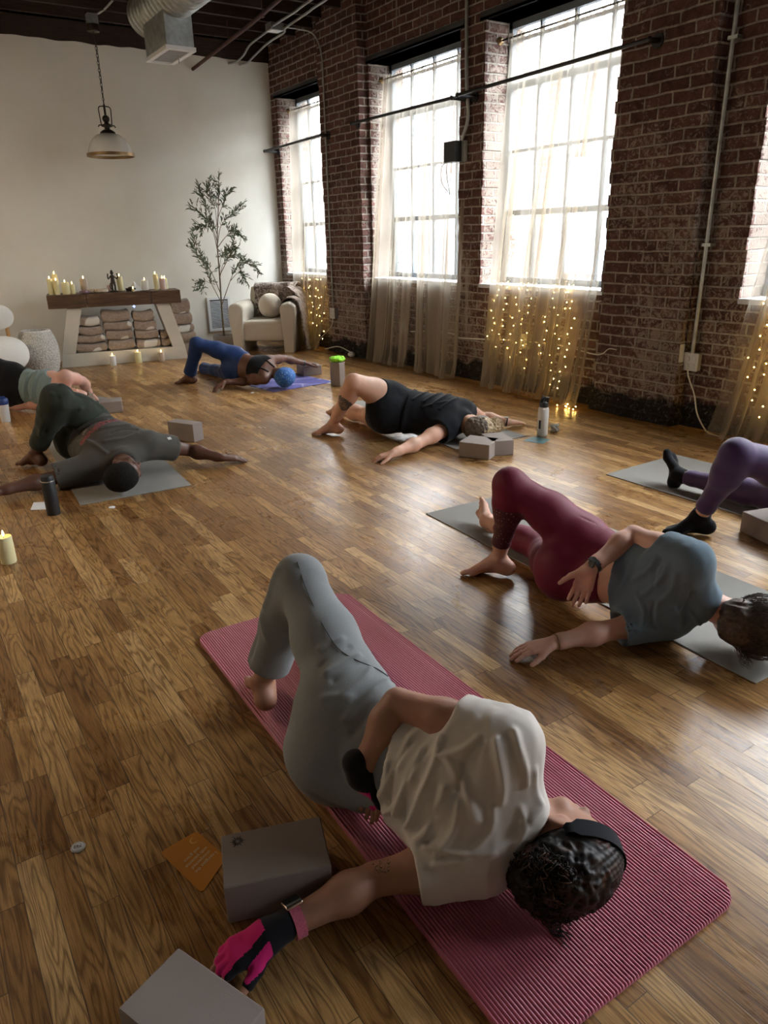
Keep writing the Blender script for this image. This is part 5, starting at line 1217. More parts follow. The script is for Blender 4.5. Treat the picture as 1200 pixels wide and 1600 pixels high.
def strands(name, paths, mat, parent, r0=0.0012, r1=0.0004, n=4):
    f = MB()
    for P in paths:
        k = len(P); f.tube(P, [r0+(r1-r0)*i/(k-1) for i in range(k)], n, cap=False)
    ob = f.build(name, mat, None, angle=180)
    if parent: ob.parent = parent; ob.location = -Vector(parent.location)
    return ob
def band(name, c, ax, r, w_, th, mat, parent, n=32, fac=(1,1)):
    """closed band around an arm: c centre, ax arm direction"""
    ax = nz(ax); u_ = nz(np.cross(ax, [0.3,0.2,0.9])); v_ = np.cross(ax, u_); f = MB(); vs = []
    for (rr_, o_) in ((r,-w_/2),(r+th,-w_/2),(r+th,w_/2),(r,w_/2)):
        vs.append([tuple(np.asarray(c)+ax*o_+(u_*math.cos(2*math.pi*k/n)*fac[0]+v_*math.sin(2*math.pi*k/n)*fac[1])*rr_) for k in range(n)])
    V_ = sum(vs, []); F_ = [(a*n+k, a*n+(k+1) % n, ((a+1) % 4)*n+(k+1) % n, ((a+1) % 4)*n+k) for a in range(4) for k in range(n)]
    f.add(V_, F_); ob = f.build(name, mat, None, angle=50)
    if parent: ob.parent = parent; ob.location = -Vector(parent.location)
    return ob

def field(gr, p):
    F = 1.0
    for g_ in gr:
        f_ = 1.0
        for q in g_['prims']: f_ = float(smin(np.float64(f_), prim_d(q, p[None])[0], max(1e-4, q[-1])))
        f_ -= g_.get('e', 0); F = float(smin(np.float64(F), np.float64(f_), g_.get('k', 0.012)))
    return F
def snap(gr, p, dirn, off=0.0004):
    """slide a point against dirn until it touches the garment"""
    p0 = np.array(p, float); dirn = nz(dirn); p = p0.copy(); gone = 0.0
    while gone < 0.55:
        d = field(gr, p)
        if d < off: return p
        st = max(0.0008, min(0.05, d*0.7)); p = p-dirn*st; gone += st
    return None
def surf_folds(gr, L, dirn, reach=0.25):
    """creases given by rough points near the cloth, moved onto it"""
    out = []
    for pts, w_, h_ in L:
        Q = [snap(gr, np.array(p, float)+nz(dirn)*reach, dirn) for p in pts]; Q = [q for q in Q if q is not None]
        out += [(Q[i], Q[i+1], w_, h_) for i in range(len(Q)-1)]
    return out
def torso_folds(b, L, gr, gain=1.5):
    c = b.J['chest']; out = []
    for (a0, u0), (a1, u1), w_, h_ in L:
        Q = []
        for k in range(5):
            t_ = k/4; bow = 0.012*math.sin(math.pi*t_)*(1 if h_ > 0 else -1)
            q = snap(gr, c+b.csd*(a0+(a1-a0)*t_)+b.cup*(u0+(u1-u0)*t_+bow)+b.cbk*0.30, b.cbk)
            if q is not None: Q.append(q)
        for i in range(len(Q)-1):
            out.append((Q[i], Q[i+1], w_*0.85, h_*gain*0.62))
    return out
# ---------------------------------------------------------------- nearest person: grey joggers, white T-shirt
def person(name_loc, label): return empty('person', name_loc, 0, label, 'person')
SK_BROWN = skin('brown_skin', (0.42,0.225,0.15)); SK_PALE = skin('pale_skin', (0.60,0.36,0.27)); SK_PALE2 = skin('warm_pale_skin', (0.62,0.37,0.26)); SK_DARK = skin('dark_skin', (0.115,0.055,0.035)); SK_DARK2 = skin('deep_brown_skin', (0.135,0.065,0.042)); SK_PINK = skin('rosy_skin', (0.66,0.40,0.32))
M_NAIL = simple('nail', (0.62,0.42,0.36), 0.3)
def person_one():
    t = person((0.75,1.2,0), 'person in white T-shirt and grey joggers lying twisted on pink mat')
    s = 0.92
    J = dict(hipT=(0.750,1.315,0.252),hipB=(0.690,1.295,0.115),pel=(0.716,1.300,0.178),kneeT=(0.789,1.645,0.445),ankT=(0.689,1.741,0.100),kneeB=(0.90,1.66,0.078),ankB=(1.02,2.00,0.066),
        shT=(0.885,0.908,0.335),elT=(0.768,1.142,0.342),wrT=(0.662,1.142,0.200),shB=(0.800,0.890,0.085),elB=(0.600,0.990,0.058),wrB=(0.368,1.005,0.048),chest=(0.850,0.905,0.200),neck=(0.905,0.840,0.165),head=(0.940,0.785,0.128))
    b = Body(J, s, (-0.93,-0.37,0.1), girth=1.02, hipw=1.05); J = b.J
    hu, hf = A3(0.42,-0.90,0.02), A3(0.88,0.42,0.10)
    hp, hq, hax = head_prims(J['head'], hu, hf, 0.98)
    b.G['head'] = hp+[cone(J['neck']-A3(0.01,-0.03,0), J['head']-hu*0.05-hf*0.015, 0.052, 0.048, 0.03)]
    hB, nB = hand_prims(J['wrB'], (-1,0.10,-0.14), (0,0,1), (0,-1,0.05), 0.93, curl=0.32, spread=0.16, thumb=0.62)
    hT, nT = hand_prims(J['wrT'], (0.26,-0.12,-0.94), (0.9,0.3,0.25), (0.3,-0.9,0.2), 0.82, curl=0.30, spread=0.08, thumb=0.5)
    b.G['handB'] = hB; b.G['handT'] = hT
    fT = foot_prims(J['ankT'], (0.22,0.95,-0.10), (0,0,1), 0.92, side=1); fB = foot_prims(J['ankB'], (0.3,0.9,-0.25), (0.5,-0.2,0.8), 0.9)
    b.G['footT'] = fT; b.G['footB'] = fB
    mt_, n_, l_, b_ = nodes('inked_skin', 0.5, (0.2,0.1,0.07)); v_ = coords(n_, l_); t_ = N(n_, 'TexNoise', Scale=45.0, Detail=1.0, Distortion=2.5); l_.new(v_, t_.inputs['Vector'])
    l_.new(ramp(n_, l_, t_.outputs[0], [(0.44, (0.42,0.225,0.15)), (0.485, (0.045,0.028,0.022)), (0.515, (0.045,0.028,0.022)), (0.56, (0.42,0.225,0.15))]), b_.inputs['Base Color'])
    ink = [J['elB']+A3(0.012,-0.010,0.045), J['elB']*0.45+J['shB']*0.55+A3(-0.01,0.0,0.05)]
    body = sdf_object('body', b.groups(), 0.0065, [SK_BROWN, mt_], t, matfn=lambda C_: np.minimum(np.linalg.norm(C_-ink[0], axis=1)-0.020, np.linalg.norm(C_-ink[1], axis=1)-0.022) < 0, fine=[box_of(hB, 0.012, 0.0026), box_of(hT, 0.012, 0.0032), box_of(hp, 0.01, 0.0034), box_of(fT, 0.01, 0.0034)])
    # joggers
    wp = J['pel']*0.46+J['chest']*0.54; up = nz(J['chest']-J['pel'])
    gT = b.G['torso']; K, A, H = J['kneeT'], J['ankT'], J['hipT']
    sh = K*0.30+A*0.70
    pants = [dict(prims=gT, e=0.008, planes=[(wp-up*0.02, up)], k=0.03), dict(prims=b.G['legT_u']+[cone(K, K*0.7+A*0.3, 0.056, 0.055, 0.03)], e=0.009, k=0.05),
             dict(prims=[cone(K, K*0.6+A*0.4, 0.058, 0.060, 0.03), cone(K*0.6+A*0.4, A+(A-K)*0.05, 0.060, 0.062, 0.03)], e=0.003, planes=[(K*0.17+A*0.83, nz(A-K))], cut=[cone(K*0.22+A*0.78, A+(A-K)*0.2, 0.048, 0.058)], k=0.03),
             dict(prims=b.G['legB_u'], e=0.008, k=0.05), dict(prims=b.G['legB_l'], e=0.010, planes=[(J['kneeB']*0.2+J['ankB']*0.8, nz(J['ankB']-J['kneeB']))], k=0.03)]
    fo = [((0.800,1.40,0.34),(0.70,1.42,0.30),0.010,0.004),((0.80,1.37,0.33),(0.69,1.36,0.29),0.010,-0.004),((0.80,1.345,0.32),(0.73,1.29,0.31),0.009,0.004),((0.80,1.32,0.31),(0.74,1.25,0.29),0.008,-0.004),
          ((0.81,1.29,0.30),(0.72,1.23,0.27),0.008,0.004),((0.74,1.68,0.47),(0.70,1.70,0.36),0.012,0.004),((0.76,1.66,0.44),(0.715,1.70,0.30),0.010,-0.005),((0.70,1.72,0.26),(0.75,1.70,0.18),0.012,0.004)]
    cv = (-0.42,-0.62,0.66)
    fo = surf_folds(pants, [([(0.74,1.44,0.33),(0.80,1.43,0.34)],.007,.004),([(0.72,1.40,0.31),(0.80,1.40,0.335)],.006,-.004),([(0.72,1.375,0.30),(0.81,1.37,0.32)],.008,.005),([(0.72,1.34,0.30),(0.81,1.345,0.315)],.006,-.004),
        ([(0.72,1.30,0.28),(0.79,1.31,0.30),(0.82,1.33,0.30)],.008,.005),([(0.70,1.26,0.25),(0.78,1.26,0.29),(0.83,1.28,0.29)],.008,.005),([(0.71,1.24,0.22),(0.79,1.235,0.27)],.007,-.004),([(0.70,1.35,0.25),(0.74,1.30,0.27)],.010,.003),
        ([(0.74,1.72,0.46),(0.715,1.73,0.40)],.006,-.006),([(0.755,1.69,0.45),(0.72,1.72,0.34)],.010,.005),([(0.715,1.73,0.30),(0.74,1.74,0.20)],.012,.005),([(0.70,1.75,0.24),(0.68,1.76,0.17)],.010,-.004),([(0.62,1.28,0.06),(0.66,1.22,0.04)],.010,-.003)], cv)
    seam = [snap(pants, np.array(p)+nz(cv)*0.25, cv, 0.0022) for p in ((0.800,1.66,0.47),(0.785,1.60,0.44),(0.775,1.54,0.41),(0.768,1.47,0.375),(0.768,1.40,0.345),(0.785,1.345,0.335),(0.815,1.305,0.325),(0.835,1.280,0.31))]
    strands('side_seam', [bez([tuple(p) for p in seam if p is not None], 4)], cloth('seam_thread', (0.10,0.10,0.105)), t, 0.0014, 0.0014, 6)
    sdf_object('joggers', pants, 0.0065, [cloth('grey_jersey', (0.275,0.285,0.285), heather=0.22, weave=900)], t, folds=foldfn(fo, 0.0016, 14.0), smooth=2, kg=0.03)
    # T-shirt: trunk, two sleeves
    sc, sd, bk, cu = J['chest'], b.csd, b.cbk, b.cup
    hem = J['pel']*0.50+J['chest']*0.50
    TT = []
    for q, (c, s_, k_, u_) in enumerate(b.sec[2:]):
        wd, dp = [(0.150,0.112),(0.140,0.108),(0.142,0.108),(0.148,0.110),(0.142,0.098)][q]
        TT.append(ell(c-k_*0.004, [s_, k_, u_], [wd*s, dp*s, 0.095*s], 0.06))
    TT += [p for p in gT[-4:]]
    aT0, aT1 = J['shT'], J['elT']; aB0, aB1 = J['shB'], J['elB']
    slT = aT0*0.58+aT1*0.42; slB = aB0*0.40+aB1*0.60
    ndir = nz(J['head']-J['neck'])
    shirt = [dict(prims=TT, e=0.012, planes=[(hem-cu*0.01, -cu), (J['neck']+ndir*0.012, ndir)], k=0.03),
             dict(prims=[cone(aT0-cu*0.0, slT+(aT1-aT0)*0.1, 0.066, 0.056, 0.03)], e=0.007, planes=[(slT, nz(aT1-aT0))], cut=[cone(slT-(aT1-aT0)*0.06, slT+(aT1-aT0)*0.3, 0.053, 0.056)], k=0.05),
             dict(prims=[cone(aB0, slB+(aB1-aB0)*0.1, 0.064, 0.058, 0.03), cone(aB0+cu*0.02, slB, 0.045, 0.05, 0.03)], e=0.007, planes=[(slB, nz(aB1-aB0))], cut=[cone(slB-(aB1-aB0)*0.07, slB+(aB1-aB0)*0.3, 0.055, 0.058)], k=0.05)]
    fs = torso_folds(b, SHIRT1, shirt, 1.7)
    sdf_object('t_shirt', shirt, 0.0050, [cloth('white_cotton', (0.66,0.61,0.55), weave=800, bmp=0.2)], t, folds=foldfn(fs, 0.0036, 24.0, dirm=[b.csd*0.30, b.cbk, b.cup]), smooth=2, kg=0.03)
    # gloves: fingerless, pink and black
    M_PK = cloth('pink_glove', (0.75,0.03,0.22), weave=500); M_BK = cloth('black_glove', (0.012,0.012,0.016), weave=500, spec=0.3)
    def glove(nm, hand, w, d, split, frac=0.55):
        pr = [p for p in hand]; d = nz(d); gl = []
        pts = hand[0:16]
        use = []
        for k in range(4): use += [hand[k*4], hand[k*4+1]]      # palm bone and first finger joint
        use += [hand[16], hand[17]]
        use.append(cone(w-d*0.030, w+d*0.01, 0.027, 0.029, 0.02))
        return sdf_object(nm, [dict(prims=use, e=0.0032, k=0.004)], 0.0028, [M_PK, M_BK], t, matfn=split, smooth=1, kg=0.004)
    wB = J['wrB']; dB = nz((-1,0.10,-0.14))
    def splitB(C_):
        r_ = C_-wB; a = r_ @ dB; thv = r_ @ A3(0,-1,0); z = r_[:,2]
        blk = (a < 0.012)
        stripe = (np.abs(thv-0.020-(a-0.02)*0.12) < 0.0085) & (a > -0.01)
        under = (z < -0.006-0.15*a)
        return np.where(blk | stripe | under, 1, 0)
    glove('glove', hB, wB, dB, splitB)
    wT = J['wrT']; dT = nz((0.26,-0.12,-0.94))
    def splitT(C_):
        r_ = C_-wT; a = r_ @ dT; q = r_ @ nz((0.3,-0.9,0.2)); return np.where((a > 0.030) & (q > -0.020) & (q < 0.035) & (a < 0.11), 0, 1)
    glove('glove', hT, wT, dT, splitT)
    # watch
    aB = nz(J['wrB']-J['elB']); wc = J['wrB']-aB*0.052; 
    band('watch_strap', wc, aB, 0.0315, 0.022, 0.003, cloth('pink_woven_strap', (0.62,0.16,0.24), weave=900, heather=0.5), t)
    f = MB(); f.box((-0.019,-0.017,0),(0.019,0.017,0.009)); o = f.build('watch_case', simple('rose_gold', (0.60,0.45,0.38), 0.25, 0.5, 0.9), t, bevel=0.005, seg=3, loc=Vector(wc+A3(0,0.012,0.030))-Vector(t.location), rot=(R(-22),0,0))
    f = MB(); f.box((-0.0165,-0.0145,0.0091),(0.0165,0.0145,0.0100)); s2 = f.build('watch_screen', simple('black_glass', (0.004,0.004,0.005), 0.08), o, smooth=False)
    # hair: braided crown, loose curly bun, headband
    h = J['head']; M_HAIR, n_, l_, b_ = nodes('black_hair', 0.5, (0.01,0.007,0.006), 0.3); v_ = coords(n_, l_); t_ = N(n_, 'TexNoise', Scale=22.0, Detail=3.0, Distortion=0.8); l_.new(v_, t_.inputs['Vector'])
    l_.new(ramp(n_, l_, t_.outputs[0], [(0.50, (0.009,0.006,0.005)), (0.62, (0.028,0.013,0.008)), (0.70, (0.085,0.033,0.016))]), b_.inputs['Base Color']); M_HAIR2 = simple('auburn_hair', (0.095,0.036,0.018), 0.42, 0.5, noise_s=60, amt=0.5)
    q = hq
    hair = [dict(prims=[ell(q(0,-0.022,0.034), hax, A3(0.080,0.098,0.092), 0.02)], planes=[(h+hu*0.020-hf*0.012-nz(hf*0.86-hu*0.50)*0.006, nz(hf*0.86-hu*0.50))], k=0.02),
            dict(prims=[ell(q(-0.0,-0.095,0.005), hax, A3(0.075,0.060,0.070), 0.03), ell(q(0.015,-0.085,0.055), hax, A3(0.055,0.05,0.05), 0.03), ell(q(-0.02,-0.10,-0.04), hax, A3(0.05,0.045,0.04), 0.03)], k=0.03)]
    def hf_(P, N_):
        r_ = P-h; a = r_ @ hf; c_ = r_ @ hu; s_ = r_ @ hax[0]
        crown = 1/(1+np.exp(-(a+0.055)/0.008))
        br = 0.0026*np.abs(np.sin(s_*300+6*np.sin(a*14)))+0.0008*np.sin(a*520)*np.abs(np.sin(s_*300+6*np.sin(a*14)))
        cur = 0.006*vnoise(P+1.7, 60)+0.004*vnoise(P, 130)
        return crown*br+(1-crown)*cur
    sdf_object('hair', hair, 0.0034, [M_HAIR], t, folds=hf_, smooth=1)
    rr = random.Random(11); paths = []; paths2 = []
    for k in range(900):
        a = rr.uniform(0, 2*math.pi); e = rr.uniform(-1.3, 1.3); c0 = q(0,-0.088,0.008)+hax[0]*rr.uniform(-.02,.02)
        dv = hax[0]*math.cos(a)*math.cos(e)+hu*math.sin(a)*math.cos(e)-hf*(0.25+abs(math.sin(e)))
        dv = nz(dv); p0 = c0+hax[0]*(dv @ hax[0])*rr.uniform(.066,.080)+hf*(dv @ hf)*rr.uniform(.052,.066)+hu*(dv @ hu)*rr.uniform(.062,.082); ax1 = nz(np.cross(dv, A3(rr.uniform(-1,1),rr.uniform(-1,1),rr.uniform(-1,1)))); ax2 = np.cross(dv, ax1)
        rad = rr.uniform(0.003,0.009); L_ = rr.uniform(0.02,0.05); tw = rr.uniform(6,13); P_ = []; drift = ax1*rr.uniform(-1,1)+ax2*rr.uniform(-1,1)
        for j in range(12):
            u = j/11; pt = p0+dv*(0.006*u)+drift*L_*(u-0.5)+(ax1*math.cos(tw*u)+dv*math.sin(tw*u))*rad
            pt[2] = max(pt[2], 0.016); P_.append(pt)
        (paths2 if rr.random() < 0.22 else paths).append(P_)
    for k in range(26):          # stray ends trailing onto the mat
        a = rr.uniform(-.5,.5); p0 = q(rr.uniform(-.05,.02),-0.12,-0.01); P_ = []
        for j in range(12): u = j/11; P_.append(A3(p0[0]-0.01+0.035*u+0.012*math.sin(7*u+a*9), p0[1]-0.035*u*(1+a)-0.02*u+0.008*math.cos(8*u), max(0.0155, p0[2]*(1-u)*0.9)))
        paths.append(P_)
    strands('hair_strands', paths, M_HAIR, t, 0.0012, 0.0006); strands('hair_strands', paths2, M_HAIR2, t, 0.0012, 0.0006)
    # headband: from nape behind the ears over the forehead
    wv = nz(hu*0.86+hf*0.50); nn_ = nz(hf*0.86-hu*0.50); f = MB(); vs = []; K_ = 56
    for k in range(K_):
        th_ = 2*math.pi*k/K_; low = 1.0 if math.sin(th_) > -0.2 else 0.86
        for ro, w_ in ((0.99,-0.020),(1.03,-0.020),(1.03,0.020),(0.99,0.020)):
            vs.append(tuple(h+hu*0.020-hf*0.012-nn_*0.014+hax[0]*0.0860*ro*math.cos(th_)*low+wv*0.1015*ro*math.sin(th_)*low+nn_*w_*(1 if math.sin(th_) > 0 else 0.6)))
    f.add(vs, [(k*4+a, k*4+(a+1) % 4, ((k+1) % K_)*4+(a+1) % 4, ((k+1) % K_)*4+a) for k in range(K_) for a in range(4)])
    hb = f.build('headband', cloth('black_headband', (0.012,0.013,0.017)), None, angle=60); hb.parent = t; hb.location = -Vector(t.location)
    # drawstring bow at the waistband
    wpt = A3(0.835,1.262,0.275); f = MB()
    for s_ in (-1, 1): f.tube(bez([wpt, wpt+A3(0.012,0.01*s_,0.014), wpt+A3(-0.004,0.028*s_,0.018), wpt+A3(-0.008,0.012*s_,0.006), wpt]), 0.0022, 6)
    o = f.build('drawstring', cloth('white_cord', (0.6,0.6,0.58)), None); o.parent = t; o.location = -Vector(t.location)
    return t
SHIRT1 = [((.154,-.01),(.094,-.084),.009,.006),((.15,-.005),(.046,-.029),.008,-.006),((.16,.026),(.037,.047),.010,.006),((.182,.051),(.077,.082),.009,.005),((.198,.062),(.126,.109),.008,.005),
 ((.119,-.171),(-.04,-.212),.010,.007),((.13,-.15),(-.05,-.19),.007,-.007),((.133,-.131),(-.067,-.172),.009,.008),((.133,-.11),(-.07,-.15),.007,-.007),((.133,-.091),(-.081,-.135),.010,.007),((-.001,-.149),(-.081,-.205),.008,.006),
 ((.035,-.058),(-.094,-.1),.010,.006),((.03,-.04),(-.09,-.075),.008,-.005),((.021,-.025),(-.1,-.05),.009,.006),((.019,.036),(-.071,.014),.009,.004),((.023,.078),(-.055,.077),.010,.004),((-.097,-.075),(-.068,.05),.009,.006),
 ((-.119,-.047),(-.043,.075),.009,.005),((.099,-.069),(-.005,.01),.012,.006),((.106,.091),(.005,.095),.010,.005),((.034,-.207),(-.06,-.226),.009,.005)]
person_one()
# ---------------------------------------------------------------- the others
def shirt_groups(b, hem_t, e, sl, k=0.03, wide=1.0, neck_off=0.012, loose=0.012):
    J = b.J; s = b.s; cu = b.cup; T = []
    for t_, (c, s_, k_, u_) in zip((0.0,0.22,0.42,0.60,0.78,0.93), b.sec[1:]):
        if t_ < hem_t-0.2: continue
        q = b.G['torso'][1:][[0.0,0.22,0.42,0.60,0.78,0.93].index(t_)]; T.append(ell(q[1], q[2], q[3]*A3(wide,1.05,1.0), 0.06*s))
    T += b.G['torso'][-4:]
    hem = J['pel']*(1-hem_t)+J['chest']*hem_t; nd = nz(J['neck']-J['chest']+(J['head']-J['neck'])*0.5)
    g = [dict(prims=T, e=e, planes=[(hem, -cu), (J['neck']+nd*neck_off, nd)], k=k)]
    for sf, fr, ra, rb in sl:
        a, e_ = J['sh'+sf], J['el'+sf]; p = a*(1-fr)+e_*fr
        g.append(dict(prims=[cone(a, p+(e_-a)*0.12, ra*s, rb*s, 0.03)], e=0.006, planes=[(p, nz(e_-a))], cut=[cone(p-(e_-a)*0.08, p+(e_-a)*0.3, (rb-0.002)*s, rb*s)], k=0.045))
    return g
def pants_groups(b, waist_t, e, legs, hem, sh=None, loose=0.0, flare=0.0):
    J = b.J; up = nz(J['chest']-J['pel']); wp = J['pel']*(1-waist_t)+J['chest']*waist_t
    g = [dict(prims=b.G['torso'], e=e, planes=[(wp, up)], k=0.03)]
    for sf in legs:
        g.append(dict(prims=b.G['leg%s_u' % sf]+[cone(J['knee'+sf], J['knee'+sf]*0.8+J['ank'+sf]*0.2, 0.055*b.s, 0.054*b.s, 0.03)], e=e+loose, k=0.045))
        K, A = J['knee'+sf], J['ank'+sf]; h_ = hem[sf]
        if h_ <= 0: continue
        pr = list(b.G['leg%s_l' % sf])
        if flare: pr = pr+[cone(K*0.6+A*0.4, A+(A-K)*0.1, 0.045*b.s, (0.045+flare)*b.s, 0.03)]
        g.append(dict(prims=pr, e=e+loose, planes=[(K*(1-h_)+A*h_, nz(A-K))], k=0.03))
    return g
def std(b, h, mats, t, hands, feet, head=None, hf=0.0038, extra=None):
    for k, v in hands.items(): b.G['hand'+k] = v
    for k, v in feet.items(): b.G['foot'+k] = v
    fine = [box_of(v, 0.012, hf) for v in list(hands.values())+list(feet.values())]
    if head:
        b.G['head'] = head+[cone(b.J['neck']-(b.J['neck']-b.J['chest'])*0.2, b.J['head']*0.75+b.J['neck']*0.25, 0.054*b.s, 0.050*b.s, 0.03)]; fine.append(box_of(head, 0.01, max(hf, 0.0038)))
    return sdf_object('body', b.groups(), h, mats, t, fine=fine, **(extra or {}))
def hairfn(amp, sc, dirm=None):
    def f(P, N_):
        X = P if dirm is None else P @ np.asarray(dirm).T
        return amp*(1-2*np.abs(vnoise(X+5.1, sc)))+amp*0.5*vnoise(X, sc*2.2)
    return f
def person_two():
    t = person((1.98,1.5,0), 'person in maroon leggings and blue-grey T-shirt, hand on lower back')
    J = dict(hipT=(2.044,1.707,0.218),hipB=(1.905,1.695,0.112),pel=(1.973,1.700,0.165),kneeT=(1.818,1.915,0.441),ankT=(1.873,2.017,0.085),kneeB=(2.110,2.025,0.068),ankB=(2.150,2.409,0.060),
        shT=(1.975,1.235,0.330),elT=(2.009,1.485,0.330),wrT=(1.808,1.497,0.252),shB=(2.010,1.310,0.078),elB=(1.808,1.400,0.055),wrB=(1.612,1.462,0.045),chest=(2.005,1.280,0.195),neck=(2.065,1.195,0.160),head=(2.135,1.090,0.112))
    s = 0.95; b = Body(J, s, (-0.9,-0.35,0.25), girth=0.98, hipw=1.02); J = b.J
    hu, hf = A3(0.58,-0.81,-0.05), A3(0.72,0.50,-0.45); hp, hq, hax = head_prims(J['head'], hu, hf, 0.98)
    hB, nB = hand_prims(J['wrB'], (-0.90,0.42,-0.14), (0,0,1), (-0.4,-0.9,0.05), 0.95, curl=0.16, spread=0.20, thumb=0.55)
    hT, nT = hand_prims(J['wrT'], (-0.10,0.20,-0.97), (0.85,0.45,0.2), (-0.45,0.85,0.25), 0.93, curl=0.18, spread=0.24, thumb=0.75)
    fT = foot_prims(J['ankT'], (-0.66,0.74,-0.10), (0,0,1), 0.95, side=1); fB = foot_prims(J['ankB'], (0.10,0.80,0.45), (-0.75,-0.30,0.5), 0.93, side=-1)
    std(b, 0.0065, [SK_PALE], t, {'B':hB,'T':hT}, {'T':fT,'B':fB}, hp, 0.0028)
    # leggings with a perforated panel on the raised shin
    lg = pants_groups(b, 0.40, 0.004, 'TB', {'T':0.80,'B':0.74})
    M_MAR = cloth('maroon_jersey', (0.155,0.010,0.032), rough=0.6, weave=1200, sheen=0.1, spec=0.3, bmp=0.1)
    m, n, l, bb = nodes('perforated_panel', 0.6, (0.06,0.010,0.02)); v = coords(n, l); vo = N(n, 'TexVoronoi', Scale=75.0, Randomness=0.25); l.new(v, vo.inputs['Vector'])
    l.new(ramp(n, l, vo.outputs['Distance'], [(0.0, (0.36,0.20,0.16)), (0.20, (0.30,0.14,0.12)), (0.27, (0.065,0.008,0.018))], 'LINEAR'), bb.inputs['Base Color'])
    K, A = J['kneeT'], J['ankT']; ad = nz(A-K); L_ = np.linalg.norm(A-K)
    def mf(C_):
        r_ = C_-K; a = (r_ @ ad)/L_; lat = r_-np.outer(r_ @ ad, ad); w_ = lat @ nz((-0.35,-0.9,0)); rad = np.linalg.norm(lat, axis=1)
        return ((a > 0.22+0.35*np.clip(0.03-w_,0,1)*8) & (rad < 0.095) & (w_ > -0.030)).astype(int)
    fo = [((1.90,1.80,0.37),(2.06,1.60,0.30),0.004,-0.0025),((1.85,1.86,0.42),(1.90,1.80,0.37),0.004,-0.002)]
    sdf_object('leggings', lg, 0.006, [M_MAR, m], t, folds=foldfn(fo, 0.0008, 18), smooth=2, matfn=mf)
    sg = shirt_groups(b, 0.53, 0.014, [('T',0.42,0.070,0.062),('B',0.80,0.064,0.062)], wide=1.05)
    fs = torso_folds(b, [((.15,-.03),(.06,-.10),.009,.006),((.15,-.01),(.05,-.02),.008,-.006),((.14,.02),(.02,-.06),.010,.007),((.12,.05),(.0,-.01),.009,.006),((.08,.07),(-.04,.03),.009,.006),((.05,.08),(-.08,.05),.007,-.006),((.02,-.08),(-.10,-.05),.010,.006),
        ((.0,-.02),(-.11,-.01),.008,-.005),((-.02,.03),(-.12,.03),.010,.006),((.10,-.12),(-.02,-.16),.012,.005),((-.08,-.08),(-.13,.05),.009,.006),((-.03,.06),(-.12,.07),.008,.005)], sg)
    sdf_object('t_shirt', sg, 0.0062, [cloth('blue_grey_cotton', (0.135,0.185,0.225), weave=700)], t, folds=foldfn(fs, 0.0028, 20, dirm=[b.csd*0.35,b.cbk,b.cup]), smooth=2, kg=0.03)
    M_HR = simple('brown_hair', (0.075,0.048,0.032), 0.5, 0.4, noise_s=90, amt=0.6, bmp=0.5)
    q = hq
    hr = [dict(prims=[ell(q(0,-0.028,0.036), hax, A3(0.092,0.106,0.100), 0.02), ell(q(0,-0.070,-0.050), hax, A3(0.074,0.055,0.070), 0.03)], planes=[(q(0,0.060,0.03), nz(hf)), (q(0,0,-0.105), -nz(hu))], k=0.02)]
    sdf_object('hair', hr, 0.0045, [M_HR], t, folds=hairfn(0.004, 60, dirm=[hax[0],hax[1]*0.3,hax[2]*0.3]), smooth=1)
    rr = random.Random(5); paths = []
    for k in range(520):
        a = rr.uniform(-math.pi, math.pi); e = rr.uniform(-0.9,1.45)
        dv = nz(hax[0]*math.cos(a)*math.cos(e)-hf*abs(math.sin(a))*math.cos(e)*1.0+hu*math.sin(e)); p = q(0,-0.028,0.036)+dv*A3(0.092,0.092,0.092); flow = nz(-hu*0.9-hf*0.35+hax[0]*rr.uniform(-.4,.4)); P_ = []
        for j in range(9):
            u = j/8; r_ = p-q(0,-0.028,0.02); pt = p+flow*0.075*u; pt = q(0,-0.028,0.026)+nz(pt-q(0,-0.028,0.026))*(0.104+0.012*u*rr.random()); pt[2] = max(0.008, pt[2]); P_.append(pt)
        paths.append(P_)
    for k in range(60):
        a = rr.uniform(-.09,.09); p = q(a,-0.10,-0.05); paths.append([A3(p[0]+0.03*u+0.01*math.sin(5*u+k), p[1]-0.05*u*rr.uniform(.3,1), max(0.007, p[2]*(1-u*0.8))) for u in [j/8 for j in range(9)]])
    strands('hair_strands', paths, M_HR, t, 0.0013, 0.0005)
    aT = nz(J['wrT']-J['elT']); band('watch_strap', J['wrT']-aT*0.022, aT, 0.0265, 0.020, 0.003, M_BLKM, t)
    o = MB().box((-0.013,-0.017,0),(0.013,0.017,0.008)).build('watch_case', M_BLKM, t, bevel=0.004, loc=Vector(J['wrT']-aT*0.022+A3(-0.024,-0.012,0.014))-Vector(t.location), rot=(R(-20),R(-55),0))
    aB = nz(J['wrB']-J['elB']); band('bracelet', J['wrB']-aB*0.012, aB, 0.0275, 0.003, 0.002, M_BRASS, t)
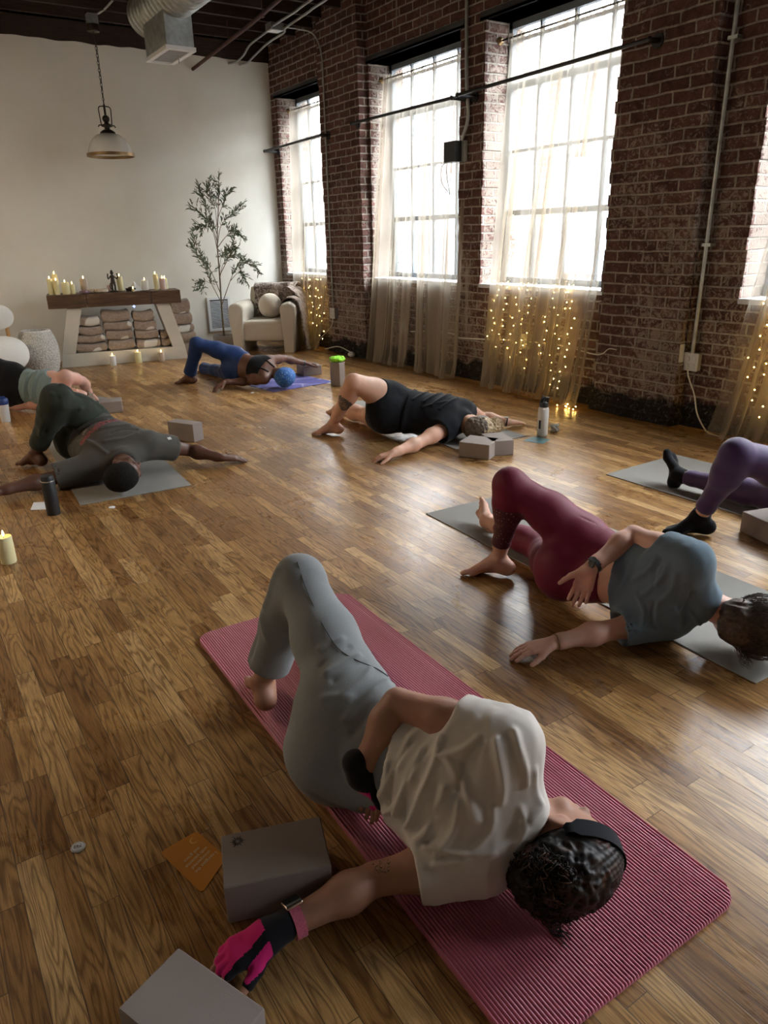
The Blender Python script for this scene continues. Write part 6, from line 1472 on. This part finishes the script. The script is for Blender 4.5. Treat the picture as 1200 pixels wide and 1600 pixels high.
def person_three():
    t = person((3.2,1.5,0), 'person in purple leggings and black socks, cropped by the right edge')
    J = dict(hipT=(3.230,1.465,0.285),hipB=(3.400,1.500,0.135),pel=(3.315,1.482,0.210),kneeT=(2.840,1.635,0.440),ankT=(2.905,1.801,0.090),kneeB=(3.440,1.890,0.075),ankB=(3.400,2.262,0.075),
        shT=(3.38,1.00,0.30),elT=(3.28,1.22,0.30),wrT=(3.20,1.30,0.14),shB=(3.42,1.05,0.08),elB=(3.13,1.02,0.055),wrB=(2.92,1.03,0.045),chest=(3.40,1.03,0.19),neck=(3.45,0.94,0.16),head=(3.50,0.85,0.11))
    s = 1.0; b = Body(J, s, (-0.9,-0.3,0.25)); J = b.J; hp, hq, hax = head_prims(J['head'], (0.5,-0.86,0), (0.8,0.5,0), 1.0)
    hB, _ = hand_prims(J['wrB'], (-1,0.1,-0.15), (0,0,1), (0,-1,0), 1.0); hT, _ = hand_prims(J['wrT'], (0.2,-0.3,-0.9), (0.9,0.3,0), (0.2,-0.9,0), 1.0)
    fT = foot_prims(J['ankT'], (-0.74,0.66,-0.12), (0,0,1), 1.0, toes=False); fB = foot_prims(J['ankB'], (0.25,0.42,0.86), (-0.2,-0.85,0.4), 0.95, toes=False)
    std(b, 0.009, [SK_PALE2], t, {'B':hB,'T':hT}, {'T':fT,'B':fB}, hp, 0.0045)
    lg = pants_groups(b, 0.40, 0.004, 'TB', {'T':0.86,'B':0.90})
    for g_ in lg:
        g_['e'] = 0.006
    K, A = J['kneeT'], J['ankT']
    fo = [(A*0.86+K*0.14, A*0.84+K*0.16+A3(0.02,0,0), 0.006, 0.001),((3.40,2.0,0.12),(3.40,2.25,0.11),0.003,-0.002)]
    sdf_object('leggings', lg, 0.006, [cloth('purple_jersey', (0.052,0.022,0.085), rough=0.6, weave=1000, spec=0.3, sheen=0.35, bmp=0.1)], t, folds=foldfn(fo, 0.0012, 16), smooth=2)
    M_SK = cloth('black_sock', (0.008,0.008,0.010), weave=600)
    for an, ft, kn in ((J['ankT'], fT, J['kneeT']), (J['ankB'], fB, J['kneeB'])):
        up_ = nz(kn-an); sdf_object('sock', [dict(prims=ft+[cone(an, an+up_*0.06, 0.036, 0.038, 0.02)], e=0.003, planes=[(an+up_*0.035, up_)], k=0.01)], 0.0045, [M_SK], t, smooth=1, kg=0.01)
    sg = shirt_groups(b, 0.5, 0.014, [('T',0.4,0.07,0.06),('B',0.45,0.066,0.06)]); sdf_object('t_shirt', sg, 0.009, [cloth('charcoal_cotton', (0.05,0.05,0.055))], t, smooth=2, kg=0.03)
    sdf_object('hair', [dict(prims=[ell(hq(0,-0.025,0.035), hax, A3(0.083,0.100,0.092), 0.02)], planes=[(hq(0,0.045,0.03), hax[1])], k=0.02)], 0.006, [simple('dark_brown_hair', (0.03,0.018,0.012), 0.5, noise_s=80, amt=0.6)], t, folds=hairfn(0.004, 60))
def person_four():
    t = person((2.95,4.0,0), 'person all in black T-shirt and shorts with blonde hair and calf tattoo')
    J = dict(hipT=(2.876,4.262,0.240),hipB=(2.745,4.158,0.145),pel=(2.810,4.210,0.190),kneeT=(2.501,4.178,0.418),ankT=(2.483,4.446,0.090),kneeB=(2.826,4.569,0.075),ankB=(2.805,4.960,0.055),
        shT=(3.225,3.905,0.165),elT=(3.440,3.935,0.080),wrT=(3.575,3.800,0.050),shB=(2.980,3.790,0.100),elB=(2.730,3.735,0.060),wrB=(2.470,3.665,0.045),chest=(3.105,3.850,0.140),neck=(3.135,3.770,0.125),head=(3.160,3.680,0.105))
    s = 1.03; b = Body(J, s, (-0.35,-0.35,0.85), girth=1.06, hipw=1.10); J = b.J
    hu, hf = A3(0.82,-0.57,-0.05), A3(0.50,0.80,0.10); hp, hq, hax = head_prims(J['head'], hu, hf, 1.0)
    hB, _ = hand_prims(J['wrB'], (-0.88,0.42,-0.20), (0,0,1), (-0.4,-0.9,0), 1.0, curl=0.22, spread=0.20); hT, _ = hand_prims(J['wrT'], (0.98,-0.05,-0.12), (0,0,1), (0.1,0.95,0), 1.0, curl=0.15, spread=0.10, thumb=0.4)
    fT = foot_prims(J['ankT'], (-0.70,0.70,-0.12), (0,0,1), 1.0, side=1); fB = foot_prims(J['ankB'], (-0.15,0.97,0.05), (-0.7,0,0.7), 0.98)
    K, A = J['kneeT'], J['ankT']; tp = K*0.52+A*0.48+A3(-0.02,-0.05,0)
    m, n, l, bb = nodes('tattooed_skin', 0.5); v = coords(n, l); tx = N(n, 'TexNoise', Scale=60.0, Detail=4.0, Distortion=2.0); l.new(v, tx.inputs['Vector'])
    l.new(ramp(n, l, tx.outputs[0], [(0.42, (0.045,0.050,0.055)), (0.54, (0.12,0.10,0.09)), (0.62, (0.48,0.29,0.21))]), bb.inputs['Base Color'])
    def mf(C_): return ((np.linalg.norm((C_-tp)*A3(1,1,0.62), axis=1) < 0.052) & ((C_-A) @ A3(-0.3,-1,0) > 0.0)).astype(int)
    std(b, 0.0075, [SK_PALE2, m], t, {'B':hB,'T':hT}, {'T':fT,'B':fB}, hp, 0.0042, dict(matfn=mf))
    M_B = cloth('black_cotton', (0.010,0.011,0.014), weave=600)
    J2 = J; up = nz(J['chest']-J['pel'])
    sh_ = [dict(prims=b.G['torso'], e=0.012, planes=[(J['pel']*0.5+J['chest']*0.5, up)], k=0.03)]
    for sf, fr in (('T',0.42),('B',0.38)):
        H_, K_ = J['hip'+sf], J['knee'+sf]; p = H_*(1-fr)+K_*fr; sh_.append(dict(prims=[cone(H_, p+(K_-H_)*0.2, 0.098, 0.094, 0.03)], e=0.006, planes=[(p, nz(K_-H_))], cut=[cone(p-(K_-H_)*0.05, p+(K_-H_)*0.3, 0.088, 0.088)], k=0.04))
    sdf_object('shorts', sh_, 0.0075, [M_B], t, folds=foldfn([], 0.0025, 16), smooth=2, kg=0.03)
    sg = shirt_groups(b, 0.30, 0.017, [('T',0.30,0.075,0.070),('B',0.26,0.078,0.074)], wide=1.05)
    fs = torso_folds(b, [((.12,-.12),(-.05,-.20),.012,.008),((.12,-.06),(-.08,-.14),.012,.008),((.10,0),(-.10,-.08),.010,.007),((.12,-.22),(-.04,-.28),.012,.007),((-.10,-.20),(-.02,-.05),.010,.006)], sg)
    sdf_object('t_shirt', sg, 0.0075, [M_B], t, folds=foldfn(fs, 0.0035, 16, dirm=[b.csd*0.4,b.cbk,b.cup]), smooth=2, kg=0.03)
    q = hq; M_BL = simple('blonde_hair', (0.42,0.30,0.17), 0.5, 0.4, noise_s=70, amt=0.6, bmp=0.5); M_BR = simple('ash_brown_hair', (0.15,0.115,0.085), 0.55, 0.4, noise_s=80, amt=0.5, bmp=0.5)
    sdf_object('hair', [dict(prims=[ell(q(0,-0.026,0.030), hax, A3(0.083,0.098,0.092), 0.02), ell(q(0,-0.03,-0.03), hax, A3(0.07,0.06,0.05), 0.03)], planes=[(q(0,0.045,0.03), nz(hf*0.9+hu*0.2))], k=0.02), dict(prims=[ell(q(0.02,-0.015,0.128), hax, A3(0.050,0.055,0.040), 0.02), ell(q(0.01,-0.05,0.10), hax, A3(0.04,0.04,0.04), 0.02)], k=0.02)], 0.0048, [M_BR, M_BL], t, folds=hairfn(0.005, 55), matfn=lambda C_: (((C_-q(0,0,0.055)) @ nz(hu)+0.02*vnoise(C_, 40)) > 0).astype(int))
    rr = random.Random(8); paths = []
    for k in range(260):
        c0 = q(0.02,-0.015,0.128); dv = nz([rr.gauss(0,1),rr.gauss(0,1),rr.gauss(0.4,1)]); ax1 = nz(np.cross(dv, [rr.gauss(0,1),rr.gauss(0,1),rr.gauss(0,1)])); P_ = []
        for j in range(8):
            u = j/7; pt = c0+nz(dv+ax1*(u*1.6))*(0.048+0.02*u*rr.random()); pt[2] = max(0.008, pt[2]); P_.append(pt)
        paths.append(P_)
    strands('hair_strands', paths, M_BL, t, 0.0016, 0.0007)
    aT = nz(J['wrT']-J['elT']); band('watch_strap', J['wrT']-aT*0.02, aT, 0.030, 0.018, 0.003, M_BLKM, t)
    MB().lathe([(0.001,0),(0.017,0),(0.017,0.008),(0.001,0.009)], n=20).build('watch_case', M_CHROME, t, loc=Vector(J['wrT']-aT*0.02+A3(0,0,0.028))-Vector(t.location))
def person_five():
    t = person((2.8,6.6,0), 'person in navy leggings, black sports top and blue bandana')
    J = dict(hipT=(2.765,6.800,0.262),hipB=(2.695,6.795,0.115),pel=(2.730,6.798,0.185),kneeT=(2.395,6.905,0.410),ankT=(2.365,7.125,0.080),kneeB=(2.728,7.200,0.070),ankB=(2.675,7.590,0.055),
        shT=(2.955,6.490,0.240),elT=(3.190,6.650,0.215),wrT=(3.430,6.680,0.135),shB=(2.810,6.330,0.100),elB=(2.745,6.540,0.055),wrB=(2.505,6.560,0.075),chest=(2.880,6.405,0.170),neck=(2.935,6.375,0.140),head=(2.985,6.285,0.115))
    s = 0.98; b = Body(J, s, (-0.55,-0.60,0.55), girth=0.93); J = b.J; hu, hf = A3(0.60,-0.78,0.0), A3(0.75,0.60,0.10); hp, hq, hax = head_prims(J['head'], hu, hf, 1.0)
    hB, _ = hand_prims(J['wrB'], (-0.93,-0.10,-0.38), (0,0.1,1), (-0.1,-0.95,0), 1.0, curl=0.22, spread=0.22); hT, _ = hand_prims(J['wrT'], (0.97,0.12,-0.12), (0,0,1), (0.1,-0.9,0), 1.0, curl=0.3, spread=0.15)
    fT = foot_prims(J['ankT'], (-0.72,0.68,-0.12), (0,0,1), 1.0, side=1); fB = foot_prims(J['ankB'], (-0.2,0.95,0), (-0.7,0,0.7), 0.98)
    std(b, 0.008, [SK_DARK2], t, {'B':hB,'T':hT}, {'T':fT,'B':fB}, hp, 0.0045)
    lg = pants_groups(b, 0.30, 0.005, 'TB', {'T':0.93,'B':0.95}, flare=0.022)
    sdf_object('leggings', lg, 0.0075, [cloth('navy_jersey', (0.008,0.032,0.125), rough=0.6, weave=900, spec=0.3, bmp=0.1)], t, folds=foldfn([], 0.0015, 14), smooth=2)
    cu = b.cup; T_ = b.G['torso']
    sdf_object('sports_top', [dict(prims=T_, e=0.005, planes=[(J['pel']*0.42+J['chest']*0.58, -cu), (J['chest']+cu*0.005, cu), (J['chest']+b.csd*0.115, b.csd), (J['chest']-b.csd*0.115, -b.csd)], k=0.02)], 0.007, [cloth('black_top', (0.008,0.008,0.010))], t, smooth=2)
    for sg_ in (-1, 1):
        pts = [snap([dict(prims=T_, e=0)], J['chest']+b.csd*sg_*(0.055-0.004*k)+cu*(-0.02+0.030*k)+b.cbk*0.25, b.cbk, 0.003) for k in range(4)]; pts = [p for p in pts if p is not None]
        if len(pts) > 1: strands('shoulder_strap', [pts], cloth('strap_black', (0.008,0.008,0.01)), t, 0.007, 0.007, 8)
    # bandana
    m, n, l, bb = nodes('printed_bandana', 0.8); v = coords(n, l); vo = N(n, 'TexVoronoi', Scale=45.0, Randomness=0.8); l.new(v, vo.inputs['Vector'])
    c = ramp(n, l, vo.outputs['Distance'], [(0.0,(0.42,0.52,0.62)),(0.16,(0.34,0.45,0.60)),(0.22,(0.008,0.075,0.28)),(0.52,(0.014,0.11,0.36)),(0.55,(0.22,0.33,0.48)),(0.58,(0.012,0.09,0.32))]); l.new(c, bb.inputs['Base Color'])
    q = hq; sdf_object('bandana', [dict(prims=[ell(q(0,-0.015,0.030), hax, A3(0.086,0.106,0.098), 0.02), ell(q(0.0,-0.075,0.055), hax, A3(0.078,0.075,0.072), 0.05)], planes=[(q(0,0.055,0.0), nz(hf*0.85-hu*0.35)), (q(0,-0.05,-0.055), nz(-hu))], k=0.03)], 0.005, [m], t, folds=foldfn([(q(0.085,-0.05,-0.02), q(-0.085,-0.07,0.10), 0.008, -0.006)], 0.003, 30))
    aT = nz(J['wrT']-J['elT']); band('watch_strap', J['wrT']-aT*0.02, aT, 0.028, 0.018, 0.004, M_BLKM, t)
def person_six():
    t = person((0.9,4.6,0), 'person in dark green sweatpants and faded dark T-shirt with red print')
    J = dict(hipT=(0.958,4.885,0.250),hipB=(0.815,4.860,0.125),pel=(0.885,4.870,0.185),kneeT=(0.720,4.655,0.468),ankT=(0.580,4.890,0.105),kneeB=(0.955,5.267,0.085),ankB=(1.185,5.640,0.060),
        shT=(1.150,4.365,0.172),elT=(1.405,4.415,0.085),wrT=(1.545,4.235,0.050),shB=(0.815,4.370,0.095),elB=(0.560,4.400,0.062),wrB=(0.300,4.360,0.055),chest=(0.982,4.375,0.145),neck=(0.950,4.235,0.130),head=(0.905,4.075,0.112))
    s = 1.06; b = Body(J, s, (-0.45,-0.45,0.75), male=True, girth=0.98); J = b.J; hu, hf = A3(0.05,-0.97,-0.10), A3(0.93,0.10,0.22); hp, hq, hax = head_prims(J['head'], hu, hf, 1.06)
    hB, _ = hand_prims(J['wrB'], (-1,-0.05,-0.1), (0,0,1), (0,-1,0), 1.06); hT, _ = hand_prims(J['wrT'], (0.93,-0.12,-0.16), (0,0,1), (0.1,0.95,0.1), 1.06, curl=0.14, spread=0.12, thumb=0.45)
    fT = foot_prims(J['ankT'], (-0.50,0.85,-0.12), (0,0,1), 1.05, side=1); fB = foot_prims(J['ankB'], (0.30,0.90,0.0), (-0.8,0.2,0.5), 1.0)
    std(b, 0.0072, [SK_DARK], t, {'B':hB,'T':hT}, {'T':fT,'B':fB}, hp, 0.0042)
    lg = pants_groups(b, 0.36, 0.014, 'TB', {'T':0.88,'B':0.90}, loose=0.006)
    K, A, H = J['kneeT'], J['ankT'], J['hipT']
    fo = [(K*0.8+A*0.2+A3(0.06,-0.02,0), A*0.8+K*0.2+A3(0.05,-0.02,0), 0.012, -0.008),(K+A3(0.04,0,0.06), H+A3(0.05,-0.06,0.08), 0.014, 0.008),(K+A3(-0.02,-0.04,0.02), K*0.4+A*0.6+A3(-0.03,-0.06,0), 0.014, 0.008),(H+A3(-0.05,-0.08,0.05), H+A3(0.06,0.02,0.10), 0.012, -0.010),(H+A3(-0.08,-0.09,0.02), H+A3(0.03,-0.04,0.10), 0.012, 0.008)]
    fo = surf_folds(lg, [((a_, b_), w_, h_) for a_, b_, w_, h_ in fo], (-0.2,-0.75,0.6))
    sdf_object('sweatpants', lg, 0.0072, [cloth('dark_green_fleece', (0.036,0.042,0.032), weave=500)], t, folds=foldfn(fo, 0.006, 12), smooth=2, kg=0.03)
    sg = shirt_groups(b, 0.22, 0.020, [('T',0.62,0.075,0.066),('B',0.85,0.075,0.072)], wide=1.06, neck_off=0.0)
    fs = torso_folds(b, [((.13,-.05),(-.02,-.12),.012,.010),((.14,0),(.0,-.03),.010,-.008),((.12,.04),(-.06,.0),.012,.008),((.10,-.18),(-.08,-.24),.012,.010),((.12,-.28),(-.08,-.33),.012,.010),((.1,-.23),(-.09,-.29),.010,-.008),((-.12,-.12),(-.10,.06),.012,.009),((.08,-.40),(-.08,-.38),.014,.009)], sg)
    m, n, l, bb = nodes('faded_print', 0.9); v = coords(n, l); t1 = N(n, 'TexNoise', Scale=38.0, Detail=2.0, Distortion=1.5); l.new(v, t1.inputs['Vector'])
    l.new(ramp(n, l, t1.outputs[0], [(0.44,(0.08,0.074,0.065)),(0.48,(0.24,0.060,0.065)),(0.62,(0.32,0.10,0.10))]), bb.inputs['Base Color'])
    m2, n, l, bb = nodes('faded_print_grey', 0.9); v = coords(n, l); t1 = N(n, 'TexNoise', Scale=48.0, Detail=2.0, Distortion=1.5); l.new(v, t1.inputs['Vector'])
    l.new(ramp(n, l, t1.outputs[0], [(0.50,(0.08,0.074,0.065)),(0.57,(0.22,0.20,0.18))]), bb.inputs['Base Color'])
    def mf(C_):
        r_ = C_-J['chest']; u_ = r_ @ b.cup; a = r_ @ b.csd; w_ = r_ @ b.cbk
        return np.where((w_ > 0.02) & (np.abs(a) < 0.15) & (np.abs(u_+0.175) < 0.026), 1, np.where((w_ > 0.02) & (np.abs(a) < 0.14) & (np.abs(u_+0.235) < 0.022), 2, 0))
    sdf_object('t_shirt', sg, 0.0072, [cloth('washed_black_cotton', (0.082,0.076,0.066), weave=500), m, m2], t, folds=foldfn(fs, 0.0045, 14, dirm=[b.csd*0.4,b.cbk,b.cup]), smooth=2, kg=0.03, matfn=mf)
    sdf_object('hair', [dict(prims=[ell(hq(0,-0.020,0.030), hax, A3(0.077,0.092,0.087)*1.06, 0.02)], planes=[(hq(0,0.040,0.03), nz(hf-hu*0.35)), (hq(0,0,-0.035), nz(-hu-hf*0.3))], k=0.02)], 0.0045, [simple('cropped_black_hair', (0.008,0.007,0.006), 0.85, 0.2, noise_s=200, amt=0.5, bmp=0.8)], t, folds=hairfn(0.0012, 150))
    # small white mark on the sleeve
    pm = snap(sg, J['shT']*0.5+J['elT']*0.5+A3(-0.02,-0.10,0.14), (-0.1,-0.5,0.8), 0.001)
    if pm is not None: MB().box((-0.012,-0.010,0),(0.012,0.010,0.002)).build('sleeve_mark', M_WHITEP, t, smooth=False, loc=Vector(pm)-Vector(t.location), rot=(R(35),0,0.2))
def person_seven():
    t = person((0.95,6.7,0), 'person in teal tank top and black leggings, cropped by the left edge')
    J = dict(hipT=(0.780,6.873,0.300),hipB=(0.745,6.862,0.135),pel=(0.762,6.868,0.215),kneeT=(0.475,7.100,0.437),ankT=(0.314,7.138,0.082),kneeB=(0.612,7.230,0.075),ankB=(0.55,7.62,0.06),
        shT=(1.105,6.470,0.305),elT=(1.262,6.640,0.225),wrT=(1.338,6.815,0.075),shB=(0.955,6.570,0.095),elB=(0.800,6.790,0.058),wrB=(0.625,6.965,0.045),chest=(1.030,6.520,0.205),neck=(1.095,6.490,0.160),head=(1.155,6.400,0.125))
    s = 0.98; b = Body(J, s, (-0.55,-0.65,0.50), girth=1.04, arm=1.08); J = b.J; hu, hf = A3(0.72,-0.66,0.05), A3(-0.20,-0.55,0.65); hp, hq, hax = head_prims(J['head'], hu, hf, 0.98)
    hB, _ = hand_prims(J['wrB'], (-0.7,0.7,-0.1), (0,0,1), (-0.7,-0.7,0), 1.0); hT, _ = hand_prims(J['wrT'], (0.25,0.15,-0.50), (0.1,-0.75,0.5), (-0.9,0.1,0), 1.0, curl=0.35, spread=0.3)
    fT = foot_prims(J['ankT'], (-0.7,0.7,-0.1), (0,0,1), 1.0); fB = foot_prims(J['ankB'], (-0.2,0.95,0), (-0.7,0,0.7), 0.98)
    std(b, 0.008, [SK_PINK], t, {'B':hB,'T':hT}, {'T':fT,'B':fB}, hp, 0.0045)
    sdf_object('leggings', pants_groups(b, 0.36, 0.006, 'TB', {'T':0.93,'B':0.93}), 0.0075, [cloth('black_leggings', (0.008,0.008,0.010), weave=800, bmp=0.1)], t, folds=foldfn([], 0.0012, 14), smooth=2)
    cu = b.cup; T_ = b.G['torso']; pk = J['chest']
    tank = [dict(prims=T_, e=0.010, planes=[(J['pel']*0.68+J['chest']*0.32, -cu), (pk+cu*0.01, cu)], cut=[ell(pk+b.csd*0.20+cu*0.035, [b.csd,b.cbk,cu], [0.125,0.25,0.125]), ell(pk-b.csd*0.20+cu*0.035, [b.csd,b.cbk,cu], [0.125,0.25,0.125])], k=0.02)]
    fs = torso_folds(b, [((.13,-.22),(-.10,-.26),.010,.008),((.13,-.17),(-.08,-.21),.009,-.007),((.12,-.13),(-.10,-.17),.010,.007),((.10,-.08),(-.09,-.12),.008,-.005)], tank)
    sdf_object('tank_top', tank, 0.0065, [cloth('teal_jersey', (0.19,0.26,0.265), weave=700)], t, folds=foldfn(fs, 0.003, 18, dirm=[b.csd*0.4,b.cbk,b.cup]), smooth=2, kg=0.02)
    sdf_object('hair', [dict(prims=[ell(hq(0,-0.030,0.040), hax, A3(0.080,0.092,0.088), 0.02)], planes=[(hq(0,0.005,0.05), nz(hf-hu*0.6))], k=0.02)], 0.006, [simple('light_brown_hair', (0.16,0.10,0.06), 0.55, noise_s=80, amt=0.5)], t, folds=hairfn(0.004, 60))
    aT = nz(J['wrT']-J['elT']); band('watch_strap', J['wrT']-aT*0.02, aT, 0.030, 0.018, 0.003, M_BLKM, t)
person_two(); person_three(); person_four(); person_five(); person_six(); person_seven()
